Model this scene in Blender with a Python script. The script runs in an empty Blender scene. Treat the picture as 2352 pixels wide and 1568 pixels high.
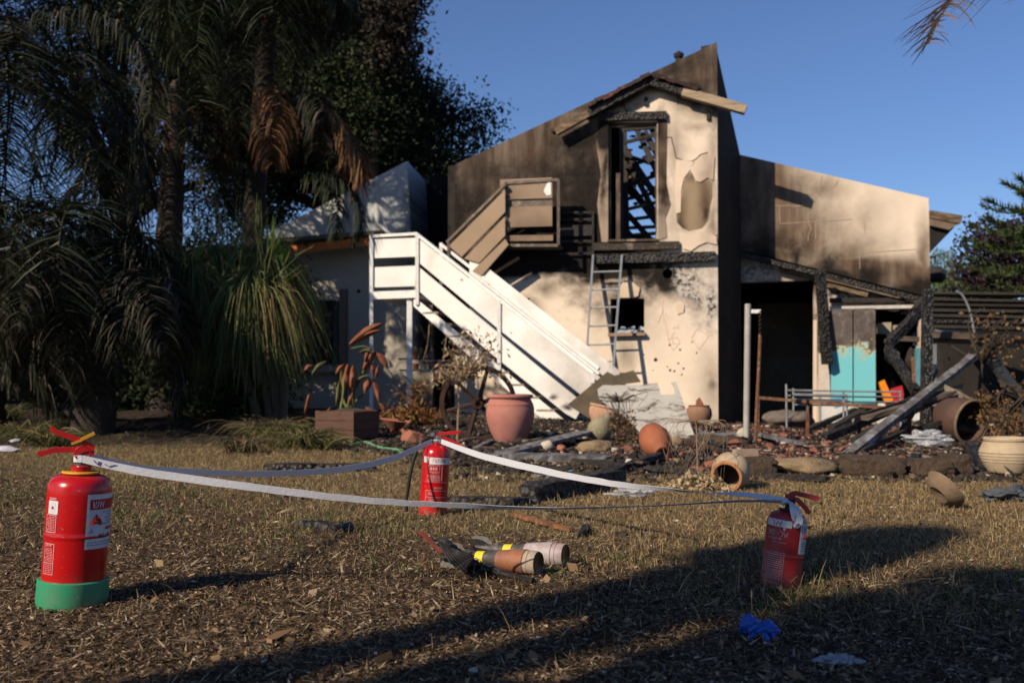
import bpy, bmesh, math, random
import numpy as np
from mathutils import Vector, Matrix, noise
from mathutils.geometry import tessellate_polygon

sc = bpy.context.scene
COL = sc.collection
R = math.radians
random.seed(7)
rng = np.random.default_rng(7)

# ------------------------------------------------------------------ camera, sky, sun, exposure
CAM_H = 0.62
FPX = 35 / 36 * 2352.0
PITCH = math.atan((875.6 - 784) / FPX)
cd = bpy.data.cameras.new("camera")
cam = bpy.data.objects.new("camera", cd)
COL.objects.link(cam)
cam.location = (0, 0, CAM_H)
cam.rotation_euler = (math.pi / 2 + PITCH, 0, 0)
cd.lens = 35; cd.sensor_width = 36; cd.clip_start = 0.05; cd.clip_end = 1500
cd.dof.use_dof = True; cd.dof.focus_distance = 3.35; cd.dof.aperture_fstop = 4.0
sc.camera = cam

SUN_EL, SUN_AZ = R(33), R(43)                       # light travels towards +x +y
L = Vector((math.cos(SUN_AZ) * math.cos(SUN_EL), math.sin(SUN_AZ) * math.cos(SUN_EL), -math.sin(SUN_EL)))
w = bpy.data.worlds.new("World"); sc.world = w; w.use_nodes = True
nt = w.node_tree
sky = nt.nodes.new('ShaderNodeTexSky'); sky.sky_type = 'NISHITA'; sky.sun_disc = False
sky.sun_elevation = SUN_EL; sky.sun_rotation = R(227)
sky.air_density = 1.0; sky.dust_density = 0.3; sky.ozone_density = 4.0
tint = nt.nodes.new('ShaderNodeMix'); tint.data_type = 'RGBA'; tint.blend_type = 'MULTIPLY'
tint.inputs[0].default_value = 1.0
tint.inputs[7].default_value = (0.85, 0.93, 1.15, 1)
bg = nt.nodes['Background']; bg.inputs[1].default_value = 0.072
nt.links.new(sky.outputs[0], tint.inputs[6]); nt.links.new(tint.outputs[2], bg.inputs[0])
ld = bpy.data.lights.new("sun", 'SUN'); ld.energy = 5.0; ld.angle = R(0.55); ld.color = (1.0, 0.85, 0.66)
sun = bpy.data.objects.new("sun", ld); COL.objects.link(sun)
sun.rotation_euler = L.to_track_quat('-Z', 'Y').to_euler()
sc.view_settings.view_transform = 'Standard'; sc.view_settings.look = 'None'
sc.view_settings.gamma = 1; sc.view_settings.exposure = 0.38
sc.render.engine = 'CYCLES'
sc.cycles.max_bounces = 5; sc.cycles.diffuse_bounces = 1; sc.cycles.glossy_bounces = 2
sc.cycles.transparent_max_bounces = 6; sc.cycles.transmission_bounces = 3
sc.cycles.use_denoising = True

# ------------------------------------------------------------------ geometry of the place
CP, SP = math.cos(PITCH), math.sin(PITCH)
def ray(px, py):
    u, v = (px - 1176) / FPX, (784 - py) / FPX
    return Vector((u, CP - v * SP, SP + v * CP))
def pt(px, py, Y):
    r = ray(px, py); return Vector((0, 0, CAM_H)) + r * (Y / r.y)
def bed_edge(x): return 6.75 + 2.6 / (1 + math.exp(min(40, 4.2 * (x + .75))))      # where lawn ends and the burnt bed begins
def gz(x, y):
    z = 0.0
    if y > 9.5:
        t = min(1, max(0, (y - 9.5) / 4.0)); t = t * t * (3 - 2 * t)
        s = min(1, max(0, (1.6 - x) / 2.8)); z += 0.17 * t * s
    if 6.5 < y < 15:
        t = min(1, max(0, (y - bed_edge(x) + .2) / .8)) * min(1, max(0, (14.2 - y) / .6)); z += t * (.035 + .05 * noise.noise(Vector((x * 1.9, y * 1.9, 4))) + .025 * noise.noise(Vector((x * 5.3, y * 5.3, 7))))
    return z + 0.018 * noise.noise(Vector((x * 0.6, y * 0.6, 3.1))) * min(1, max(0.15, y / 4)) + 0.010 * noise.noise(Vector((x * 2.3, y * 2.3, 9)))
def gnd(px, py):
    r = ray(px, py); t = CAM_H / -r.z
    for _ in range(5):
        p = r * t; t = (CAM_H - gz(p.x, p.y)) / -r.z
    p = r * t; return Vector((p.x, p.y, gz(p.x, p.y)))

class Plane:
    """an upright wall plane: origin O, direction d along it to the right, n towards the camera"""
    def __init__(s, X, Y, slope):
        s.O = Vector((X, Y, 0)); s.d = Vector((1, slope, 0)).normalized()
        s.n = Vector((s.d.y, -s.d.x, 0))
    def hit(s, px, py, off=0.0):
        r = ray(px, py); o = s.O + s.n * off; c = Vector((0, 0, CAM_H))
        return c + r * ((o - c).dot(s.n) / r.dot(s.n))
    def uv(s, px, py):
        p = s.hit(px, py); return ((p - s.O).dot(s.d), p.z)
    def P(s, u, v, off=0.0):
        return s.O + s.d * u + s.n * off + Vector((0, 0, v))

# ------------------------------------------------------------------ object helpers
def thing(name, label, cat, loc=(0, 0, 0), group=None, rot=(0, 0, 0)):
    o = bpy.data.objects.new(name, None); COL.objects.link(o)
    o.location = loc; o.rotation_euler = rot; o['label'] = label; o['category'] = cat; o['kind'] = 'thing'
    if group: o['group'] = group
    o.empty_display_size = 0.1
    return o
def tag(o, label, cat, group=None):
    o['label'] = label; o['category'] = cat
    if group: o['group'] = group
    return o
def kind(o, k, label=None):
    o['kind'] = k
    if label: o['label'] = label
    return o
def wloc(o):
    v = Vector((0, 0, 0))
    while o: v = v + Vector(o.location); o = o.parent
    return v

class MB:
    def __init__(s): s.v = []; s.f = []; s.m = []; s.uv = {}
    def add(s, vs, fs, mi=0):
        b = len(s.v); s.v += [Vector(p) for p in vs]
        s.f += [tuple(i + b for i in f) for f in fs]; s.m += [mi] * len(fs); return s
    def box(s, c, size, rot=None, mi=0):
        hx, hy, hz = [a / 2 for a in size]; c = Vector(c)
        vs = [Vector((x, y, z)) for x in (-hx, hx) for y in (-hy, hy) for z in (-hz, hz)]
        if rot is not None: vs = [rot @ v for v in vs]
        return s.add([c + v for v in vs], [(0, 1, 3, 2), (4, 6, 7, 5), (0, 4, 5, 1), (2, 3, 7, 6), (0, 2, 6, 4), (1, 5, 7, 3)], mi)
    def bar(s, a, b, w_, h, up=(0, 0, 1), mi=0):
        a, b = Vector(a), Vector(b); d = (b - a).normalized(); up = Vector(up)
        x = d.cross(up)
        if x.length < 1e-4: x = d.cross(Vector((0, 1, 0)))
        x.normalize(); z = x.cross(d)
        vs = [p + x * (i * w_ / 2) + z * (j * h / 2) for p in (a, b) for i in (-1, 1) for j in (-1, 1)]
        return s.add(vs, [(0, 1, 3, 2), (4, 6, 7, 5), (0, 4, 5, 1), (2, 3, 7, 6), (0, 2, 6, 4), (1, 5, 7, 3)], mi)
    def tube(s, pts, rad, n=8, caps=True, mi=0):
        pts = [Vector(p) for p in pts]
        rs = rad if isinstance(rad, (list, tuple)) else [rad] * len(pts)
        vs = []; x = None
        for i, p in enumerate(pts):
            d = (pts[min(i + 1, len(pts) - 1)] - pts[max(i - 1, 0)]).normalized()
            if x is None:
                x = d.orthogonal().normalized()
            x = (x - d * x.dot(d)).normalized(); y = d.cross(x)
            vs += [p + (x * math.cos(2 * math.pi * k / n) + y * math.sin(2 * math.pi * k / n)) * rs[i] for k in range(n)]
        fs = [(i * n + k, i * n + (k + 1) % n, (i + 1) * n + (k + 1) % n, (i + 1) * n + k) for i in range(len(pts) - 1) for k in range(n)]
        if caps: fs += [tuple(range(n))[::-1], tuple(range((len(pts) - 1) * n, len(pts) * n))]
        return s.add(vs, fs, mi)
    def lathe(s, prof, n=32, M=None, mi=0, a0=0, a1=2 * math.pi):
        """prof: list of (r, z) in local space"""
        full = abs(a1 - a0 - 2 * math.pi) < 1e-6; k = n if full else n + 1
        vs = []
        for r, z in prof:
            for i in range(k):
                a = a0 + (a1 - a0) * i / n
                vs.append(Vector((r * math.cos(a), r * math.sin(a), z)))
        if M is not None: vs = [M @ v for v in vs]
        fs = []
        for j in range(len(prof) - 1):
            for i in range(n):
                i2 = (i + 1) % k
                fs.append((j * k + i, j * k + i2, (j + 1) * k + i2, (j + 1) * k + i))
        return s.add(vs, fs, mi)
    def prism(s, poly, vec, mi=0):
        """poly: list of 3d points of one planar face, extruded by vec"""
        poly = [Vector(p) for p in poly]; vec = Vector(vec); n = len(poly)
        tr = tessellate_polygon([poly])
        vs = poly + [p + vec for p in poly]
        fs = [tuple(t) for t in tr] + [tuple(i + n for i in t)[::-1] for t in tr]
        fs += [(i, (i + 1) % n, (i + 1) % n + n, i + n) for i in range(n)]
        return s.add(vs, fs, mi)
    def blob(s, c, r, sub=2, amp=0.25, freq=1.6, seed=0, M=None, flat=0.0, mi=0):
        bm = bmesh.new(); bmesh.ops.create_icosphere(bm, subdivisions=sub, radius=1)
        c = Vector(c); r = Vector(r) if not isinstance(r, (int, float)) else Vector((r, r, r))
        vs = []
        for v in bm.verts:
            p = v.co.copy(); k = 1 + amp * noise.noise(p * freq + Vector((seed * 7.3, seed * 3.1, seed))) + amp * .4 * noise.noise(p * freq * 3 + Vector((seed, seed * 5, 2)))
            p = Vector((p.x * r.x, p.y * r.y, p.z * r.z)) * k
            if flat and p.z < -r.z * flat: p.z = -r.z * flat
            vs.append(c + (M @ p if M is not None else p))
        fs = [tuple(v.index for v in f.verts) for f in bm.faces]; bm.free()
        return s.add(vs, fs, mi)
    def build(s, name, mat, parent=None, smooth=False, world=True, auto=None):
        me = bpy.data.meshes.new(name)
        off = wloc(parent) if (parent is not None and world) else Vector((0, 0, 0))
        me.from_pydata([tuple(v - off) for v in s.v], [], s.f)
        bm = bmesh.new(); bm.from_mesh(me); bmesh.ops.recalc_face_normals(bm, faces=bm.faces); bm.to_mesh(me); bm.free()
        mats = mat if isinstance(mat, (list, tuple)) else [mat]
        for m in mats: me.materials.append(m)
        if len(mats) > 1: me.polygons.foreach_set('material_index', s.m)
        if smooth:
            me.polygons.foreach_set('use_smooth', [True] * len(me.polygons))
            me.set_sharp_from_angle(angle=R(auto or 40))
        o = bpy.data.objects.new(name, me); COL.objects.link(o)
        if parent is not None: o.parent = parent
        return o
def np_mesh(name, V, F, mat, parent=None):
    V = np.asarray(V, dtype=np.float32).reshape(-1, 3); F = np.asarray(F, dtype=np.int32)
    if parent is not None:
        V = V - np.array(wloc(parent), dtype=np.float32)
    me = bpy.data.meshes.new(name); k = F.shape[1]; m = F.shape[0]
    me.vertices.add(len(V)); me.vertices.foreach_set('co', V.ravel())
    me.loops.add(m * k); me.loops.foreach_set('vertex_index', F.ravel())
    me.polygons.add(m); me.polygons.foreach_set('loop_start', np.arange(0, m * k, k, dtype=np.int32))
    me.update(calc_edges=True); me.materials.append(mat)
    o = bpy.data.objects.new(name, me); COL.objects.link(o)
    if parent is not None: o.parent = parent
    return o

# ------------------------------------------------------------------ materials
class NT:
    def __init__(s, name):
        s.m = bpy.data.materials.new(name); s.m.use_nodes = True; s.t = s.m.node_tree
        s.b = s.t.nodes['Principled BSDF']
    def n(s, typ, **kw):
        x = s.t.nodes.new('ShaderNode' + typ)
        for k, v in kw.items(): setattr(x, k, v)
        return x
    def l(s, a, b): s.t.links.new(a, b)
    def coord(s, which='Object'):
        return s.n('TexCoord').outputs[which]
    def noise(s, co, scale, detail=4, rough=.6, dist=0, stretch=None):
        if stretch:
            mp = s.n('Mapping'); mp.inputs['Scale'].default_value = stretch; s.l(co, mp.inputs[0]); co = mp.outputs[0]
        x = s.n('TexNoise'); x.inputs['Scale'].default_value = scale; x.inputs['Detail'].default_value = detail
        x.inputs['Roughness'].default_value = rough; x.inputs['Distortion'].default_value = dist; s.l(co, x.inputs['Vector']); return x.outputs['Fac']
    def ramp(s, fac, stops):
        x = s.n('ValToRGB'); cr = x.color_ramp
        while len(cr.elements) < len(stops): cr.elements.new(0.5)
        for e, (p, c) in zip(cr.elements, stops):
            e.position = p; e.color = (*c, 1) if len(c) == 3 else c
        s.l(fac, x.inputs[0]); return x.outputs[0]
    def smooth(s, v, a, b, lo=0., hi=1.):
        x = s.n('MapRange', interpolation_type='SMOOTHSTEP'); s.l(v, x.inputs[0])
        for i, q in zip((1, 2, 3, 4), (a, b, lo, hi)): x.inputs[i].default_value = q
        return x.outputs[0]
    def mix(s, f, a, b, mode='MIX'):
        x = s.n('Mix', data_type='RGBA', blend_type=mode)
        for sock, v in ((x.inputs[0], f), (x.inputs[6], a), (x.inputs[7], b)):
            if isinstance(v, (int, float)): sock.default_value = v
            elif isinstance(v, tuple): sock.default_value = (*v, 1)
            else: s.l(v, sock)
        return x.outputs[2]
    def math(s, op, a, b=None, clamp=False):
        x = s.n('Math', operation=op, use_clamp=clamp)
        for sock, v in zip(x.inputs, (a, b)):
            if v is None: continue
            if isinstance(v, (int, float)): sock.default_value = v
            else: s.l(v, sock)
        return x.outputs[0]
    def bump(s, h, strength=.3, dist=.01):
        x = s.n('Bump'); x.inputs['Strength'].default_value = strength; x.inputs['Distance'].default_value = dist
        s.l(h, x.inputs['Height']); s.l(x.outputs[0], s.b.inputs['Normal'])
    def set(s, col=None, rough=None, metal=None, spec=None):
        for k, v in (('Base Color', col), ('Roughness', rough), ('Metallic', metal), ('Specular IOR Level', spec)):
            if v is None: continue
            if isinstance(v, tuple): s.b.inputs[k].default_value = (*v, 1)
            elif isinstance(v, (int, float)): s.b.inputs[k].default_value = v
            else: s.l(v, s.b.inputs[k])
        return s.m

_mc = {}
def mat(name, c1, c2=None, scale=6, rough=.8, metal=0, bump=.2, bdist=.01, c3=None, stretch=None, detail=6, spec=.3):
    if name in _mc: return _mc[name]
    t = NT(name); co = t.coord()
    f = t.noise(co, scale, detail, .65, .3, stretch)
    c2 = c2 or tuple(x * .7 for x in c1)
    stops = [(.32, c1), (.68, c2)] if c3 is None else [(.3, c1), (.52, c2), (.72, c3)]
    col = t.ramp(f, stops)
    f2 = t.noise(co, scale * 6, 4, .6, 0, stretch)
    col = t.mix(.35, col, t.ramp(f2, [(.3, (.45, .45, .45)), (.7, (1, 1, 1))]), 'MULTIPLY')
    t.set(col, rough, metal, spec)
    if bump: t.bump(f2, bump, bdist)
    _mc[name] = t.m; return t.m
def island_mat(name, stops, rough=.85, trans=0.0, spec=.2):
    if name in _mc: return _mc[name]
    t = NT(name); g = t.n('NewGeometry')
    col = t.ramp(g.outputs['Random Per Island'], stops)
    t.set(col, rough, 0, spec)
    if trans:
        tr = t.n('BsdfTranslucent'); t.l(col, tr.inputs[0]); mx = t.n('MixShader'); mx.inputs[0].default_value = trans
        t.l(t.b.outputs[0], mx.inputs[1]); t.l(tr.outputs[0], mx.inputs[2])
        t.l(mx.outputs[0], t.t.nodes['Material Output'].inputs[0])
    _mc[name] = t.m; return t.m

def wall_mat(name, pl, base, soot, black, bare=(), flakes=0.0, rough=.85, dark=1.0):
    """stucco with soot stains; soot/black/bare are lists of (px, py, rx, ry, strength[, rot]) placed on the wall, in metres after conversion"""
    t = NT(name); co = t.coord('UV')
    wv = t.n('TexNoise'); wv.inputs['Scale'].default_value = 1.3; wv.inputs['Detail'].default_value = 5; t.l(co, wv.inputs['Vector'])
    sub = t.n('VectorMath', operation='SUBTRACT'); t.l(wv.outputs['Color'], sub.inputs[0]); sub.inputs[1].default_value = (.5, .5, .5)
    sca = t.n('VectorMath', operation='SCALE'); t.l(sub.outputs[0], sca.inputs[0]); sca.inputs['Scale'].default_value = .32
    add = t.n('VectorMath', operation='ADD'); t.l(co, add.inputs[0]); t.l(sca.outputs[0], add.inputs[1])
    wcl = [add.outputs[0]]; wc = add.outputs[0]
    k = 160.0
    mn = t.noise(co, 3.2, 8, .72, .3); mo = t.math('MULTIPLY', t.math('SUBTRACT', mn, .5), 1.7)
    def mask(lst, rag=.26, sf=.48):
        acc = None
        for bi, b in enumerate(lst):
            if bi % 6 == 5:       # a vanishing offset, so that the stains are worked out group after group
                ma = t.n('VectorMath', operation='MULTIPLY_ADD'); t.l(acc, ma.inputs[0]); ma.inputs[1].default_value = (1e-6, 1e-6, 1e-6); t.l(wcl[0], ma.inputs[2]); wcl[0] = ma.outputs[0]
            px, py, rx, ry, st = b[:5]; rot = b[5] if len(b) > 5 else 0
            u, v = pl.uv(px, py); c = 1 + sf
            for _ in range(40):       # the distance at which the soft step reaches this stain's strength
                x = max(0., min(1., (1 + sf - c) / (2 * sf)))
                if x * x * (3 - 2 * x) >= st - .01: break
                c -= .03
            c = max(0., c) if st < .98 else 0.; kk = (1 + sf) / (1 + sf - c)
            mp = t.n('Mapping', vector_type='TEXTURE'); mp.inputs['Location'].default_value = (u, v, 0); mp.inputs['Rotation'].default_value = (0, 0, R(rot)); mp.inputs['Scale'].default_value = (rx / k * kk, ry / k * kk, 1e3)
            t.l(wcl[0], mp.inputs[0])
            ln = t.n('VectorMath', operation='LENGTH'); t.l(mp.outputs[0], ln.inputs[0]); o = ln.outputs['Value']
            if c > 0: o = t.math('ADD', o, c)
            acc = o if acc is None else t.math('MINIMUM', acc, o)
        return t.smooth(t.math('ADD', acc, t.math('MULTIPLY', mo, rag)), 1.16 + sf, 1.16 - sf, 0, 1)
    fine = t.noise(co, 9, 8, .7); big = t.noise(co, 1.1, 5, .6)
    streak = t.noise(co, 5, 5, .6, .2, (1, .12, 1))
    b2 = tuple(x * .80 for x in base)
    col = t.ramp(big, [(.3, b2), (.65, base)])
    if soot:
        m = mask(soot); m = t.math('MULTIPLY', m, t.smooth(streak, .1, .7, .72, 1.0))
        sc_ = t.ramp(t.noise(co, 2.2, 8, .7, .5, (1, .45, 1)), [(.3, tuple(dark * q for q in (.042, .026, .017))), (.7, tuple(dark * q for q in (.13, .083, .055)))])
        col = t.mix(m, col, sc_)
    if black:
        m = mask(black, .6, .34); m = t.math('MULTIPLY', m, t.smooth(fine, .12, .42, .8, 1.0), True)
        col = t.mix(m, col, t.ramp(fine, [(.3, (.005, .004, .004)), (.75, (.020, .015, .012))]))
    if bare:
        m = mask(bare, .9, .3); fl = t.noise(co, 14, 6, .75)
        m = t.math('MULTIPLY', m, t.smooth(fl, .42, .56), True)
        col = t.mix(m, col, t.ramp(fine, [(.3, (.30, .27, .24)), (.7, (.55, .51, .46))]))
    if flakes:
        fl = t.noise(co, 22, 7, .8); col = t.mix(t.smooth(fl, .70, .74, 0, flakes), col, (.30, .26, .21))
        vr = t.n('TexVoronoi'); vr.feature = 'DISTANCE_TO_EDGE'; vr.inputs['Scale'].default_value = 1.7
        t.l(wc, vr.inputs['Vector'])
        cm = t.math('MULTIPLY', t.smooth(vr.outputs['Distance'], .0, .008, 1, 0), t.smooth(big, .48, .6))
        col = t.mix(t.math('MULTIPLY', cm, .28), col, (.06, .045, .035))
    t.set(col, rough, 0, .15); t.bump(fine, .35, .01)
    return t.m

def wall(name, pl, outline, holes, m, parent, thick=.22, off=0.0, metres=False, label=None):
    cv = (lambda q: (q[0], q[1])) if metres else (lambda q: pl.uv(*q))
    loops = [[Vector((*cv(q), 0)) for q in lp] for lp in [outline] + list(holes)]
    tr = tessellate_polygon(loops); flat = [p for lp in loops for p in lp]; n = len(flat)
    org = wloc(parent) if parent is not None else Vector((0, 0, 0))
    vs = [pl.P(p.x, p.y, off) - org for p in flat] + [pl.P(p.x, p.y, off - thick) - org for p in flat]
    fs = [tuple(a) for a in tr] + [tuple(i + n for i in a)[::-1] for a in tr]; b = 0
    for lp in loops:
        k = len(lp); fs += [(b + i, b + (i + 1) % k, b + (i + 1) % k + n, b + i + n) for i in range(k)]; b += k
    me = bpy.data.meshes.new(name); me.from_pydata([tuple(v) for v in vs], [], fs)
    bm = bmesh.new(); bm.from_mesh(me); bmesh.ops.recalc_face_normals(bm, faces=bm.faces)
    uvl = bm.loops.layers.uv.new('UVMap'); both = flat + flat
    for f in bm.faces:
        for lp in f.loops: lp[uvl].uv = (both[lp.vert.index].x, both[lp.vert.index].y)
    bm.to_mesh(me); bm.free(); me.materials.append(m)
    o = bpy.data.objects.new(name, me); COL.objects.link(o); o.parent = parent
    if label: o['label'] = label
    return o

CHAR = mat('charred_wood', (.012, .010, .009), (.035, .030, .027), 9, .75, 0, .9, .02, c3=(.010, .009, .008), stretch=(1, 1, 1))
def char_bands():
    t = NT('alligator_char'); co = t.coord()
    v = t.n('TexVoronoi'); v.inputs['Scale'].default_value = 26; t.l(co, v.inputs['Vector'])
    f = t.noise(co, 8, 5)
    col = t.mix(t.smooth(v.outputs['Distance'], .1, .5), (.045, .040, .037), (.007, .006, .006))
    col = t.mix(t.smooth(f, .5, .75, 0, .5), col, (.085, .075, .068))
    t.set(col, .6, 0, .4); t.bump(v.outputs['Distance'], .9, -.03); return t.m
GATOR = char_bands()
WOODOLD = mat('burnt_tan_wood', (.30, .22, .14), (.13, .085, .05), 5, .8, 0, .4, .01, c3=(.03, .022, .016), stretch=(1, 1, 4))
GREYBOARD = mat('ash_grey_board', (.26, .26, .27), (.10, .095, .095), 4, .8, 0, .4, .01, c3=(.045, .04, .038), stretch=(3, 1, 1))
WHITEMET = mat('white_painted_steel', (.80, .79, .77), (.70, .68, .65), 2.5, .45, 0, .05)
RUST = mat('rusted_steel', (.26, .11, .05), (.10, .045, .025), 14, .85, .2, .4, .004, c3=(.34, .25, .18))
DARKRUST = mat('dark_rusted_iron', (.075, .035, .025), (.03, .018, .014), 12, .8, .2, .4, .004)
GALV = mat('grey_galvanised_steel', (.36, .38, .39), (.24, .25, .26), 8, .5, .5, .1)
TERRA = mat('terracotta', (.36, .14, .085), (.29, .11, .07), 4, .85, 0, .3, .006, c3=(.40, .20, .14))
TERRAO = mat('orange_clay_sooted', (.33, .10, .04), (.24, .08, .04), 3, .75, 0, .2, .006, c3=(.05, .03, .022))
CLAYB = mat('beige_clay', (.42, .33, .22), (.34, .26, .17), 5, .85, 0, .25, .004)
DARKIN = mat('dark_interior', (.016, .013, .011), (.03, .025, .021), 3, .95, 0, .3)  # near-black colour for rooms, backings and undersides
STONE = mat('charred_stone_block', (.040, .028, .020), (.075, .05, .032), 6, .95, 0, .8, .03, c3=(.03, .023, .018))
TANSTONE = mat('tan_rough_stone', (.26, .19, .11), (.17, .12, .07), 7, .95, 0, .8, .02)
PALESTONE = mat('pale_stone', (.48, .42, .34), (.36, .31, .25), 7, .9, 0, .5, .01)
BRICKC = mat('broken_red_brick', (.30, .095, .055), (.20, .075, .05), 14, .9, 0, .5, .008, c3=(.30, .20, .15))
# ------------------------------------------------------------------ ground
def ground():
    t = NT('garden_soil'); co = t.coord(); sep = t.n('SeparateXYZ'); t.l(co, sep.inputs[0])
    big = t.noise(co, .55, 5, .6, .4); mid = t.noise(co, 5, 6, .7, .3); fine = t.noise(co, 60, 6, .75)
    soil = t.ramp(mid, [(.28, (.028, .019, .012)), (.5, (.075, .050, .031)), (.72, (.125, .088, .055))])
    straw = t.ramp(fine, [(.3, (.075, .052, .030)), (.55, (.165, .117, .066)), (.75, (.26, .19, .11))])
    burnt = t.ramp(mid, [(.3, (.016, .013, .011)), (.55, (.05, .036, .026)), (.75, (.11, .08, .06))])
    # straw further off, soil near the camera
    yy = t.math('ADD', sep.outputs[1], t.math('MULTIPLY', t.math('SUBTRACT', big, .5), 3.0))
    yx = t.math('ADD', yy, t.math('MULTIPLY', sep.outputs[0], .9))
    c = t.mix(t.smooth(yx, 3.3, 4.9), soil, straw)
    yb = t.math('ADD', t.math('ADD', sep.outputs[1], t.math('MULTIPLY', t.math('SUBTRACT', big, .5), 1.6)), t.smooth(sep.outputs[0], -1.7, .2, -2.6, 0))
    c = t.mix(t.smooth(yb, 6.4, 7.1), c, burnt)
    c = t.mix(t.smooth(sep.outputs[1], 17, 19), c, straw)
    c = t.mix(.5, c, t.ramp(fine, [(.3, (.4, .4, .4)), (.7, (1, 1, 1))]), 'MULTIPLY')
    t.set(c, .95, 0, .1)
    h = t.math('ADD', t.math('MULTIPLY', mid, 1.2), t.math('MULTIPLY', fine, .4)); t.bump(h, .9, .03)
    ys = np.concatenate([np.arange(-8, 1.5, .25), np.arange(1.5, 6, .03), np.arange(6, 16, .08), 16 + np.geomspace(.15, 500, 50)])
    ax = np.concatenate([np.arange(0, 3, .04), np.arange(3, 9, .12), 9 + np.geomspace(.2, 500, 40)])
    xs = np.concatenate([-ax[:0:-1], ax])
    nx, ny = len(xs), len(ys); V = []
    for y in ys:
        for x in xs:
            z = gz(x, y)
            if 1 < y < 6 and abs(x) < 3: z += .010 * noise.noise(Vector((x * 9, y * 9, 1)))
            V.append((x, y, z))
    I = np.arange(nx * ny).reshape(ny, nx)
    F = np.stack([I[:-1, :-1], I[:-1, 1:], I[1:, 1:], I[1:, :-1]], -1).reshape(-1, 4)
    o = np_mesh('ground', V, F, t.m); kind(o, 'structure', 'trodden garden ground of brown soil and dry straw-coloured lawn')
    o.data.polygons.foreach_set('use_smooth', [True] * len(o.data.polygons))
ground()

# ------------------------------------------------------------------ the burnt house
FAC = Plane(2.96, 14.3, -.22)
WNG = Plane(3.50, 15.45, -.22)
house = thing('burnt_house', 'fire-blackened two storey cream stucco house with gabled front and tall open window', 'house', (2.0, 14.6, 0))
soot_f = [(1590, 290, 50, 20, .35), (1555, 350, 22, 120, .35), (1640, 520, 16, 60, .6), (1600, 620, 70, 30, .4), (1380, 700, 24, 60, .3), (1250, 660, 40, 20, .6), (1110, 420, 130, 120, 1), (1240, 360, 190, 130, 1), (1330, 470, 90, 150, 1), (1470, 175, 250, 44, 1, 24), (1610, 165, 80, 84, 1), (1200, 560, 200, 50, 1),
          (1450, 590, 130, 34, .9), (1600, 555, 60, 26, .3), (1560, 500, 60, 80, .18), (1636, 400, 14, 170, .45), (1440, 700, 62, 66, .45), (1540, 640, 80, 46, .6), (1636, 880, 30, 70, .35), (1620, 965, 60, 26, .35),
          (1530, 300, 26, 40, .3), (1436, 815, 22, 40, .6), (1635, 880, 18, 22, .7), (1215, 700, 30, 26, .8), (1320, 920, 30, 30, .3)]
black_f = [(1340, 430, 90, 150, .96), (1280, 560, 130, 40, .97), (1230, 605, 150, 32, 1), (1180, 420, 60, 40, .5), (1300, 500, 100, 70, .95), (1420, 560, 60, 20, .9), (1590, 690, 22, 44, .8, 30), (1560, 640, 60, 26, .85, -25), (1632, 700, 12, 50, .7), (1500, 648, 26, 34, .8), (1350, 640, 70, 16, .8), (1250, 545, 60, 30, .9), (1240, 470, 40, 60, .6), (1300, 330, 40, 40, .55), (1420, 262, 70, 12, .7, 20), (1545, 215, 60, 10, .7, -14), (1345, 470, 66, 190, .97), (1340, 330, 70, 50, .85), (1560, 160, 70, 34, .45, 24), (1290, 420, 70, 60, .7), (1375, 540, 30, 60, .9), (1270, 500, 110, 90, .93), (1180, 520, 90, 60, .8), (1160, 600, 170, 34, 1), (1290, 604, 130, 24, 1), (1400, 616, 110, 20, 1), (1480, 622, 85, 26, .97), (1535, 628, 34, 40, 1), (1555, 655, 36, 26, .85, -30), (1330, 590, 90, 36, 1), (1400, 585, 60, 34, 1), (1500, 600, 90, 20, .9), (1400, 650, 26, 20, .7), (1240, 560, 120, 60, .9), (1385, 470, 40, 90, .95), (1230, 440, 60, 40, .6),  # below the landing the black is soot plus its painted cast shadow
           (1385, 300, 24, 50, .8), (1520, 430, 9, 140, .55), (1390, 430, 24, 150, .92), (1450, 655, 60, 26, .7), (1440, 684, 50, 16, .6), (1320, 360, 60, 44, .7), (1480, 190, 80, 18, .9), (1400, 240, 90, 16, .8, 24), (1090, 470, 70, 80, .8), (1640, 240, 16, 50, .5), (1600, 200, 60, 20, .6), (1130, 400, 50, 30, .4),
           (1010, 600, 70, 240, 1)]
bare_f = [(1605, 640, 48, 60, 1), (1625, 700, 44, 60, .9, 20), (1580, 560, 60, 26, .8), (1600, 600, 60, 20, .8)]
pale = (.69, .575, .455)
MF = wall_mat('sooty_stucco', FAC, pale, soot_f, black_f, bare_f, .8, dark=.60)
circ = lambda cx, cy, r, n=14: [(cx + r * math.cos(2 * math.pi * i / n), cy + r * math.sin(2 * math.pi * i / n)) for i in range(n)]
UPW = [(1397, 283), (1509, 280), (1509, 552), (1397, 555)]
LOW = [(1402, 686), (1480, 685), (1480, 766), (1400, 768)]
holes_small = [circ(x, y, r, 7) for x, y, r in ((1506, 826, 4.5), (1539, 850, 3), (1549, 852, 2.6), (1570, 846, 2.6), (1558, 834, 2.4), (1562, 803, 2.6), (1538, 792, 2.6), (1571, 714, 3), (1590, 785, 2), (1533, 842, 1.8), (1500, 850, 1.6), (1479, 814, 2), (1600, 810, 2), (1566, 860, 2.2))]
wall('front_wall', FAC, [(1045, 378), (1647, 97), (1650, 1012), (1045, 1012)], [UPW, LOW, circ(1533, 628, 11.5), [(1192, 686), (1217, 684), (1217, 716), (1192, 718)]] + holes_small, MF, house, .24)

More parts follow.
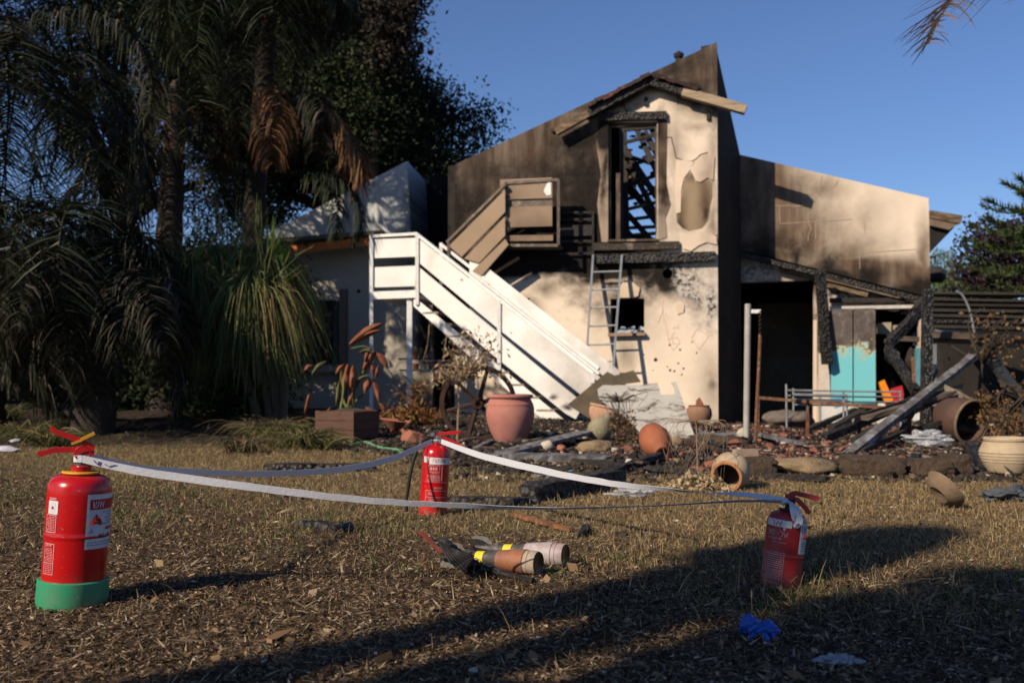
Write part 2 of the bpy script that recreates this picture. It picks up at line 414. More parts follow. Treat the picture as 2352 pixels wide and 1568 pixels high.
# exposed patch where the plaster has fallen: recessed brown render with its broken plaster rim
def zp5(x, y): return ((1340 + .3954 * x) / 1.0884, (80 + .3954 * y) / 1.0884)
T_render = mat('exposed_brown_render', (.20, .145, .09), (.13, .085, .05), 3, .9, 0, .4, .01, c3=(.24, .18, .12))
T_pl = wall_mat('loose_plaster', FAC, (.62, .50, .39), [(1632, 420, 20, 120, .4)], [], [], .3)
patch = [zp5(*q) for q in ((985, 880), (955, 905), (930, 960), (922, 1050), (915, 1140), (888, 1152), (892, 1205), (925, 1240), (965, 1258), (1050, 1240), (1090, 1190), (1100, 1100), (1115, 1040), (1112, 950), (1085, 925), (1040, 948), (1010, 945))]
wall('exposed_render', FAC, patch, [], wall_mat('stained_render', FAC, (.27, .20, .13), [(1618, 465, 14, 60, .9), (1568, 500, 12, 50, .8), (1590, 410, 20, 10, .6)], [(1564, 520, 8, 22, .6), (1622, 500, 6, 22, .6)], [], .3), house, .03, .004)
wall('plaster_sheet', FAC, [zp5(*q) for q in ((1000, 830), (1040, 785), (1085, 770), (1130, 790), (1120, 940), (1085, 922), (1040, 950), (1012, 942), (975, 870))], [], T_pl, house, .014, .018)
wall('plaster_sheet', FAC, [zp5(*q) for q in ((885, 810), (940, 812), (1000, 822), (970, 880), (935, 925), (918, 1000), (915, 1140), (885, 1150), (880, 980))], [], T_pl, house, .012, .014)
wall('plaster_sheet', FAC, [zp5(*q) for q in ((905, 1262), (960, 1280), (1010, 1275), (1060, 1262), (1140, 1290), (1145, 1345), (1080, 1330), (1030, 1350), (980, 1385), (930, 1370), (915, 1310))], [], T_pl, house, .02, .02)
wall('plaster_sheet', FAC, [(1550, 707 - 7), (1560, 690), (1572, 700), (1570, 718), (1556, 722)], [], T_pl, house, .02, .014)
wall('plaster_sheet', FAC, [(1428, 652), (1440, 640), (1456, 650), (1470, 662), (1466, 680), (1452, 684), (1424, 684), (1420, 668)], [], mat('pale_broken_plaster', (.62, .50, .36), (.5, .39, .27), 8, .9), house, .03, .03)
wall('exposed_render', FAC, [(1470, 560), (1500, 556), (1528, 566), (1512, 580), (1480, 582)], [], T_render, house, .02, .006)
# dark cracks as thin recess lines
for path in ([(820, 670), (855, 665), (868, 720), (885, 795), (930, 812), (985, 818), (1010, 805), (1040, 775), (1085, 762)], [(1000, 820), (982, 870)], [(545, 455), (560, 480), (572, 500)], [(240, 610), (250, 650), (238, 690)], [(900, 430), (895, 460)], [(1040, 1290), (1150, 1285)]):
    ps = [FAC.hit(*zp5(*q), .003) for q in path]; mb = MB()
    for a, b in zip(ps, ps[1:]): mb.bar(a, b, .011, .006, up=FAC.n)
    mb.build('plaster_crack', CHAR, house)
PINK = mat('red_crayon', (.58, .40, .31), (.55, .36, .28), 30, .9, 0, 0)
def zp2(x, y): return ((1400 + .37 * x) / 1.0884, (600 + .37 * y) / 1.0884)
for path in ([(700, 390), (690, 470), (705, 540), (720, 600), (735, 680), (765, 745), (810, 690), (790, 655), (755, 665), (765, 700), (790, 700)], [(700, 470), (660, 560)], [(710, 490), (735, 530)], [(925, 600), (890, 660), (940, 740), (1005, 650), (975, 625), (925, 600)], [(735, 680), (775, 620)], [(765, 600), (780, 585), (800, 595), (795, 570)], [(1005, 640), (1035, 650)]):
    ps = [FAC.hit(*zp2(*q), .0025) for q in path]; mb = MB()
    for a, b in zip(ps, ps[1:]): mb.bar(a, b, .008, .002, up=FAC.n)
    mb.build('crayon_line', PINK, house)

# window surrounds, beams, sill
mb = MB().prism([FAC.hit(x, y, 0.0) for x, y in ((1374, 262), (1531, 258), (1532, 276), (1376, 280))], FAC.n * .07); mb.build('window_lintel', GATOR, house)
FRM = mat('burnt_window_frame', (.16, .11, .075), (.05, .035, .026), 7, .8, 0, .4, .006, c3=(.30, .24, .18), stretch=(1, 1, .3))
fr = MB()
for a, b, wd in (((1509, 290), (1511, 552), .05), ((1420, 398), (1420, 553), .045), ((1399, 290), (1399, 553), .03)):
    fr.bar(FAC.hit(*a, -.06), FAC.hit(*b, -.06), wd, .06, up=FAC.d)
fr.bar(FAC.hit(1397, 554, .02), FAC.hit(1512, 552, .02), .14, .03)
fr.bar(FAC.hit(1405, 292, -.08), FAC.hit(1505, 288, -.08), .05, .03)
fr.build('window_frame', FRM, house)
MB().bar(FAC.hit(1362, 567, .03), FAC.hit(1560, 563, .03), .06, .11).build('window_sill', mat('burnt_stone_sill', (.09, .065, .05), (.03, .024, .02), 9, .9, 0, .6, .02, c3=(.30, .24, .18)), house)
MB().bar(FAC.hit(1364, 596, .05), FAC.hit(1643, 589, .05), .12, .135).build('floor_beam', GATOR, house)
wall('window_jamb', FAC, [(1511, 268), (1532, 266), (1530, 420), (1540, 470), (1528, 500), (1532, 545), (1511, 552)], [], wall_mat('stained_jamb', FAC, (.28, .22, .17), [(1520, 350, 30, 100, 1)], [(1522, 430, 16, 60, .8), (1520, 300, 10, 30, .8)], [], .6), house, .02, .012)
wall('window_jamb', FAC, [(1376, 281), (1397, 279), (1397, 556), (1382, 556), (1372, 470), (1380, 400), (1370, 330)], [], wall_mat('stained_jamb_left', FAC, (.30, .23, .17), [], [(1384, 300, 22, 60, 1), (1386, 440, 9, 60, .8), (1390, 380, 8, 90, .8)], [], .8), house, .02, .012)
# ground floor window: sill, reveal, broken glass
sl = MB().bar(FAC.hit(1398, 769, .03), FAC.hit(1482, 767, .03), .12, .045); slo = sl.build('window_sill', mat('brown_stone_sill', (.33, .22, .14), (.24, .16, .10), 6), house)
gl = MB()
for i in range(12):
    x = 1420 + i * 5; p = FAC.hit(x, 763 - (i % 4) * 3, -.03); gl.box(p, (.05, .02, .03 + .03 * (i % 3)), Matrix.Rotation(i * 1.3, 3, 'Y'))
gl.build('glass_shard', mat('pale_broken_glass', (.55, .57, .60), (.35, .37, .40), 9, .2), house)
# small brackets of the lost rafters
for x, y in ((1484, 233), (1347, 297), (1627, 266)):
    MB().bar(FAC.hit(x, y - 9, .02), FAC.hit(x, y + 10, .02), .045, .05, up=FAC.d).build('wall_bracket', CHAR, house)
MB().tube([FAC.hit(1269, 296, -.02), FAC.hit(1269, 296, .06)], .045, 10).build('wall_bracket', WOODOLD, house)
# gable roof edge over the window: rafters and tiles
MB().bar(FAC.hit(1277, 304, .16), FAC.hit(1352, 262, .16), .10, .10).build('eave_beam', WOODOLD, house)
MB().bar(FAC.hit(1345, 268, .12), FAC.hit(1490, 190, .12), .16, .10).build('rafter', GATOR, house)
MB().bar(FAC.hit(1488, 189, .12), FAC.hit(1600, 222, .12), .16, .09).build('rafter', GATOR, house)
MB().bar(FAC.hit(1568, 212, .16), FAC.hit(1713, 253, .16), .14, .125).build('eave_beam', mat('pale_scorched_beam', (.42, .33, .23), (.32, .24, .16), 4, .8, 0, .3, .01, c3=(.14, .10, .07), stretch=(.3, 1, 3)), house)
TILE = mat('sooted_roof_tile', (.05, .022, .016), (.02, .013, .011), 8, .85, 0, .4, .01, c3=(.20, .06, .035))
def tile(a, b, r):
    m = MB(); a, b = Vector(a), Vector(b); d = (b - a).normalized(); s = FAC.n; u = s.cross(d).normalized()
    if u.z < 0: u = -u
    vs = []
    for p, k in ((a, 1.0), (b, .8)):
        for rr in (r * k, r * k - .015):
            vs += [p + d.cross(u).normalized() * rr * math.cos(t) + u * rr * math.sin(t) for t in [math.pi * i / 6 for i in range(7)]]
    fs = []
    for i in range(6): fs += [(i, i + 1, i + 15, i + 14), (i + 7, i + 8, i + 22, i + 21), (i, i + 1, i + 8, i + 7), (i + 14, i + 15, i + 22, i + 21)]
    m.add(vs, fs); m.build('roof_tile', TILE, house, True)
random.seed(3)
for (x0, y0, x1, y1, n) in ((1352, 250, 1492, 176, 8), (1498, 178, 1598, 208, 6)):
    for i in range(n):
        f = i / n; g = (i + 1.25) / n
        for off in (.02, .2):
            j = random.uniform(-2.5, 2.5)
            tile(FAC.hit(x0 + (x1 - x0) * f, y0 + (y1 - y0) * f + j, off), FAC.hit(x0 + (x1 - x0) * g, y0 + (y1 - y0) * g + j, off), random.uniform(.06, .085))
MB().lathe([(.0, .16), (.04, .13), (.08, .10), (.07, .05), (.05, .04), (.05, -.3)], 10, Matrix.Translation(FAC.hit(1559, 140, -.35))).build('vent_cowl', CHAR, house, True)

# burnt roof seen through the window
rb = thing('roof_rafters', 'black burnt roof rafters and battens seen through the tall upper window', 'roof rafters', FAC.hit(1450, 430, -1.2))
def zq(x, y): return zp5(x, y)
for a, b, wd in (((480, 620), (760, 1040), .10), ((560, 930), (790, 1240), .11), ((640, 620), (770, 900), .09), ((560, 1130), (740, 1330), .09), ((700, 560), (790, 720), .08), ((520, 700), (770, 1180), .09), ((540, 1220), (640, 1340), .1), ((540, 560), (560, 1340), .16), ((690, 640), (760, 760), .10)):
    p, q = FAC.hit(*zq(*a), -1.6), FAC.hit(*zq(*b), -1.1); MB().bar(p, q, wd, .09, up=FAC.n).build('rafter', CHAR, rb)
for a, b in (((560, 700), (790, 640)), ((540, 770), (780, 850)), ((560, 860), (780, 780)), ((540, 980), (780, 900)), ((560, 1060), (780, 1010)), ((540, 1130), (790, 1070)), ((560, 1190), (790, 1160)), ((560, 1240), (790, 1230)), ((540, 1290), (790, 1270)), ((590, 920), (780, 1000)), ((560, 620), (790, 600)), ((560, 1330), (790, 1310))):
    MB().bar(FAC.hit(*zq(*a), -1.3), FAC.hit(*zq(*b), -1.25), .05, .06, up=FAC.n).build('batten', WOODOLD if random.random() < .35 else CHAR, rb)
mb = MB()
for i in range(20):
    x = random.uniform(545, 770); y = random.uniform(720, 1330) if i > 8 else random.uniform(640, 900)
    mb.blob(FAC.hit(*zq(x, y), -1.4), (random.uniform(.04, .09), .03, random.uniform(.02, .05)), 1, .6, 2, i)
for x, y, a, b in ((590, 850, .10, .26), (600, 960, .08, .2), (660, 1310, .3, .06)): mb.blob(FAC.hit(*zq(x, y), -1.45), (a, .05, b), 2, .7, 2.4, x)
mb.build('roof_debris', mat('burnt_debris', (.02, .015, .012), (.012, .01, .009), 9, .9, 0, .5, .01, c3=(.12, .045, .03)), rb)['kind'] = 'stuff'

# dark rooms behind the openings
def room(pl, x0, x1, z0, z1, d0, d1, parent, name='interior_wall', front=False):
    m = MB(); q = [pl.P(x0, 0, -d0), pl.P(x1, 0, -d0), pl.P(x1, 0, -d1), pl.P(x0, 0, -d1)]
    lo = [p + Vector((0, 0, z0)) for p in q]; hi = [p + Vector((0, 0, z1)) for p in q]
    m.add(lo + hi, [(1, 2, 6, 5), (2, 3, 7, 6), (3, 0, 4, 7), (0, 1, 2, 3), (4, 5, 6, 7)])
    return m.build(name, DARKIN, parent)
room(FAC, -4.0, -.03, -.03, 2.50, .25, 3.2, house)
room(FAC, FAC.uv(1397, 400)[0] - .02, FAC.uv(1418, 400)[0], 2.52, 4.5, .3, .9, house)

# side wall turning back to the wing
c0 = FAC.P(-.005, 0, 0); c1 = WNG.P(WNG.uv(1700, 400)[0], 0, 0)
top0, top1 = FAC.uv(1647, 97)[1], WNG.uv(1698, 355)[1]
sd = (c1 - c0).normalized(); nn = Vector((sd.y, -sd.x, 0))
MB().prism([c0 + Vector((0, 0, -.2)), c1 + Vector((0, 0, -.2)), c1 + Vector((0, 0, top1)), c0 + sd * .02 + Vector((0, 0, top0 - .02))], -nn * .22).build('side_wall', mat('black_shaded_side', (.020, .015, .012), (.05, .035, .026), 3, .95, 0, .3), house)  # shade of the side turned from the sun is put into this black

# wing
soot_w = [(1740, 500, 130, 170, 1), (1830, 470, 90, 90, .85), (1850, 550, 110, 130, .95), (1920, 590, 120, 80, .85), (1960, 630, 200, 46, 1), (2080, 650, 110, 56, 1), (2128, 600, 20, 90, .9), (1890, 440, 70, 60, .6), (1960, 560, 70, 50, .45), (1700, 400, 60, 60, 1), (1980, 500, 40, 60, .25)]
black_w = [(1835, 590, 20, 34, .8), (1905, 615, 28, 30, .9), (1990, 640, 42, 36, .97), (2070, 676, 90, 26, .95), (1740, 590, 80, 46, .75), (1900, 625, 150, 13, .95, -14), (2118, 670, 34, 40, .95), (1690, 520, 26, 90, .5), (1780, 560, 60, 30, .6)]
MW = wall_mat('sooty_wing_stucco', WNG, (.70, .585, .46), soot_w, black_w, [], .1)
wing = wall('wing_wall', WNG, [(1698, 355), (2133, 455), (2137, 676), (2110, 676), (1672, 566), (1690, 470)], [], MW, house, .2)
# pale vertical and horizontal joints showing through the soot
def zp6(x, y): return ((1800 + .3189 * x) / 1.0884, (360 + .3189 * y) / 1.0884)
for path in ([(800, 250), (775, 370), (725, 475), (560, 495)], [(690, 485), (690, 600), (715, 660), (690, 720), (690, 760)], [(465, 490), (470, 625), (1040, 590)], [(750, 600), (750, 740)], [(850, 600), (848, 690), (835, 760)], [(925, 290), (885, 350)], [(1130, 610), (1140, 710)], [(1090, 855), (1540, 825)], [(615, 200), (610, 230)], [(1095, 860), (1095, 980)], [(430, 485), (700, 480)]):
    ps = [WNG.hit(*zp6(*q), .0025) for q in path]; mb = MB()
    for a, b in zip(ps, ps[1:]): mb.bar(a, b, .010, .003, up=WNG.n)
    mb.build('plaster_joint', mat('pale_joint', (.36, .27, .19), (.30, .22, .15), 8), house)
black_l = [(1700, 620, 70, 40, .6), (1930, 665, 100, 20, .95, -14), (2010, 685, 90, 16, .95, -10), (1950, 690, 60, 20, .6), (1885, 760, 18, 70, .8), (1880, 650, 20, 40, .6), (2090, 690, 50, 16, .7), (1760, 600, 90, 14, .9, -14)]
ML = wall_mat('peeled_plaster', WNG, (.55, .43, .33), [(1800, 640, 60, 20, .4), (1980, 650, 140, 20, .7, -12), (1884, 830, 14, 60, .4)], black_l, [(1740, 620, 90, 30, .9), (1920, 690, 60, 26, .7)], .9)
DOOR = [(1692, 647), (1871, 641), (1873, 1010), (1692, 1010)]
CAB = [(1906, 712), (2116, 706), (2118, 1010), (1906, 1010)]
wall('lower_wing_wall', WNG, [(1668, 562), (2112, 672), (2128, 680), (2128, 1010), (2118, 1010), (2116, 706), (1906, 712), (1906, 1010), (1873, 1010), (1871, 641), (1692, 647), (1692, 1010), (1668, 1010)], [], ML, house, .18, -.14)
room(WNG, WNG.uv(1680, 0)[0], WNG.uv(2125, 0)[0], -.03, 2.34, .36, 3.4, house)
# darker block wall standing inside behind the doorway
MB().box(WNG.P(WNG.uv(1800, 0)[0] + .3, 1.0, -2.4), (1.4, .1, 2.0)).build('inner_wall', mat('dark_block_wall', (.16, .135, .10), (.08, .068, .05), 2, .95), house)
# burnt purlin strips along the lower edge of the parapet
MB().bar(WNG.hit(1676, 578, .04), WNG.hit(2120, 690, .04), .10, .07).build('purlin', GATOR, house)
for a, b, m_, hh in (((1790, 618), (1880, 640), WOODOLD, .05), ((1900, 655), (1992, 678), WOODOLD, .06), ((1905, 690), (2080, 690), CHAR, .07)):
    MB().bar(WNG.hit(*a, -.05), WNG.hit(*b, -.05), .10, hh).build('lath', m_, house)
MB().bar(WNG.hit(1904, 708, -.03), WNG.hit(2118, 704, -.03), .14, .05).build('lintel_strip', mat('white_plaster_lintel', (.55, .52, .48), (.40, .37, .33), 7), house)
for i in range(16):      # peeled plaster scabs
    x = random.uniform(1890, 2110); y = 640 + (x - 1890) * .25 + random.uniform(8, 34)
    MB().blob(WNG.hit(x, y, -.12), (random.uniform(.04, .12), .02, random.uniform(.02, .06)), 1, .6, 2, i, flat=.8).build('plaster_scab', T_pl if i % 2 else WOODOLD, house)
# eave beyond the wing
ev = MB(); Y0 = 16.2
ev.prism([pt(2138, 483, Y0), pt(2212, 495, Y0), pt(2206, 514, Y0), pt(2138, 500, Y0)], (0, .5, 0)); ev.build('eave_board', WOODOLD, house)
MB().prism([pt(2138, 502, Y0 + .02), pt(2200, 515, Y0 + .02), pt(2180, 528, Y0 + .02), pt(2138, 518, Y0 + .02)], (0, .5, 0)).build('eave_board', mat('tan_soffit', (.22, .16, .11), (.15, .10, .07), 5), house)
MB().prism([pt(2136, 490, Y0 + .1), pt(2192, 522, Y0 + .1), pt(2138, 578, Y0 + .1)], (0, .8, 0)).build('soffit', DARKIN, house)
MB().blob(pt(2150, 632, Y0 + .3), (.16, .2, .15), 2, .3, 1.5, 5).build('burnt_vent', CHAR, house)
# rear wall between annex and front, black from soot and the gap's painted shade
MB().prism([pt(930, 402, 18.4), pt(1075, 402, 17.2), pt(1075, 960, 17.2), pt(930, 960, 18.4)], (0, .2, 0)).build('rear_wall', mat('soot_and_shade_rear', (.012, .010, .009), (.007, .006, .006), 2, .95), house)
MB().prism([FAC.hit(1046, 380, -.26), FAC.hit(1046, 380, -2.9), FAC.hit(1046, 1000, -2.9), FAC.hit(1046, 1000, -.26)], -FAC.d * .12).build('return_wall', DARKIN, house)  # near-black colour holds the shade of the return as well as soot

# ------------------------------------------------------------------ white annex on the left
ANN = Plane(-1.75, 16.3, -.10)
annex = thing('white_annex', 'low white stucco annex with sloped parapet and orange fascia behind the palms', 'annex building', (-3.0, 16.4, .15))
MA = wall_mat('white_stucco', ANN, (.52, .53, .52), [], [(960, 600, 40, 200, .9)], [], .2)
wall('parapet', ANN, [(575, 557), (935, 370), (944, 538), (860, 545)], [], MA, annex, 2.0)
wall('annex_wall', ANN, [(560, 568), (985, 548), (985, 970), (560, 970)], [[(668, 684), (770, 686), (770, 838), (668, 838)]], wall_mat('cream_annex_stucco', ANN, (.54, .49, .41), [(930, 600, 70, 60, .6)], [(965, 700, 26, 260, .95)], [], .1), annex, .25, -.35)
FASC = mat('orange_fascia', (.62, .19, .035), (.48, .14, .03), 5, .7)
MB().prism([ANN.hit(668, 564, .28), ANN.hit(862, 543, .28), ANN.hit(862, 562, .28), ANN.hit(680, 583, .28)], (0, .03, 0)).build('fascia', FASC, annex)
MB().prism([ANN.hit(570, 552, .32), ANN.hit(880, 528, .32), ANN.hit(880, 537, .32), ANN.hit(570, 561, .32)], (0, .7, 0)).build('roof_edge', mat('grey_brown_roof_edge', (.16, .13, .11), (.10, .08, .07), 6), annex)
wf = MB()
for a, b in (((668, 684), (668, 838)), ((770, 686), (770, 838)), ((668, 685), (770, 687)), ((668, 838), (770, 838)), ((716, 686), (716, 838)), ((668, 722), (770, 722))):
    wf.bar(ANN.hit(*a, -.42), ANN.hit(*b, -.42), .05, .05)
wfo = wf.build('window_frame', mat('grey_green_frame', (.10, .13, .13), (.07, .09, .09), 5), annex)
gt = NT('dark_glass'); gt.set((.02, .025, .03), .08, 0, .5)
MB().prism([ANN.hit(668, 685, -.45), ANN.hit(770, 685, -.45), ANN.hit(770, 838, -.45), ANN.hit(668, 838, -.45)], (0, .01, 0)).build('pane', gt.m, annex)
MB().bar(ANN.hit(655, 850, -.25), ANN.hit(782, 850, -.25), .25, .07).build('window_sill', mat('pale_sill', (.5, .48, .44), (.4, .38, .34), 5), annex)
MB().bar(ANN.hit(789, 664, -.28), ANN.hit(789, 965, -.28), .12, .12).build('pilaster', mat('brown_pilaster', (.24, .19, .15), (.2, .16, .13), 3), annex)
MB().tube([ANN.hit(824, 668, -.36), ANN.hit(824, 668, -.30)], .03, 8).build('vent', CHAR, annex)

# ------------------------------------------------------------------ staircase
stair = thing('steel_staircase', 'white steel outdoor staircase with panelled railings climbing to a sooted upper landing', 'staircase', (0, 14, 0))
ST = Plane(-1.354, 14.2, -.5); LF = Plane(-1.354, 14.2, -.30)
WSOOT = wall_mat('scorched_white_steel', ST, (.76, .73, .69), [(1335, 900, 60, 120, .30, 30), (1370, 840, 30, 60, .5), (1140, 690, 20, 30, .10), (1250, 780, 30, 40, .12), (990, 590, 14, 30, .10)], [(1300, 930, 14, 6, .8), (1270, 905, 10, 5, .7), (1060, 640, 5, 3, .5), (1180, 760, 4, 3, .5)], [], .22, .45)
def panel(pl, poly, off=0., th=.012, m=WSOOT, nm='railing_panel'): return wall(nm, pl, poly, [], m, stair, th, off)
panel(ST, [(962, 548), (1354, 857), (1361, 866), (1362, 926), (1345, 915), (1142, 753), (962, 603)])
panel(ST, [(962, 613), (1142, 765), (1342, 927), (1322, 962), (1300, 950), (1121, 806), (962, 668)])
panel(LF, [(855, 550), (955, 546), (955, 589), (855, 593)]); panel(LF, [(855, 614), (954, 610), (953, 657), (855, 660)])
def rail(pl, a, b, off=0., wd=.045, hh=.04, m=WHITEMET, nm='handrail'):
    return MB().bar(pl.hit(*a, off), pl.hit(*b, off), wd, hh).build(nm, m, stair)
rail(ST, (957, 537), (1363, 856)); rail(LF, (851, 543), (959, 537))
rail(LF, (850, 679), (957, 675), 0, .05, .11, nm='landing_edge')
for x, y0, y1, pl in ((853, 540, 950, LF), (958, 537, 700, ST), (1146, 690, 850, ST), (1361, 855, 880, ST)):
    MB().bar(pl.hit(x, y0, .018), pl.hit(x, y1, .018), .05, .04, up=(0, 1, 0)).build('post', WHITEMET, stair)
a = LF.hit(941, 684, -.06); MB().bar(a, (a.x, a.y, .0), .075, .075, up=(0, 1, 0)).build('post', WHITEMET, stair)
panel(ST, [(950, 681), (1180, 868), (1300, 967), (1332, 1000), (1292, 1002), (1176, 905), (950, 703)], nm='stringer')
panel(ST, [(1015, 568), (1374, 850), (1374, 925), (1015, 640)], -.8); rail(ST, (1012, 560), (1376, 846), -.8)
panel(ST, [(1015, 655), (1374, 940), (1350, 985), (1015, 720)], -.8); panel(ST, [(1000, 735), (1330, 1002), (1290, 1010), (1000, 760)], -.8, nm='stringer')
rail(ST, (1100, 640), (1376, 858), -.72, .03, .03)
MB().bar(ST.hit(1013, 558, -.8), ST.hit(1013, 700, -.8), .05, .04, up=(0, 1, 0)).build('post', WHITEMET, stair)
# treads
t0 = ST.hit(957, 690); t1 = ST.hit(1306, 985)
TR = mat('worn_brown_tread', (.32, .26, .20), (.20, .14, .10), 9)
for i in range(1, 11):
    p = t0.lerp(t1, i / 10.5); MB().prism([p + ST.d * -.13, p + ST.d * .13, p + ST.d * .13 + ST.n * -.79, p + ST.d * -.13 + ST.n * -.79], (0, 0, -.03)).build('tread', TR, stair)
q = [LF.hit(852, 680, -.02), LF.hit(957, 676, -.02)]
MB().prism([q[0], q[1], q[1] - LF.n * 1.2, q[0] - LF.n * 1.2], (0, 0, -.05)).build('landing_floor', WHITEMET, stair)
# upper flight and landing, brown with soot
UF = Plane(-.09, 14.42, -.5)
UMS = wall_mat('sooted_white_steel', FAC, (.28, .20, .135), [(1060, 560, 90, 120, .95), (1130, 470, 50, 60, .6), (1230, 540, 70, 34, .6), (1180, 470, 30, 40, .5), (1170, 560, 60, 40, .7)], [(1060, 640, 60, 40, .8)], [], .3, .5)
SM = mat('sooted_steel', (.20, .15, .12), (.09, .07, .055), 6, .6, 0, .1, c3=(.30, .24, .19))
panel(UF, [(1031, 565), (1160, 436), (1160, 487), (1060, 590)], m=UMS); panel(UF, [(1066, 594), (1160, 497), (1160, 541), (1100, 604)], m=UMS)
panel(UF, [(1085, 622), (1160, 549), (1168, 562), (1105, 634)], m=UMS, nm='stringer')
rail(UF, (1027, 557), (1162, 423), m=SM)
MB().bar(UF.hit(1030, 556), UF.hit(1030, 600), .04, .04, up=(0, 1, 0)).build('post', SM, stair)
def zU(x, y): return (551.3 + .4219 * x, 349.1 + .4219 * y)
UL = .45
panel(FAC, [zU(1452, 182), zU(1728, 172), zU(1728, 280), zU(1452, 288)], UL, m=UMS); panel(FAC, [zU(1452, 330), zU(1728, 322), zU(1728, 428), zU(1452, 436)], UL, m=UMS)
panel(FAC, [zU(1450, 478), zU(1732, 474), zU(1732, 505), zU(1450, 508)], UL, .05, UMS, 'landing_edge')
panel(FAC, [zU(1452, 289), zU(1728, 281), zU(1728, 321), zU(1452, 329)], UL - .03, m=SM)
rail(FAC, zU(1446, 170), zU(1735, 152), UL, m=SM)
for x, y0, y1 in ((1447, 165, 506), (1733, 150, 506)): MB().bar(FAC.hit(*zU(x, y0), UL + .01), FAC.hit(*zU(x, y1), UL + .01), .04, .04, up=(0, 1, 0)).build('post', SM, stair)
a, b = FAC.hit(*zU(1450, 500), UL - .02), FAC.hit(*zU(1732, 500), UL - .02)
MB().prism([a, b, b - FAC.n * .42, a - FAC.n * .42], (0, 0, -.04)).build('landing_floor', SM, stair)
wall('peeled_paint', FAC, [zU(*q) for q in ((1700, 205), (1722, 182), (1722, 262), (1700, 268), (1684, 244))], [], WHITEMET, stair, .004, UL + .006)
for y in (162, 200, 260, 318, 385):        # dark bars standing in for the landing railing's cast shadow on the wall
    rail(FAC, zU(1738, y + 170), zU(1920, y + 166), .06, .02, .03 if y != 260 else .16, CHAR)
MB().bar(FAC.hit(*zU(1922, 322), .05), FAC.hit(*zU(1922, 560), .05), .03, .03).build('post', CHAR, stair)  # upright ending the bars that imitate the railing shadow

# ladder leaning on the front
lad = thing('ladder', 'grey steel ladder leaning against the scorched front wall', 'ladder', FAC.hit(1390, 975, .9))
def lp(x, y): return FAC.hit(x, y, .12 + .75 * (y - 585) / 390)
for a, b in (((1362, 586), (1338, 972)), ((1428, 586), (1399, 972))): MB().bar(lp(*a), lp(*b), .028, .05, up=(0, 1, 0)).build('rail', GALV, lad)
for y in (624, 665, 706, 748, 791, 830, 872, 914, 955):
    f = (y - 586) / 386; MB().tube([lp(1362 - 24 * f, y + 1), lp(1428 - 29 * f, y - 1)], .013, 8).build('rung', GALV, lad, True)
# ------------------------------------------------------------------ fire extinguishers
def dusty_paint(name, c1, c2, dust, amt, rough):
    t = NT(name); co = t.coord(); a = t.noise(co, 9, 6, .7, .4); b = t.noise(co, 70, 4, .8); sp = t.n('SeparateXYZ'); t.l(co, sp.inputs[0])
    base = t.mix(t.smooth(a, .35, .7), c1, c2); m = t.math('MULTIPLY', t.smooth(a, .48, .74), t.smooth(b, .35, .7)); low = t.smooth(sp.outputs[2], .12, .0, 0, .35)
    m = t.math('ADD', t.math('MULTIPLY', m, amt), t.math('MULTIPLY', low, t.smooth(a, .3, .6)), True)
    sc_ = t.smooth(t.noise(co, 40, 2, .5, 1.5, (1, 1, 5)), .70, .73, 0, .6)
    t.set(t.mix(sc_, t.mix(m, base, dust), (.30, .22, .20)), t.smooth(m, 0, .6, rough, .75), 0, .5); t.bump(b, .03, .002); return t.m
RED = dusty_paint('red_gloss_paint', (.40, .004, .005), (.31, .004, .005), (.28, .13, .09), .30, .24)
REDM = mat('red_lever_paint', (.50, .012, .010), (.38, .010, .008), 6, .35, 0, .03, .002, spec=.5)
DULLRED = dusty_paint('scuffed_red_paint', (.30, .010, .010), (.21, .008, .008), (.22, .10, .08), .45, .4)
GREEN = dusty_paint('green_plastic', (.015, .25, .12), (.012, .19, .095), (.16, .17, .10), .35, .4)
YEL = mat('yellow_plastic', (.62, .33, .02), (.55, .28, .02), 8, .4, 0, .02)
STEEL = mat('dull_steel', (.45, .43, .40), (.28, .26, .24), 14, .3, .9, .1)
BLACKR = mat('black_rubber', (.022, .022, .02), (.014, .014, .013), 9, .5, 0, .1)
PAPER = mat('white_label_print', (.60, .60, .62), (.52, .52, .55), 3, .5, 0, 0)
WHITEP = mat('white_ink', (.50, .38, .38), (.42, .30, .30), 3, .5, 0, 0)
REDP = mat('red_ink', (.42, .015, .015), (.36, .012, .012), 3, .5, 0, 0)
BLACKP = mat('black_ink', (.03, .03, .035), (.02, .02, .025), 3, .5, 0, 0)

def curved(mb, r, a0, a1, z0, z1, t=.0006, n=10, mi=0):
    vs = []
    for rr in (r + t, r):
        for z in (z0, z1):
            vs += [Vector((rr * math.sin(a0 + (a1 - a0) * i / n), -rr * math.cos(a0 + (a1 - a0) * i / n), z)) for i in range(n + 1)]
    k = n + 1; fs = [(i, i + 1, k + i + 1, k + i) for i in range(n)]
    return mb.add(vs, fs, mi)
def text_mesh(s, size, bold=0.0):
    c = bpy.data.curves.new('lettering', 'FONT'); c.body = s; c.size = size; c.align_x = 'LEFT'; c.resolution_u = 3; c.offset = bold
    o = bpy.data.objects.new('lettering', c); COL.objects.link(o); bpy.context.view_layer.update()
    me = bpy.data.meshes.new_from_object(o.evaluated_get(bpy.context.evaluated_depsgraph_get()))
    vs = [v.co.copy() for v in me.vertices]; fs = [tuple(p.vertices) for p in me.polygons]
    bpy.data.objects.remove(o); bpy.data.curves.remove(c); bpy.data.meshes.remove(me)
    return vs, fs
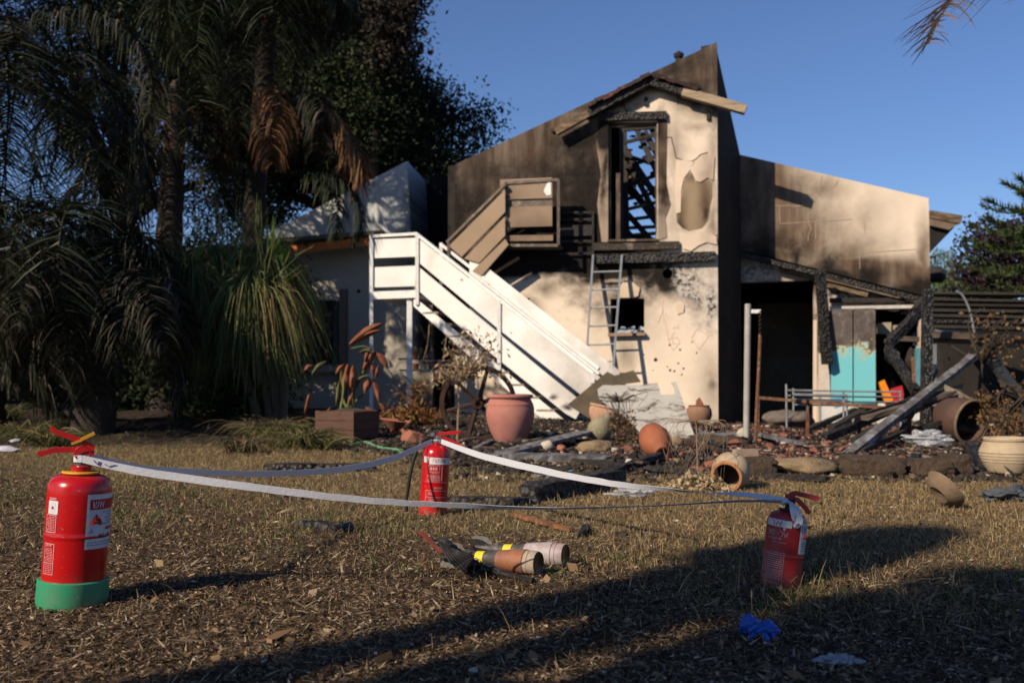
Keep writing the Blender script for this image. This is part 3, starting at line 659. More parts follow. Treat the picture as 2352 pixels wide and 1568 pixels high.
def wrap_text(mb, s, r, a0, z, h, maxw=None, bold=0.0, mi=0, shear=0.0):
    vs, fs = text_mesh(s, h / .72, bold)
    if not vs: return
    x0 = min(v.x for v in vs); x1 = max(v.x for v in vs); y0 = min(v.y for v in vs); y1 = max(v.y for v in vs)
    k = 1.0 if maxw is None else maxw / max(1e-6, x1 - x0); ky = h / max(1e-6, y1 - y0)
    out = []
    for v in vs:
        a = a0 + (v.x - x0) * k / r; out.append(Vector((r * math.sin(a), -r * math.cos(a), z + (v.y - y0) * ky)))
    mb.add(out, fs, mi)
def lines(mb, r, a0, a1, z0, z1, n, th=.0022, seed=1, mi=0):
    q = random.Random(seed)
    for i in range(n):
        z = z1 - (z1 - z0) * (i + .5) / n; a = a0 + (0 if q.random() < .6 else (a1 - a0) * q.uniform(0, .3)); e = a1
        while a < e:
            b = min(e, a + q.uniform(.03, .14)); curved(mb, r, a, b, z - th / 2, z + th / 2, n=2, mi=mi); a = b + q.uniform(.015, .03)
def frame(mb, r, a0, a1, z0, z1, th=.0018, mi=0):
    curved(mb, r, a0, a1, z0, z0 + th, mi=mi); curved(mb, r, a0, a1, z1 - th, z1, mi=mi)
    curved(mb, r, a0, a0 + th / r, z0, z1, n=1, mi=mi); curved(mb, r, a1 - th / r, a1, z0, z1, n=1, mi=mi)
def face_cam(p, tilt=0., tdir=(1, 0)):
    phi = math.atan2(-p.x, p.y)
    M = Matrix.Rotation(phi, 3, 'Z'); ax = Vector((-tdir[1], tdir[0], 0))
    return (Matrix.Rotation(tilt, 3, Vector((0, 1, 0))) @ M).to_euler()
def lever(pts, wd, th, nm, m, parent):
    """a pressed steel lever: flat top with turned-down sides along a path in the x-z plane"""
    mb = MB(); P = [Vector(p) for p in pts]
    for a, b in zip(P, P[1:]):
        mb.bar(a, b, wd, th, up=(0, 0, 1))
        for s in (-1, 1): o = Vector((0, s * wd / 2, -.005)); mb.bar(a + o, b + o, th, .014, up=(0, 0, 1))
    mb.tube([P[-1] + Vector((0, -wd / 2, -.002)), P[-1] + Vector((0, wd / 2, -.002))], .007, 8)
    return mb.build(nm, m, parent, True, world=False)

# left: red cylinder with a green foot
pL = gnd(165, 1386); eL = thing('fire_extinguisher', 'red fire extinguisher with green base and yellow collar standing at far left', 'fire extinguisher', pL - Vector((0, 0, .004)), 'fire extinguishers holding up the tape', face_cam(pL, R(3.0)))
MB().lathe([(.0845, .05), (.0845, .08), (.0845, .188), (.0845, .193), (.0862, .197), (.0862, .203), (.0845, .207), (.0845, .212), (.0845, .310), (.0843, .322), (.083, .336), (.078, .349), (.068, .359), (.052, .365), (.028, .368)], 48).build('cylinder', RED, eL, True, False, 30)
MB().lathe([(.0, 0), (.086, 0), (.092, .004), (.0945, .014), (.094, .075), (.0915, .077), (.085, .0775)], 48).build('base', GREEN, eL, True, False, 30)
MB().lathe([(.026, .368), (.050, .3685), (.051, .371), (.049, .374), (.026, .374)], 36).build('collar', YEL, eL, True, False)
MB().lathe([(.027, .366), (.0275, .388), (.022, .390), (.0, .390)], 24).build('neck', RED, eL, True, False)
MB().lathe([(.018, .389), (.019, .398), (.014, .402), (.014, .420), (.0, .42)], 18).build('valve', STEEL, eL, True, False)
MB().box((.006, 0, .432), (.05, .030, .026)).build('valve_head', REDM, eL, False, False)
lever([(.02, 0, .436), (-.03, 0, .438), (-.075, 0, .436), (-.108, 0, .424)], .020, .003, 'handle', REDM, eL)
lever([(.026, 0, .444), (.0, 0, .462), (-.035, 0, .474), (-.082, 0, .492)], .018, .003, 'lever', REDM, eL)
MB().bar((-.006, -.014, .463), (.028, -.014, .482), .008, .016, (0, 1, 0)).bar((-.03, -.013, .450), (.0, -.013, .463), .006, .006).build('safety_tag', YEL, eL, False, False)
MB().tube([(.0 + .020 * math.cos(a), -.020 - .003 * math.sin(a), .425 + .020 * math.sin(a)) for a in [i * math.pi / 10 for i in range(21)]], .0016, 6).build('pull_ring', REDM, eL, True, False)
lab = MB(); curved(lab, .0850, R(14), R(98), .168, .318, .0008, 16, 0)
curved(lab, .0862, R(19), R(96), .276, .304, n=12, mi=1)
wrap_text(lab, 'שא', .0872, R(24), .281, .018, .036, .0, 0)
for a, z, s in ((29, .243, .010), (35, .240, .013), (24, .236, .008), (32, .252, .008), (39, .234, .008)): lab.lathe([(s, 0), (s * .6, s * .8), (.0001, s * 1.5)], 8, Matrix.Translation((.0868 * math.sin(R(a)), -.0868 * math.cos(R(a)), z)) @ Matrix.Diagonal((1, .12, 1, 1)), mi=1)
for a, z in ((32, .238), (33, .246)): curved(lab, .0892, R(a - 3), R(a + 3), z, z + .006, n=3, mi=2)
wrap_text(lab, '067  190', .0872, R(40), .198, .011, .048, .0003, 2)
curved(lab, .0868, R(56), R(80), .219, .226, n=4, mi=1)
lines(lab, .0866, R(46), R(92), .232, .272, 5, .0018, 3, 2); lines(lab, .0866, R(17), R(86), .176, .190, 2, .0016, 4, 2)
tri = [(R(20), .214), (R(28), .214), (R(24), .223)]
for (a, z), (b, y) in zip(tri, tri[1:] + tri[:1]):
    lab.tube([(.0868 * math.sin(a), -.0868 * math.cos(a), z), (.0868 * math.sin(b), -.0868 * math.cos(b), y)], .0006, 4, mi=2)
lab.build('label', [PAPER, REDP, BLACKP], eL, False, False)
pr = MB(); curved(pr, .0850, R(-62), R(-38), .262, .298, n=6, mi=1); frame(pr, .0850, R(-66), R(-40), .212, .260); frame(pr, .0850, R(-66), R(-40), .098, .182, .0016)
lines(pr, .0852, R(-63), R(-43), .217, .256, 9, .0013, 5); lines(pr, .0852, R(-63), R(-43), .132, .170, 9, .0012, 6); lines(pr, .0852, R(-63), R(-43), .102, .126, 5, .0012, 7)
curved(pr, .0852, R(-66), R(-40), .128, .1296); curved(pr, .0852, R(-60), R(-42), .301, .303); curved(pr, .0852, R(-60), R(-42), .305, .3065)
wrap_text(pr, 'אזח דיי', .0856, R(-62), .173, .006, .024)
frame(pr, .0858, R(-54), R(-44), .268, .292, .0008, 0)
pr.lathe([(.0022, 0), (.003, .003), (.0002, .009)], 6, Matrix.Translation((-.0656, -.0562, .276)), mi=2)
pr.build('lettering', [WHITEP, PAPER, REDP], eL, False, False)

# middle: taller red cylinder with black hose
pM = gnd(993, 1181); eM = thing('fire_extinguisher', 'bright red fire extinguisher with black hose, farthest back of the three', 'fire extinguisher', pM - Vector((0, 0, .012)), 'fire extinguishers holding up the tape', face_cam(pM, R(3.6)))
MB().lathe([(.0, .0), (.060, .0), (.064, .006), (.064, .02), (.064, .153), (.064, .158), (.0652, .161), (.0652, .165), (.064, .168), (.064, .173), (.064, .28), (.0638, .292), (.061, .308), (.053, .322), (.040, .331), (.020, .336)], 44).build('cylinder', RED, eM, True, False, 30)
MB().lathe([(.020, .334), (.020, .346), (.016, .348), (.016, .352)], 18).build('neck', RED, eM, True, False)
MB().lathe([(.021, .347), (.021, .356), (.014, .358), (.013, .374), (.0, .374)], 14).box((.0, 0, .368), (.034, .024, .02)).build('valve', STEEL, eM, True, False)
MB().lathe([(.0, -.008), (.013, -.008), (.014, .006), (.0, .008)], 14, Matrix.Translation((-.026, -.004, .383)) @ Matrix.Rotation(R(-50), 4, 'Y')).build('gauge', mat('bright_gauge', (.5, .55, .62), (.3, .3, .33), 20, .2, .6), eM, True, False)
lever([(-.006, 0, .376), (.004, 0, .390), (.030, 0, .397), (.10, 0, .405)], .020, .003, 'lever', REDM, eM)
lever([(.0, 0, .376), (.040, 0, .372), (.095, 0, .352)], .018, .003, 'handle', REDM, eM)
MB().tube([(-.018, -.005, .368), (-.04, -.012, .370), (-.07, -.02, .352), (-.092, -.024, .310), (-.106, -.024, .25), (-.118, -.02, .17), (-.124, -.018, .09), (-.123, -.018, .022)], [.008] * 7 + [.009], 10).build('hose', BLACKR, eM, True, False)
MB().tube([(-.004, -.022, .337), (-.006, -.045, .325), (.002, -.062, .305), (.02, -.063, .285), (.038, -.056, .268)], .0014, 6).build('safety_cord', BLACKR, eM, True, False)
pr = MB(); curved(pr, .0645, R(-28), R(88), .250, .281, n=14, mi=1); curved(pr, .0645, R(-58), R(-34), .256, .283, n=4, mi=1)
wrap_text(pr, 'הקבא', .0655, R(-14), .256, .018, .060, .0, 2); frame(pr, .0655, R(-52), R(-40), .262, .277, .0012, 2)
frame(pr, .0645, R(-32), R(18), .214, .246, .0014); frame(pr, .0645, R(-24), R(8), .220, .240, .0010)
for a in (-18, -8, 2): curved(pr, .0645, R(a - 3), R(a + 3), .225, .235, n=2)
lines(pr, .0645, R(-28), R(16), .207, .212, 1, .0018, 2)
frame(pr, .0645, R(-34), R(20), .156 + .014, .196 + .004, .0012); curved(pr, .0645, R(-6), R(-5), .170, .200, n=1); lines(pr, .0645, R(-30), R(18), .174, .197, 6, .0014, 8)
lines(pr, .0658, R(-2), R(34), .138, .146, 2, .0018, 9)
frame(pr, .0645, R(-36), R(60), .060, .130, .0016); curved(pr, .0645, R(-36), R(60), .098, .0996, n=8); lines(pr, .0645, R(-26), R(-4), .108, .122, 3, .0018, 10); lines(pr, .0645, R(-20), R(6), .078, .094, 3, .0018, 11)
curved(pr, .0645, R(26), R(30), .175, .245, n=1)
pr.build('lettering', [WHITEP, PAPER, REDP], eM, False, False)

# right: small red cylinder in the shade
pR = gnd(1790, 1343); eR = thing('fire_extinguisher', 'small dark red fire extinguisher leaning in the shade at right with white bow', 'fire extinguisher', pR - Vector((0, 0, .006)), 'fire extinguishers holding up the tape', face_cam(pR, R(7.5)))
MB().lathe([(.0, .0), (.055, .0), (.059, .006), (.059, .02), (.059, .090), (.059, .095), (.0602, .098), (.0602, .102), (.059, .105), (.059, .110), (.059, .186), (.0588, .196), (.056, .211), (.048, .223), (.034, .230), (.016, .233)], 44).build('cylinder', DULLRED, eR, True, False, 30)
MB().lathe([(.014, .231), (.030, .234), (.030, .237), (.012, .239), (.012, .250), (.017, .252), (.017, .268), (.0, .27)], 18).build('valve', BLACKR, eR, True, False)
lever([(-.008, 0, .262), (-.002, 0, .284), (.012, 0, .293), (.04, 0, .291), (.078, 0, .286)], .020, .003, 'lever', DULLRED, eR)
lever([(.0, 0, .272), (.022, 0, .274), (.048, 0, .254), (.058, 0, .240)], .018, .004, 'handle', DULLRED, eR)
MB().box((.0, 0, .268), (.03, .022, .028)).build('valve_head', DULLRED, eR, False, False)
pr = MB(); curved(pr, .0595, R(-68), R(14), .186, .207, n=12, mi=1)
wrap_text(pr, 'בא', .0603, R(-52), .190, .014, .040, .0, 2)
wrap_text(pr, 'רשוב', .0597, R(-60), .160, .015, .028, .0); wrap_text(pr, '-', .0597, R(-26), .166, .0015, .004, .0003); wrap_text(pr, 'לע', .0597, R(-16), .158, .017, .022, .0)
pr.lathe([(.003, 0), (.0044, .005), (.0002, .014)], 8, Matrix.Translation((-.006, -.0597, .176)))
wrap_text(pr, 'בא יבכבר דיי', .0597, R(-58), .147, .007, .050, .0); lines(pr, .0597, R(-52), R(4), .138, .142, 1, .0012, 5)
frame(pr, .0597, R(-70), R(2), .058, .110, .0013); lines(pr, .0597, R(-66), R(-2), .062, .106, 7, .0024, 12)
frame(pr, .0597, R(-70), R(2), .030, .056, .0013); lines(pr, .0597, R(-66), R(-2), .033, .053, 4, .0020, 13); wrap_text(pr, 'תוריהז תוארוה', .0597, R(-58), .016, .007, .056, .0)
pr.build('lettering', [WHITEP, PAPER, REDP], eR, False, False)
lab = MB(); curved(lab, .0597, R(42), R(92), .112, .204, n=8); frame(lab, .0603, R(48), R(88), .176, .194, .0014, 2); wrap_text(lab, 'שא', .0603, R(56), .179, .012, .018, .0005, 2)
lab.lathe([(.006, 0), (.008, .006), (.0002, .016)], 8, Matrix.Translation((.0595 * math.sin(R(62)), -.0595 * math.cos(R(62)), .158)), mi=1)
lines(lab, .0603, R(50), R(86), .118, .148, 4, .002, 14, 2)
lab.build('label', [PAPER, REDP, BLACKP], eR, False, False)
bpy.context.view_layer.update()

# ------------------------------------------------------------------ white tape strung between them
t = NT('white_tape'); t.set((.62, .63, .68), .4, 0, .3)
tr = t.n('BsdfTranslucent'); tr.inputs[0].default_value = (.6, .62, .68, 1); mx = t.n('MixShader'); mx.inputs[0].default_value = .25
t.l(t.b.outputs[0], mx.inputs[1]); t.l(tr.outputs[0], mx.inputs[2]); t.l(mx.outputs[0], t.t.nodes['Material Output'].inputs[0]); t.bump(t.noise(t.coord(), 90, 4, .7, 1.0), .5, .004); TAPE = t.m
def catmull(P, n):
    P = [P[0] * 2 - P[1]] + list(P) + [P[-1] * 2 - P[-2]]; out = []
    for i in range(1, len(P) - 2):
        for k in range(n):
            s = k / n; a, b, c, d = P[i - 1:i + 3]
            out.append(.5 * ((2 * b) + (-a + c) * s + (2 * a - 5 * b + 4 * c - d) * s * s + (-a + 3 * b - 3 * c + d) * s ** 3))
    out.append(P[-2]); return out
def ribbon(nm, pts, parent, th=.0006):
    """pts: (point, width, twist in degrees; 0 = the flat side faces the side)"""
    C_ = catmull([Vector(p[0]) for p in pts], 8); W = catmull([Vector((p[1], p[2], 0)) for p in pts], 8)
    vs = []
    for i, p in enumerate(C_):
        d = (C_[min(i + 1, len(C_) - 1)] - C_[max(i - 1, 0)]).normalized(); s = d.cross(Vector((0, 0, 1))).normalized(); u = s.cross(d)
        a = R(W[i].y + 6 * noise.noise(Vector((i * .5, 4, W[i].x * 70)))); wv = u * math.cos(a) + s * math.sin(a); nv = wv.cross(d); h = W[i].x / 2 * (1 + .07 * noise.noise(Vector((i * .9, W[i].x * 90, 1)))); p = p + u * .0015 * noise.noise(Vector((i * .6, 2, W[i].x * 50)))
        vs += [p - wv * h - nv * th, p + wv * h - nv * th, p + wv * h + nv * th, p - wv * h + nv * th]
    fs = []
    for i in range(len(C_) - 1):
        for k in range(4): fs.append((4 * i + k, 4 * i + (k + 1) % 4, 4 * i + 4 + (k + 1) % 4, 4 * i + 4 + k))
    return MB().add(vs, fs).build(nm, TAPE, parent, True)
def onext(e, v): return Matrix.Translation(e.location) @ e.rotation_euler.to_matrix().to_4x4() @ Vector(v)
aL = onext(eL, (.0, -.022, .410)); aM = onext(eM, (-.012, -.012, .352)); aR = onext(eR, (-.016, -.012, .258))
tape = thing('barrier_tape', 'white plastic ribbon tied in a triangle between the three extinguishers', 'tape', aR)
def dep(px, py, f, a, b):      # a point seen at a pixel, at a depth part way between two ends
    Y = a.y + (b.y - a.y) * f; return pt(px, py, Y)
s1 = [(aL, .020, 0)] + [(dep(x, y, f, aL, aR), w_, tw) for x, y, f, w_, tw in ((330, 1083, .12, .022, 4), (600, 1121, .30, .022, 10), (850, 1149, .47, .020, 20), (1050, 1160, .6, .018, 35), (1250, 1167, .72, .018, 62), (1500, 1161, .86, .018, 72), (1700, 1150, .95, .018, 64))] + [(aR, .014, 45)]
ribbon('tape_span', s1, tape)
s2 = [(aL + Vector((.01, .02, .004)), .020, 0)] + [(dep(x, y, f, aL, aM), w_, tw) for x, y, f, w_, tw in ((330, 1076, .14, .022, 8), (480, 1085, .36, .023, 18), (620, 1087, .56, .024, 20), (780, 1078, .75, .026, 12), (900, 1053, .89, .027, 4))] + [(aM + Vector((-.012, 0, 0)), .022, 0)]
ribbon('tape_span', s2, tape)
s3 = [(aM + Vector((.03, 0, 0)), .022, 0)] + [(dep(x, y, f, aM, aR), w_, tw) for x, y, f, w_, tw in ((1100, 1044, .12, .029, 2), (1250, 1081, .33, .028, 4), (1400, 1109, .53, .024, 14), (1530, 1123, .69, .020, 50), (1610, 1130, .79, .020, 82), (1700, 1134, .9, .020, 120))] + [(aR + Vector((0, .006, .006)), .016, 150)]
ribbon('tape_span', s3, tape)
ribbon('bow_loop', [(onext(eR, q), w_, tw) for q, w_, tw in (((-.004, -.020, .262), .014, 90), ((.008, -.040, .255), .020, 80), ((.014, -.058, .235), .024, 70), ((.022, -.068, .205), .022, 40), ((.030, -.064, .200), .018, 10), ((.033, -.058, .222), .022, -60), ((.020, -.040, .252), .016, -90))], tape)
MB().blob(onext(eR, (-.012, -.018, .260)), (.014, .012, .010), 2, .5, 2, 4).build('knot', TAPE, tape, True)
ribbon('tape_wrap', [(onext(eL, (.022 * math.cos(a), .022 * math.sin(a), .410)), .020, 0) for a in [i * math.pi / 4 - 1.6 for i in range(9)]], tape)
ribbon('tape_wrap', [(onext(eM, (.019 * math.cos(a), .019 * math.sin(a), .352)), .016, 0) for a in [i * math.pi / 4 - 1.6 for i in range(9)]], tape)
# blue handwriting on the tape near the left knot
mb = MB(); u = (dep(330, 1083, .12, aL, aR) - aL).normalized()
for path in ([(.032, .006), (.040, -.002), (.046, -.006), (.052, .004), (.046, .005), (.044, -.004)], [(.062, .001), (.075, -.003), (.086, .003), (.094, .005)]):
    ps = [aL + u * a + Vector((0, -.0015, b - .002)) for a, b in path]
    mb.tube(ps, .0011, 5)
mb.build('pen_mark', mat('blue_pen', (.05, .05, .20), (.04, .04, .16), 9), tape)

# ------------------------------------------------------------------ spent mortar rounds and torn metal
GREYM = mat('scorched_grey_metal', (.11, .105, .10), (.055, .05, .047), 22, .6, .3, .25, .002, c3=(.17, .16, .15))
ORNG = mat('rust_orange_casing', (.33, .135, .06), (.24, .10, .055), 16, .6, .1, .2, .002, c3=(.16, .10, .08))
WHTC = mat('chalky_white_casing', (.46, .42, .42), (.36, .31, .32), 10, .6, 0, .2, .002, c3=(.25, .15, .12))
CREAMC = mat('crusted_cream_collar', (.42, .35, .27), (.28, .22, .16), 60, .8, 0, .6, .003)
DISC = mat('dark_glossy_disc', (.03, .024, .02), (.012, .010, .009), 14, .25, .2, .1)
YT = mat('yellow_tape', (.72, .55, .03), (.62, .46, .02), 20, .5, 0, .1)
def mortar(head, tail, casing, lab_, Lr=.335, fin_ang=0.):
    head, tail = Vector(head), Vector(tail); d = (head - tail).normalized()
    x = d.cross(Vector((0, 0, 1))).normalized(); z = x.cross(d)
    M = Matrix.Translation(head - d * Lr) @ Matrix((( d.x, x.x, z.x, 0), (d.y, x.y, z.y, 0), (d.z, x.z, z.z, 0), (0, 0, 0, 1)))
    M = M @ Matrix(((0, 0, 1, 0), (0, 1, 0, 0), (1, 0, 0, 0), (0, 0, 0, 1)))      # local z becomes the long axis
    o = thing('spent_mortar_round', lab_, 'mortar round', head - d * Lr, 'spent mortar rounds on the lawn')
    MB().lathe([(.0, .0), (.016, .0), (.017, .01), (.019, .07), (.021, .13), (.026, .165), (.030, .19)], 28, M).build('tail_tube', GREYM, o, True)
    MB().lathe([(.030, .1895), (.035, .225), (.0385, .265), (.040, .285), (.0405, .290), (.0385, .292)], 36, M).build('casing', casing, o, True)
    MB().lathe([(.0378, .2925), (.0378, .305), (.036, .3065), (.038, .308), (.0375, .325), (.036, .332)], 36, M).build('collar', CREAMC if casing is ORNG else WHTC, o, True)
    MB().lathe([(.036, .3315), (.0345, .335), (.031, .3335), (.0, .3315)], 36, M).build('end_disc', DISC, o, True)
    MB().lathe([(.0212, .108), (.0222, .112), (.0232, .135), (.0226, .139)], 28, M).build('yellow_band', YT, o, True)
    mb = MB()
    for k in range(10):
        a = k * 2.4; zz = .05 + .0145 * (k % 5) + (.1 if k > 7 else 0); rr = .0196 if zz < .12 else .0215
        mb.lathe([(.0022, 0), (.0, .0008)], 6, M @ Matrix.Rotation(a, 4, 'Z') @ Matrix.Translation((rr, 0, zz)) @ Matrix.Rotation(R(90), 4, 'Y'))
    mb.build('vent_hole', CHAR, o); o.children[-1]['kind'] = 'stuff'
    for k in range(6):
        a = fin_ang + k * math.pi / 3; Rm = M @ Matrix.Rotation(a, 4, 'Z')
        poly = [(.012, -.045), (.034, -.056), (.044, -.048), (.045, -.014), (.040, .006), (.016, .030)]
        tw = .004
        MB().prism([Rm @ Vector((r_, -.001, z_ + .03)) for r_, z_ in poly], (Rm.to_3x3() @ Vector((0, 1, 0))) * .002).build('fin', GREYM, o)
    return o
h1 = pt(1238, 1291, 3.17); h1.z = gz(h1.x, h1.y) + .043
mortar(h1, h1 + Vector((-.30, .165, -.003)), ORNG, 'rusty orange spent mortar round with yellow band, nearer of the pair', .335, .5)
h2 = pt(1300, 1272, 3.33); h2.z = gz(h2.x, h2.y) + .043
mortar(h2, h2 + Vector((-.30, .145, -.002)), WHTC, 'chalky white spent mortar round with yellow band behind the rusty one', .335, .6)
def g3(x, y, h=0.): p = gnd(x, y); p.z += h; return p
tm = thing('torn_rocket_tail', 'mangled dark metal rocket tail with ribbed fins and thin snapped tube', 'torn metal', g3(1110, 1310))
TORN = mat('torn_dark_metal', (.075, .050, .042), (.035, .028, .026), 18, .35, .6, .3, .003, c3=(.11, .10, .098))
MB().tube(catmull([g3(1116, 1320, .020), g3(1130, 1324, .022), g3(1150, 1329, .018), g3(1180, 1334, .014), g3(1222, 1343, .012)], 5), [.021, .021, .021, .020, .0185, .017, .015, .014, .014, .013, .0125, .012, .012, .011, .011, .011, .011, .010, .010, .010, .010], 12).build('snapped_tube', TORN, tm, True)
BBM = mat('black_bent_metal', (.035, .034, .032), (.07, .06, .055), 14, .42, .5, .3)
for i in range(8):
    a, b = pt(1010 + 6 * i, 1246 + 3.0 * i, 3.26), pt(1052 + 5 * i, 1309 - 5 * i, 3.07); m_ = a.lerp(b, .5) + Vector((0, .01, -.012 + .002 * i))
    MB().tube(catmull([a, m_, b], 6), [.0028 + .0016 * math.sin(k * .5) for k in range(13)], 6).build('bent_rib', BBM, tm, True)
MB().prism([pt(1008, 1246, 3.29), pt(1052, 1266, 3.29), pt(1090, 1276, 3.10), pt(1066, 1312, 3.08), pt(1030, 1290, 3.2)], (0, .006, -.002)).build('torn_sheet', TORN, tm)
MB().blob(pt(1026, 1250, 3.27), (.034, .016, .017), 3, .55, 2.2, 3, Matrix.Rotation(R(24), 3, 'Y')).build('folded_end', BBM, tm, True, auto=60)
MB().blob(g3(1094, 1312, .030), (.050, .028, .026), 3, .6, 1.9, 8, Matrix.Rotation(R(14), 3, 'Y')).build('crushed_body', TORN, tm, True, auto=50)
MB().prism([g3(1072, 1296, .03), g3(1082, 1285, .05), g3(1110, 1290, .045), g3(1116, 1308, .035), g3(1094, 1308, .02)], (.004, .01, .004)).prism([g3(1085, 1290, .05), g3(1118, 1291, .03), g3(1112, 1318, .02), g3(1090, 1310, .052)], (.0, -.012, .008)).build('torn_sheet', TORN, tm); tm.children[-1]['kind'] = 'stuff'
MB().tube([g3(1222, 1343, .012), g3(1225, 1343.5, .012)], [.0112, .0112], 12).tube([g3(1240, 1352, .004), g3(1250, 1346, .02), g3(1248, 1353, .004)], .0012, 5).build('tube_end', CHAR, tm)
stp = thing('red_brown_strip', 'flat red-brown wooden strip lying beside the mangled metal', 'wooden strip', g3(985, 1250))
MB().bar(g3(967, 1242, .035), g3(1018, 1283, .020), .024, .006, up=(0.3, -.4, 1)).build('strip', mat('red_brown_varnish', (.20, .035, .012), (.13, .025, .012), 8, .35, 0, .1), stp)
# ------------------------------------------------------------------ garden objects
def jar(name, label, px, py, prof, m, M=None, group=None, seg=32, extra=None, cat='clay pot', lift=0.0):
    p = gnd(px, py); p.z += lift
    o = thing(name, label, cat, p, group)
    MM = Matrix.Translation(p) @ (M if M is not None else Matrix.Identity(4))
    MB().lathe(prof, seg, MM).build('body', m, o, True)
    if extra: extra(o, MM)
    return o
POTM = NT('dusty_pink_terracotta'); co = POTM.coord(); f1 = POTM.noise(co, 3, 6, .7); f2 = POTM.noise(co, 30, 5, .7, 0, (1, 1, 4))
POTM.set(POTM.mix(POTM.smooth(f2, .6, .72, 0, .5), POTM.ramp(f1, [(.3, (.30, .115, .090)), (.6, (.38, .17, .140)), (.8, (.42, .24, .20))]), (.5, .35, .28)), .9, 0, .1); POTM.bump(f2, .4, .006); POTM = POTM.m
def rimband(o, MM):
    MB().lathe([(.205, .44), (.222, .445), (.226, .46), (.218, .475), (.195, .478), (.185, .45)], 36, MM).build('rim', POTM, o, True)
jar('terracotta_urn', 'large dusty pink terracotta urn with thick rim standing in front of the stairs', 1172, 1012,
    [(.0, 0), (.130, 0), (.140, .01), (.165, .06), (.200, .13), (.226, .21), (.236, .28), (.232, .35), (.224, .375), (.226, .380), (.218, .395), (.205, .42), (.198, .445), (.18, .44), (.19, .38), (.0, .36)], POTM, None, None, 40, rimband)
# small round bowl pot by the wall corner
jar('bowl_pot', 'small round soot-bottomed bowl pot on a stand at the front wall corner', 1606, 992, [(.0, .04), (.06, .045), (.12, .10), (.148, .17), (.140, .24), (.115, .27), (.125, .285), (.11, .285), (.10, .26), (.0, .24)],
    mat('scorched_bowl', (.30, .17, .10), (.20, .11, .07), 2, .8, 0, .2, c3=(.04, .028, .02)), None, None, 32,
    lambda o, MM: (MB().tube([MM @ Vector((.12 * math.cos(a), .12 * math.sin(a), .05)) for a in [i * math.pi / 8 for i in range(17)]], .006, 6).build('stand', DARKRUST, o),
                   MB().prism([MM @ Vector(q) for q in ((-.05, -.05, .26), (.07, -.03, .26), (.0, -.04, .38), (-.04, -.05, .34))], (0, .01, 0)).build('shard', TERRA, o)), lift=.02)
# orange jug on its side
Mj = Matrix.Translation((0, 0, .12)) @ Matrix.Rotation(R(118), 4, 'X') @ Matrix.Rotation(R(10), 4, 'Y') @ Matrix.Translation((0, 0, -.13))
jar('clay_jug', 'toppled orange clay jug with sooted mouth lying among the rubble', 1508, 1050, [(.0, -.07), (.05, -.06), (.10, -.01), (.122, .07), (.118, .15), (.09, .21), (.06, .245), (.052, .275), (.06, .285), (.045, .285), (.04, .25), (.0, .24)], TERRAO, Mj)
# fallen beige pot with dried flowers
Mp = Matrix.Translation((0, 0, .105)) @ Matrix.Rotation(R(-28), 4, 'Z') @ Matrix.Rotation(R(104), 4, 'X') @ Matrix.Translation((0, 0, -.10))
def pot_extra(o, MM):
    MB().lathe([(.078, .188), (.092, .190), (.095, .200), (.090, .208), (.076, .208), (.070, .185)], 32, MM).build('rim', mat('orange_rim', (.42, .20, .09), (.33, .15, .07), 6), o, True)
    MB().lathe([(.0, .09), (.09, .085)], 24, MM).build('soil', DARKIN, o)
jar('fallen_pot', 'rounded beige clay pot lying on its side on the lawn spilling dried flowers', 1680, 1122, [(.0, -.01), (.06, 0), (.095, .04), (.112, .09), (.108, .14), (.088, .185), (.078, .195), (.070, .175), (.092, .12), (.08, .04), (.0, .03)], CLAYB, Mp, extra=pot_extra)
# ribbed beige pot far right
def ribs(o, MM):
    for z in (.06, .09, .12, .15, .18): pass
    MB().lathe([(.15, .25), (.168, .252), (.172, .268), (.160, .280), (.142, .278), (.135, .25)], 36, MM).build('rim', CLAYB, o, True)
prof = [(.0, 0), (.12, 0)] + [(.13 + .072 * math.sin(min(1, z / .17) * 1.5) - max(0, z - .17) * .45 + (.003 if i % 2 else -.002), z) for i, z in enumerate(np.arange(.01, .25, .012))] + [(.15, .255), (.13, .25), (.0, .22)]
jar('ribbed_pot', 'wide ribbed beige clay pot with open rim at the far right edge', 2314, 1086, prof, CLAYB, Matrix.Scale(.86, 4), None, 40, ribs)
# large dark ceramic vat on its side
Mv = Matrix.Translation((0, 0, .22)) @ Matrix.Rotation(R(24), 4, 'Z') @ Matrix.Rotation(R(100), 4, 'X') @ Matrix.Translation((0, 0, -.24))
VAT = mat('dark_glazed_clay', (.10, .055, .04), (.05, .032, .026), 4, .6, 0, .2)
jar('tipped_vat', 'large dark clay vat tipped over with its wide mouth facing the lawn', 2207, 1026, [(.0, 0), (.11, 0), (.17, .08), (.20, .2), (.205, .30), (.205, .36), (.19, .362), (.185, .30), (.17, .12), (.0, .06)], VAT, Mv,
    extra=lambda o, MM: (MB().lathe([(.190, .356), (.212, .358), (.216, .372), (.205, .380), (.190, .376)], 40, MM).build('rim', mat('tan_rim', (.24, .17, .10), (.14, .10, .06), 9), o, True),
                         MB().blob(MM @ Vector((.0, -.10, .22)), (.14, .10, .05), 2, .6, 3, 4).build('debris', mat('vat_debris', (.10, .04, .03), (.05, .04, .04), 20, .9, 0, .6), o)))
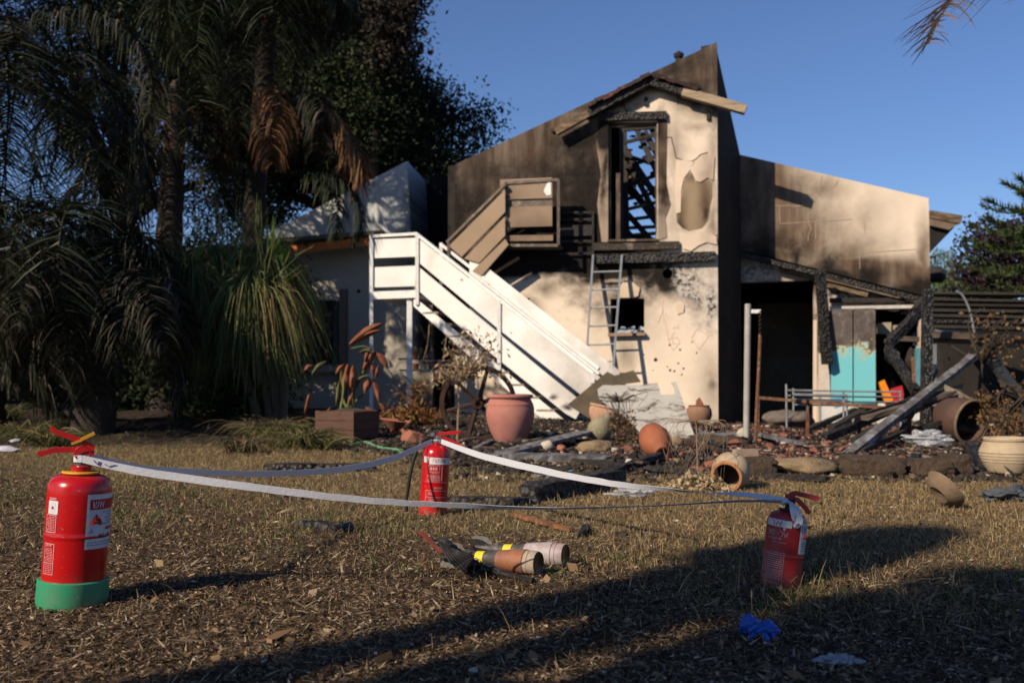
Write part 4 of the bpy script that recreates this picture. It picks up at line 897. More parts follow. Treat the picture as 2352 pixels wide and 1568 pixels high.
# broken jar with bird-like pale green vase
p = g3(1384, 975); o = thing('broken_urn', 'broken terracotta urn rim behind the pale green vase', 'clay pot', p)
MB().lathe([(.14, 0), (.19, .09), (.20, .16), (.19, .20), (.205, .215), (.20, .235), (.17, .235), (.165, .18), (.12, .02)], 30, Matrix.Translation(p) @ Matrix.Rotation(R(12), 4, 'Y')).build('body', mat('pale_terracotta', (.36, .19, .12), (.44, .30, .21), 6, .9, 0, .3), o, True)
p = g3(1368, 1016); o = thing('green_vase', 'cracked pale green ceramic vase tilted against broken terracotta', 'vase', p)
MB().lathe([(.0, 0), (.075, .0), (.11, .05), (.125, .11), (.11, .17), (.075, .215), (.05, .25), (.055, .28), (.04, .28), (.035, .24), (.0, .2)], 26, Matrix.Translation(p + Vector((-.02, 0, .03))) @ Matrix.Rotation(R(32), 4, 'Y')).build('body', mat('mossy_green_glaze', (.27, .25, .15), (.17, .15, .10), 6, .7, 0, .3, c3=(.32, .30, .20)), o, True)
# broken terracotta bowl heap left of the post
p = g3(905, 1000); o = thing('broken_bowl', 'broken flared terracotta bowl beside the wooden planter', 'broken pot', p)
MB().lathe([(.05, 0), (.04, .05), (.10, .10), (.17, .16), (.16, .17), (.09, .11), (.0, .08)], 20, Matrix.Translation(p) @ Matrix.Rotation(R(8), 4, 'Y'), a0=.4, a1=5.6).build('body', TERRA, o, True)
for i, (x, y, r) in enumerate(((940, 985, .10), (962, 992, .07), (925, 1003, .05))):
    o = thing('terracotta_shard', ('big curved terracotta shard right of the broken bowl', 'smaller terracotta shard farther right of the bowl', 'flat terracotta shard at the foot of the bowl')[i], 'pot shard', g3(x, y), 'terracotta shards by the planter')
    MB().blob(g3(x, y, r * .6), (r, r * .5, r * .9), 1, .5, 1.5, i + 20).build('shard', TERRA, o)

# planter box with the wilted big-leafed plant
p = g3(798, 1006); pl_ = thing('wooden_planter', 'square dark wood planter box under the wilted orange leaves', 'planter', p, None, (0, 0, R(-24)))
PLW = mat('dark_planter_wood', (.12, .06, .04), (.07, .038, .028), 8, .85, 0, .4, .006, stretch=(1, 1, 5))
for s in range(4):
    for k in range(3):
        Rz = Matrix.Rotation(s * math.pi / 2, 3, 'Z'); MB().box(Rz @ Vector((0, -.225, .045 + k * .093)), (.45 if s % 2 == 0 else .42, .022, .088), Rz).build('plank', PLW, pl_, False, False)
for sx in (-1, 1):
    for sy in (-1, 1): MB().box((sx * .205, sy * .205, .14), (.04, .04, .28)).build('corner_post', PLW, pl_, False, False)
MB().blob((0, 0, .25), (.21, .21, .05), 2, .4, 4, 2).build('soil', mat('planter_soil', (.05, .035, .025), (.09, .065, .045), 30, .95, 0, .8), pl_, False, False)
bpy.context.view_layer.update()

LEAFO = mat('wilted_orange_leaf', (.27, .10, .04), (.15, .05, .025), 7, .7, 0, .4, .006, c3=(.14, .05, .025))
STEMG = mat('green_stem', (.14, .17, .05), (.10, .12, .04), 9, .6)
LEAFG = mat('dull_green_leaf', (.05, .075, .022), (.09, .07, .03), 6, .7)
def big_leaf(mb, a, b, wd, sag=0.0, curl=.5, seed=0, n=10):
    a, b = Vector(a), Vector(b); d = b - a; s = d.cross(Vector((0, 1, 0))).normalized() if abs(d.normalized().y) < .9 else Vector((1, 0, 0)); f = s.cross(d).normalized()
    vs = []
    for i in range(n + 1):
        t = i / n; c = a + d * t + Vector((0, 0, sag * math.sin(t * math.pi))); w_ = wd * (math.sin(math.pi * min(1, .08 + t * .92)) ** .7) * (1 + .18 * noise.noise(Vector((t * 5, seed, 0))))
        for k, q in enumerate((-1, -.5, 0, .5, 1)):
            vs.append(c + s * w_ * q * .5 + f * (wd * curl * (q * q - .5) * .5 + .25 * wd * noise.noise(Vector((t * 4, q * 2, seed)))))
    fs = [(i * 5 + k, i * 5 + k + 1, i * 5 + 6 + k, i * 5 + 5 + k) for i in range(n) for k in range(4)]
    return mb.add(vs, fs)
pb = thing('wilted_plant', 'scorched big-leafed plant with curled orange leaves rising from the planter', 'plant', p + Vector((0, 0, .27)))
def pp(x, y, Y=10.6): return pt(x, y, Y)
for k, (st, en) in enumerate((((800, 935), (862, 810)), ((805, 935), (846, 830)), ((795, 935), (784, 850)), ((800, 935), (770, 880)), ((806, 935), (840, 900)), ((798, 935), (826, 870)))):
    MB().tube(catmull([pp(*st), pp((st[0] + en[0]) / 2 - 6, (st[1] + en[1]) / 2 + 4), pp(*en, 10.5)], 5), [.012] * 11, 7).build('stem', STEMG, pb, True)
for i, (a, b, wd, m_) in enumerate((((804, 790), (878, 742), .13, LEAFO), ((808, 788), (872, 758), .10, LEAFO), ((862, 806), (834, 850), .12, LEAFO), ((864, 810), (890, 846), .10, LEAFO), ((800, 838), (790, 900), .15, LEAFO), ((812, 840), (806, 892), .12, LEAFO), ((850, 870), (838, 900), .11, LEAFO), ((856, 870), (872, 925), .09, LEAFO), ((720, 842), (700, 850), .08, LEAFO), ((748, 830), (716, 860), .08, LEAFG), ((780, 875), (772, 935), .07, LEAFG), ((806, 900), (800, 940), .06, LEAFG), ((812, 880), (850, 862), .05, LEAFG), ((700, 950), (712, 905), .06, LEAFO), ((870, 925), (885, 948), .05, LEAFO), ((824, 812), (850, 806), .06, LEAFG), ((850, 800), (838, 830), .07, LEAFO), ((846, 826), (858, 862), .08, LEAFO), ((870, 840), (862, 868), .07, LEAFO), ((792, 838), (772, 858), .07, LEAFO), ((816, 892), (800, 930), .07, LEAFO), ((786, 900), (776, 950), .05, LEAFG), ((800, 880), (815, 940), .05, LEAFG), ((760, 935), (745, 970), .08, LEAFO), ((840, 935), (862, 965), .10, LEAFO))):
    MB_ = MB(); big_leaf(MB_, pp(*a, 10.5), pp(*b, 10.4), wd * .72, .02, 1.3, i * 3.3); MB_.build('leaf', m_, pb, True, auto=60)
MB().tube(catmull([pp(862, 810, 10.5), pp(838, 795, 10.5), pp(806, 800, 10.5)], 5), .006, 6).build('stem', STEMG, pb, True)
MB().tube(catmull([g3(812, 1014, .01), pp(782, 1005, 9.9), pp(774, 985, 9.9), pp(780, 950, 10.1), pp(788, 900, 10.3), pp(790, 850, 10.5)], 6), [.016] * 10 + [.012] * 12 + [.009] * 9, 8).build('bent_stem', STEMG, pb, True)

# dried potted sapling
p = g3(1050, 1012); sap = thing('dried_sapling', 'thin dried sapling with crisp tan leaves in front of the wagon wheel', 'small tree', p)
SAPW = mat('pale_twig', (.27, .20, .14), (.2, .14, .10), 20, .9)
DRYL = island_mat('dry_tan_leaf', [(0, (.16, .10, .05)), (.5, (.30, .21, .12)), (1, (.40, .30, .18))], .8, .25)
yS = p.y
tr_ = catmull([p, pt(1052, 960, yS), pt(1054, 910, yS), pt(1052, 885, yS)], 4); MB().tube(tr_, [.011, .011, .010, .010, .010, .009, .009, .009, .008, .008, .008, .007, .007], 7).build('trunk', SAPW, sap, True)
br = MB(); LP = []
q0 = random.Random(5)
for i in range(30):
    ang = q0.uniform(-1, 1); tipx = 1068 + 92 * ang + q0.uniform(-10, 10); tipy = 800 + 60 * q0.uniform(-.9, .9) ** 1 + 22 * abs(ang)
    a = pt(1052, 885, yS); b = pt(tipx, tipy, yS + q0.uniform(-.35, .35)); mid = a.lerp(b, .5) + Vector((q0.uniform(-.04, .04), q0.uniform(-.05, .05), .05))
    c_ = catmull([a, mid, b], 5); br.tube(c_, [.004] * 5 + [.0025] * 5 + [.001], 5)
    for pnt in c_[3:]:
        for _ in range(3): LP.append(pnt + Vector([q0.gauss(0, .035) for _ in range(3)]))
bo = br.build('branch', SAPW, sap); bo['kind'] = 'stuff'
def leaf_quads(P, ln, wd, seed, droop=.5, up=None):
    g = np.random.default_rng(seed); P = np.asarray(P, dtype=np.float64).reshape(-1, 3); n = len(P)
    a = g.normal(size=(n, 3)); a[:, 2] -= droop; a /= np.linalg.norm(a, axis=1, keepdims=True)
    r = g.normal(size=(n, 3)); b = np.cross(a, r); b /= np.linalg.norm(b, axis=1, keepdims=True)
    k = g.uniform(.6, 1.3, (n, 1)); L_ = ln * k; W_ = wd * k
    V = np.stack([P, P + a * L_ * .5 + b * W_ * .5, P + a * L_, P + a * L_ * .5 - b * W_ * .5], 1).reshape(-1, 3)
    return V, np.arange(4 * n).reshape(n, 4)
V, F = leaf_quads([tuple(x) for x in LP], .055, .022, 3, 1.0); lo = np_mesh('leaves', V, F, DRYL, sap); lo['kind'] = 'stuff'

# wagon wheel
def wheel(px, py, r, lean):
    p = g3(px, py); o = thing('wagon_wheel', 'rusted iron wagon wheel leaning under the white staircase', 'wheel', p)
    M = Matrix.Translation(p + Vector((0, 0, r * .96))) @ Matrix.Rotation(lean, 4, 'X') @ Matrix.Rotation(R(90), 4, 'X')
    MB().lathe([(r - .045, -.028), (r, -.028), (r, .028), (r - .045, .028), (r - .045, -.028)], 44, M).build('rim', DARKRUST, o)
    MB().lathe([(.0, -.05), (.05, -.05), (.065, -.03), (.065, .03), (.05, .05), (.028, .05), (.026, .02), (.0, .02)], 20, M).build('hub', DARKRUST, o, True)
    for k in range(6):
        a = k * math.pi / 3 + .25; MB().tube([M @ Vector((.05 * math.cos(a), .05 * math.sin(a), 0)), M @ Vector(((r - .05) * math.cos(a), (r - .05) * math.sin(a), 0))], [.026, .020], 6).build('spoke', DARKRUST, o)
wheel(1098, 1004, .385, R(8))

# hanging shelf with pots under the stairs
p = pt(998, 852, 14.6); o = thing('hanging_shelf', 'small white rail shelf holding terracotta pots hung beneath the stairs', 'shelf', p)
for y in (828, 838, 850): MB().bar(pt(966, y, 14.6), pt(1032, y, 14.6), .015, .012).build('rail', GALV, o)
for x in (967, 1031): MB().bar(pt(x, 826, 14.6), pt(x, 853, 14.6), .015, .015, up=(0, 1, 0)).build('upright', GALV, o)
MB().bar(pt(966, 853, 14.7), pt(1032, 853, 14.7), .18, .02).build('board', mat('pale_shelf_board', (.4, .4, .38), (.3, .3, .28), 5), o)
MB().tube(catmull([pt(972, 828, 14.6), pt(984, 780, 14.6), pt(986, 715, 14.7)], 4), .008, 5).build('cord', SAPW, o)
MB().tube([pt(1018, 826, 14.6), pt(1030, 740, 14.7)], .008, 5).build('cord', SAPW, o)
for i, x in enumerate((992, 1012)):
    p = pt(x, 850, 14.65); o = thing('small_pot', ('left small terracotta pot on the hanging shelf', 'right small terracotta pot on the hanging shelf')[i], 'flower pot', p, 'small pots on the hanging shelf')
    MB().lathe([(.0, 0), (.045, 0), (.062, .10), (.07, .10), (.07, .125), (.055, .125), (.0, .10)], 16, Matrix.Translation(p)).build('body', TERRA, o, True)
for i, (x, y) in enumerate(((953, 822), (955, 848))):
    p = pt(x, y, 15.2); o = thing('small_pot', ('upper orange pot in the shade behind the stair post', 'lower orange pot in the shade behind the stair post')[i], 'flower pot', p, 'pots on the dark shelf')
    MB().lathe([(.0, 0), (.04, 0), (.055, .09), (.0, .09)], 14, Matrix.Translation(p)).build('body', TERRA, o, True)
    MB().box(p - Vector((0, 0, .015)), (.5, .15, .02)).build('shelf_bracket', DARKIN, o)
# metal sheets
SHT = NT('peeling_grey_sheet'); co = SHT.coord(); f1 = SHT.noise(co, 5, 8, .75, .8, (.5, 1, 2.2)); f2 = SHT.noise(co, 2, 4)
SHT.set(SHT.mix(SHT.smooth(f1, .50, .60), SHT.ramp(f2, [(.3, (.30, .29, .26)), (.7, (.42, .40, .36))]), SHT.ramp(f2, [(.3, (.06, .05, .045)), (.7, (.14, .11, .085))])), .75, 0, .2); SHT.bump(f1, .3, .006); SHT = SHT.m
BRS = mat('olive_brown_sheet', (.14, .11, .065), (.09, .07, .045), 4, .7, .2, .2, c3=(.18, .12, .07))
def sheet(name, label, poly, ys, m, th=.012):
    pts = [pt(x, y, Y) for (x, y), Y in zip(poly, ys)]; c = sum(pts, Vector()) / len(pts)
    o = thing(name, label, 'metal sheet', Vector((c.x, c.y, min(p.z for p in pts)))); MB().prism(pts, (0, th, 0)).build('sheet', m, o); return o
def sheet_on(name, label, poly, P0, m, th=.010, sub='sheet'):
    """poly in pixels on a leaning plane through P0=(point, normal)"""
    c0_, n_ = P0; pts = []
    for x, y in poly:
        r = ray(x, y); o_ = Vector((0, 0, CAM_H)); pts.append(o_ + r * ((c0_ - o_).dot(n_) / r.dot(n_)))
    c = sum(pts, Vector()) / len(pts); o = thing(name, label, 'metal sheet', Vector((c.x, c.y, min(p.z for p in pts))))
    MB().prism(pts, n_.normalized() * -th).build(sub, m, o); return o
nS = Vector((-.05, -1, .55)).normalized()
sheet_on('metal_sheet', 'weathered grey sheet with peeling paint leaning against the front wall', [(1372, 894), (1385, 884), (1470, 884), (1510, 879), (1515, 893), (1518, 906), (1551, 905), (1548, 888), (1541, 878), (1553, 876), (1563, 902), (1590, 985), (1596, 1004), (1545, 1012), (1480, 1004), (1440, 960), (1400, 935), (1376, 915)], (g3(1570, 1005), nS), SHT)
sheet_on('metal_sheet', 'folded olive brown sheet lying behind the broken urn', [(1305, 928), (1395, 853), (1412, 862), (1455, 850), (1472, 876), (1385, 888), (1372, 900), (1384, 925), (1352, 960)], (g3(1420, 985), Vector((.1, -1, .5)).normalized()), BRS)
sheet_on('metal_sheet', 'bent brown triangular sheet standing up behind the grey sheet', [(1385, 868), (1404, 850), (1415, 858), (1432, 832), (1476, 878), (1400, 884)], (g3(1420, 960), Vector((-.1, -1, .4)).normalized()), mat('tan_dirty_sheet', (.20, .15, .09), (.14, .10, .06), 5, .7))
sheet_on('metal_sheet', 'curved grey gutter sheet lying by the doorstep', [(1590, 984), (1640, 994), (1700, 990), (1712, 998), (1690, 1006), (1640, 1012), (1600, 1006)], (g3(1640, 1008), Vector((0, -.35, 1)).normalized()), mat('grey_lead_sheet', (.16, .16, .165), (.10, .10, .10), 4, .6))

# swing post
p = g3(1714, 1010); o = thing('steel_post', 'pale steel post with short arm and rusty spring beside the doorway', 'post', p)
MB().tube([p, pt(1718, 698, p.y)], .030, 12).build('pole', mat('pale_worn_post', (.36, .35, .32), (.26, .24, .22), 6, .6), o, True)
MB().bar(pt(1722, 715, p.y), pt(1747, 715, p.y), .03, .035).build('arm', WHITEMET, o)
MB().tube([pt(1745 + 2 * math.sin(i * 1.3), 712 + i * 2.0, p.y - .02 + .012 * math.cos(i * 1.3)) for i in range(28)], .006, 5).build('spring', DARKRUST, o)
MB().tube([pt(1746, 768, p.y), pt(1742, 860, p.y - .05), pt(1735, 1006, p.y - .2)], .016, 8).build('rod', RUST, o, True)
o = thing('round_stone', 'smooth pale round stone at the foot of the steel post', 'stone', g3(1707, 1012)); MB().blob(g3(1707, 1010, .05), (.07, .06, .075), 2, .12, 1, 2).build('rock', PALESTONE, o, True)

# rusty bed rail and silver frames
p = g3(1880, 1028); o = thing('rusty_bed_rail', 'long rusted metal bed rail standing across the rubble', 'bed frame', p); YB = 10.0
MB().bar(pt(1742, 913, 10.3), pt(2095, 941, 9.6), .03, .03).build('top_rail', RUST, o)
MB().bar(pt(1735, 1006, 10.3), pt(1960, 1030, 9.9), .035, .03).build('bottom_rail', RUST, o)
for x, y0, y1, Y in ((1741, 912, 1008, 10.3), (1856, 925, 1012, 10.1), (1975, 932, 1000, 9.85), (2090, 940, 1010, 9.6)): MB().bar(pt(x, y0, Y), pt(x - 2, y1, Y), .028, .028, up=(0, 1, 0)).build('upright', RUST, o)
def bedframe(label, x0, x1, yt, Y, dy):
    p = pt((x0 + x1) / 2, 985, Y); p.z = gz(p.x, p.y); o = thing('bed_frame', label, 'bed frame', p, 'silver bed frames in the rubble')
    for k, y in enumerate((yt, yt + 12, yt + 24)): MB().tube([pt(x0, y, Y + .1 * k), pt(x1, y + dy, Y + .1 * k - .2)], .012, 6).build('rail', GALV, o, True)
    for x in (x0, (x0 + x1) / 2, x1): MB().tube([pt(x, yt - (14 if x == x0 else 0), Y), pt(x + 1, 982, Y)], .013, 6).build('leg', GALV, o, True)
bedframe('nearer silver bed frame standing before the turquoise cupboard', 1806, 2068, 896, 12.2, 4)
bedframe('shorter silver bed frame behind the nearer one', 1822, 1945, 905, 13.0, 2)
BROWNB0 = mat('scorched_brown_board', (.19, .14, .10), (.08, .06, .045), 6, .8, 0, .4, .01, stretch=(.4, 1, 2), c3=(.28, .23, .18))
for i, (a, b, Ya, Yb, wd, h, m_, lab_) in enumerate((
        ((1932, 1056), (2236, 818), 8.0, 10.6, .10, .05, GREYBOARD, 'long ash-grey plank sloping up from the rubble to the right'),
        ((1890, 1008), (2130, 905), 9.2, 10.8, .09, .07, GATOR, 'charred black beam crossing behind the grey plank'),
        ((1908, 985), (2000, 935), 9.5, 9.9, .08, .05, CHAR, 'short charred batten in front of the white base'),
        ((2040, 800), (2105, 900), 11.4, 10.6, .09, .09, GATOR, 'charred rafter leaning down right of the cupboard'),
        ((2040, 790), (2115, 712), 11.6, 11.9, .10, .10, GATOR, 'charred brace rising to the pergola post'),
        ((2096, 820), (2103, 935), 10.8, 10.6, .035, .035, RUST, 'thin orange rusted rod standing near the pergola post'),
        ((1960, 1012), (2180, 902), 9.0, 10.2, .07, .05, CHAR, 'long thin charred pole crossing above the tipped debris'),
        ((1985, 960), (2200, 898), 9.3, 9.7, .10, .04, BROWNB0, 'brown scorched board lying nearly level over the crossed beams'),
        ((2060, 1010), (2150, 850), 9.8, 10.8, .05, .05, GATOR, 'steep charred stick standing behind the grey plank'),
        ((2110, 985), (2240, 945), 9.2, 9.4, .06, .04, CHAR, 'low charred batten in front of the rust red barrel'),
        ((2232, 1020), (2262, 1084), 7.6, 6.75, .055, .05, GATOR, 'charred stump log propped between vat and ribbed pot'),
        ((2222, 1026), (2234, 1084), 7.7, 6.85, .04, .045, GATOR, 'charred short stick beside the propped stump'))):
    A, B = pt(*a, Ya), pt(*b, Yb); lo_ = A if A.z < B.z else B
    o = thing('fallen_beam', lab_, 'beam', Vector((lo_.x, lo_.y, lo_.z)), 'fallen beams at the burnt pergola')
    m = MB(); n_ = 9; prev = None
    for k in range(n_):
        p0_, p1_ = A.lerp(B, k / n_), A.lerp(B, (k + 1) / n_)
    cs = [A.lerp(B, k / n_) for k in range(n_ + 1)]; d = (B - A).normalized(); s = d.cross(Vector((0, 0, 1))).normalized(); u = s.cross(d); vs = []
    for k, c_ in enumerate(cs):
        j = [random.uniform(.82, 1.1) for _ in range(4)]
        vs += [c_ - s * wd / 2 * j[0] - u * h / 2, c_ + s * wd / 2 * j[1] - u * h / 2, c_ + s * wd / 2 * j[2] + u * h / 2 * j[3], c_ - s * wd / 2 * j[0] + u * h / 2 * j[1]]
    fs = [(4 * k + q, 4 * k + (q + 1) % 4, 4 * k + 4 + (q + 1) % 4, 4 * k + 4 + q) for k in range(n_) for q in range(4)] + [(0, 1, 2, 3), (4 * n_, 4 * n_ + 1, 4 * n_ + 2, 4 * n_ + 3)]
    m.add(vs, fs).build('beam', m_, o)
# curved metal gutters right
def curvedsheet(name, label, path, wd, m_, Y):
    c_ = catmull([pt(x, y, Y_) for (x, y), Y_ in zip(path, Y)], 6); vs = []
    for p_ in c_: vs += [p_ + Vector((0, -wd * .3, wd * .25)), p_ + Vector((0, 0, -.02)), p_ + Vector((0, wd * .5, wd * .15))]
    fs = [(3 * i + k, 3 * i + k + 1, 3 * i + k + 4, 3 * i + k + 3) for i in range(len(c_) - 1) for k in range(2)]
    n0 = len(vs); vs2 = [v + Vector((0, 0, -.008)) for v in vs]; fs += [tuple(i + n0 for i in f)[::-1] for f in fs]
    lo_ = min(c_, key=lambda v: v.z); o = thing(name, label, 'metal sheet', lo_); MB().add(vs + vs2, fs).build('sheet', m_, o, True)
curvedsheet('bent_gutter', 'long bent grey metal gutter arching over the crossed planks', [(1960, 965), (2060, 935), (2130, 915), (2208, 892)], .22, mat('dull_gutter', (.32, .30, .27), (.18, .16, .14), 5, .6, .3), [9.6, 9.7, 9.8, 9.9])
curvedsheet('bent_gutter', 'pale curled metal sheet slanting above the tipped vat', [(2160, 902), (2205, 925), (2262, 960)], .34, mat('heat_stained_sheet', (.46, .43, .38), (.34, .27, .18), 3, .5, .3), [9.8, 9.7, 9.6])

# cupboard and things inside the right room
TURQ = NT('scorched_turquoise'); co = TURQ.coord(); sp = TURQ.n('SeparateXYZ'); TURQ.l(co, sp.inputs[0]); f1 = TURQ.noise(co, 6, 6, .7)
hgt = TURQ.math('ADD', sp.outputs[2], TURQ.math('MULTIPLY', TURQ.math('SUBTRACT', f1, .5), .8))
burn = TURQ.smooth(hgt, 1.06, 1.14); edge = TURQ.smooth(hgt, 1.02, 1.10)
cc = TURQ.mix(edge, (.14, .43, .47), (.45, .42, .25)); cc = TURQ.mix(burn, cc, TURQ.ramp(TURQ.noise(co, 7, 8, .75), [(.35, (.05, .038, .03)), (.55, (.11, .09, .08)), (.72, (.24, .20, .18))])); TURQ.set(cc, .6, 0, .2); TURQ = TURQ.m
b0 = WNG.P(WNG.uv(1935, 0)[0], 0, .3); cup = thing('turquoise_cupboard', 'tall cupboard with turquoise doors scorched black along the top', 'cupboard', Vector((b0.x, b0.y, 0)))
def cwall(nm, poly, m_, off, th=.03): return wall(nm, WNG, poly, [], m_, cup, th, off)
cwall('door', [(1905, 713), (1952, 712), (1952, 925), (1903, 925)], TURQ, .34); cwall('door', [(1955, 712), (1997, 711), (2000, 925), (1955, 925)], TURQ, .335)
cwall('side', [(1997, 711), (2003, 711), (2004, 925), (2000, 925)], TURQ, .35, .4)
cwall('base', [(1880, 927), (2060, 924), (2060, 985), (1880, 985)], mat('white_base', (.6, .58, .55), (.5, .47, .44), 5), .30, .3)
cwall('side_panel', [(1876, 812), (1899, 812), (1903, 925), (1876, 925)], mat('cream_board', (.55, .48, .40), (.48, .41, .34), 4), .31)
o = thing('roofing_beam', 'heavy charred beam hanging down beside the turquoise cupboard', 'beam', WNG.hit(1895, 838, .55))
MB().bar(WNG.hit(1883, 620, .35), WNG.hit(1900, 836, .5), .14, .09).build('beam', GATOR, o)
o = thing('plaster_strip', 'torn pale plaster strip beside the door opening', 'plaster strip', WNG.hit(1872, 975, .1))
MB().bar(WNG.hit(1872, 735, .05), WNG.hit(1871, 975, .05), .06, .05).build('strip', T_pl, o)
def item(nm, lab_, cat, poly, off, m_, th=.12):
    c = WNG.hit(sum(q[0] for q in poly) / len(poly), max(q[1] for q in poly), off); o = thing(nm, lab_, cat, c); wall('panel', WNG, poly, [], m_, o, th, off)
item('narrow_locker', 'narrow blue-green panel behind the charred post at right', 'locker', [(2098, 800), (2116, 800), (2118, 925), (2098, 925)], .2, mat('blue_green_panel', (.10, .26, .32), (.06, .16, .2), 5))
item('cream_cabinet', 'small cream wall cabinet hanging in the dark room', 'cabinet', [(2020, 740), (2052, 738), (2052, 770), (2046, 790), (2040, 766), (2020, 764)], -.2, mat('cream_cabinet_paint', (.34, .30, .21), (.26, .22, .15), 6))
item('cream_box', 'pale cream box fragment right of the wall cabinet', 'box', [(2056, 745), (2075, 744), (2076, 768), (2058, 770)], -.2, mat('cream_cabinet_paint2', (.34, .29, .2), (.26, .22, .15), 6))
item('orange_slide', 'bright orange plastic slide piece in the rubble room', 'toy', [(2010, 878), (2022, 872), (2042, 918), (2024, 926)], .42, mat('orange_plastic', (.75, .24, .01), (.7, .2, .01), 5, .4))
item('red_crate', 'red plastic crate piece beside the orange slide', 'crate', [(2036, 893), (2062, 885), (2066, 905), (2060, 925), (2034, 920)], .40, mat('red_plastic', (.45, .02, .03), (.35, .02, .03), 5, .4))
item('blue_basin', 'light blue plastic basin hanging on the bed frame', 'basin', [(1896, 912), (1926, 910), (1924, 928), (1906, 934)], .9, mat('light_blue_plastic', (.10, .34, .5), (.08, .28, .42), 5, .4))
item('white_box', 'white ribbed plastic box behind the grey plank', 'box', [(2066, 940), (2116, 936), (2118, 975), (2068, 985)], .5, mat('white_plastic', (.6, .6, .58), (.5, .5, .48), 5, .5), .2)
JL = [a + ' in the right-hand room ' + b for a, b in zip(('sooty lump', 'burnt tin', 'grey scorched box', 'charred sack', 'rusted can', 'blackened pipe end', 'melted tub', 'crumpled dark sheet', 'burnt chair seat', 'dark tool case', 'rusty bucket', 'scorched bag', 'charred stool top', 'flat burnt tray'), ('near the door jamb', 'behind the orange slide', 'above the red crate', 'below the cream cabinet', 'left of the charred brace', 'at the cupboard side', 'behind the grey plank', 'by the white box', 'under the cabinet shelf', 'close to the locker', 'deep in the shade', 'on the rubble floor', 'behind the hanging brace', 'next to the cupboard edge'))]
for i in range(14):
    x, y = random.uniform(2008, 2110), random.uniform(780, 960); q_ = WNG.hit(x, y, random.uniform(-.8, -.1))
    o = thing('room_junk', JL[i], 'debris', q_, 'burnt junk in the right-hand room')
    MB().blob(q_, (random.uniform(.04, .12), .06, random.uniform(.05, .2)), 1, .7, 2, i + 60).build('lump', random.choice([CHAR, DARKIN, GALV, DARKRUST]), o)

# burnt pergola at right
per = thing('burnt_pergola', 'burnt timber pergola with collapsed slats at the right edge', 'pergola', g3(2126, 1008))
MB().bar(g3(2126, 1008), pt(2130, 668, g3(2126, 1008).y + .6), .09, .09, up=(0, 1, 0)).build('post', GATOR, per)
MB().bar(pt(2102, 712, 11.5), pt(2132, 676, 11.6), .07, .07).build('brace', CHAR, per)
for i, (y0, y1, Y, m_) in enumerate(((676, 678, 13.5, CHAR), (690, 694, 13.3, CHAR), (702, 705, 13.1, DARKIN), (715, 718, 12.9, CHAR), (727, 731, 12.8, CHAR), (740, 744, 12.6, GATOR), (752, 756, 12.4, CHAR))):
    MB().bar(pt(2138, y0, Y), pt(2362, y1, Y - .4), .5, .03).build('slat', m_, per)
BROWNB = mat('scorched_brown_beam', (.13, .09, .065), (.06, .045, .035), 7, .8, 0, .4, .01, stretch=(.4, 1, 2), c3=(.2, .15, .11))
for a, b, h, Y in (((2138, 768), (2235, 772), .08, 12.0), ((2138, 780), (2230, 784), .07, 12.1), ((2060, 777), (2110, 779), .06, 12.2), ((2138, 760), (2362, 764), .04, 12.2), ((2230, 785), (2362, 790), .10, 12.6)):
    MB().bar(pt(*a, Y), pt(*b, Y), .06, h).build('beam', BROWNB if h != .04 else GALV, per)
for x, y0, y1, Y in ((2145, 790, 985, 12.6), (2160, 790, 960, 13.0)): MB().bar(pt(x, y0, Y), pt(x, y1, Y), .05, .05, up=(0, 1, 0)).build('post', CHAR if x > 2150 else GALV, per)
MB().bar(pt(2262, 805, 11.0), pt(2360, 935, 9.9), .09, .09).build('fallen_post', mat('dark_blue_pole', (.03, .036, .042), (.02, .022, .026), 5, .6), per)
MB().prism([pt(2136, 692, 14.6), pt(2420, 696, 14.6), pt(2420, 1000, 14.6), pt(2136, 1000, 14.6)], (0, .1, 0)).build('dark_backing', DARKIN, per)  # dark sheet added so the view behind the slats goes dark
o = thing('white_hose', 'thin white hose arching over the burnt pergola', 'hose', pt(2238, 765, 11.8)); MB().tube(catmull([pt(2196, 668, 11.8), pt(2212, 680, 11.8), pt(2228, 715, 11.8), pt(2238, 765, 11.8)], 6), .013, 7).build('hose', mat('translucent_white_hose', (.22, .23, .25), (.16, .16, .18), 6, .4), o, True)
for i, (x, y0, y1, Y, lab_) in enumerate(((2150, 940, 1000, 10.6, 'rust red barrel standing behind the tipped vat'), (2190, 945, 1000, 10.9, 'darker rust barrel right of the first barrel'))):
    c = pt(x, y1, Y); c.z = gz(c.x, c.y); o = thing('barrel', lab_, 'barrel', c, 'rusty barrels behind the vat')
    MB().lathe([(0, 0), (.11, 0), (.115, .02), (.115, .13), (.12, .135), (.115, .14), (.115, .28), (.12, .29), (.11, .30), (0, .29)], 20, Matrix.Translation(c)).build('body', mat('rust_red_barrel', (.16, .06, .045), (.10, .04, .03), 6, .8), o, True)

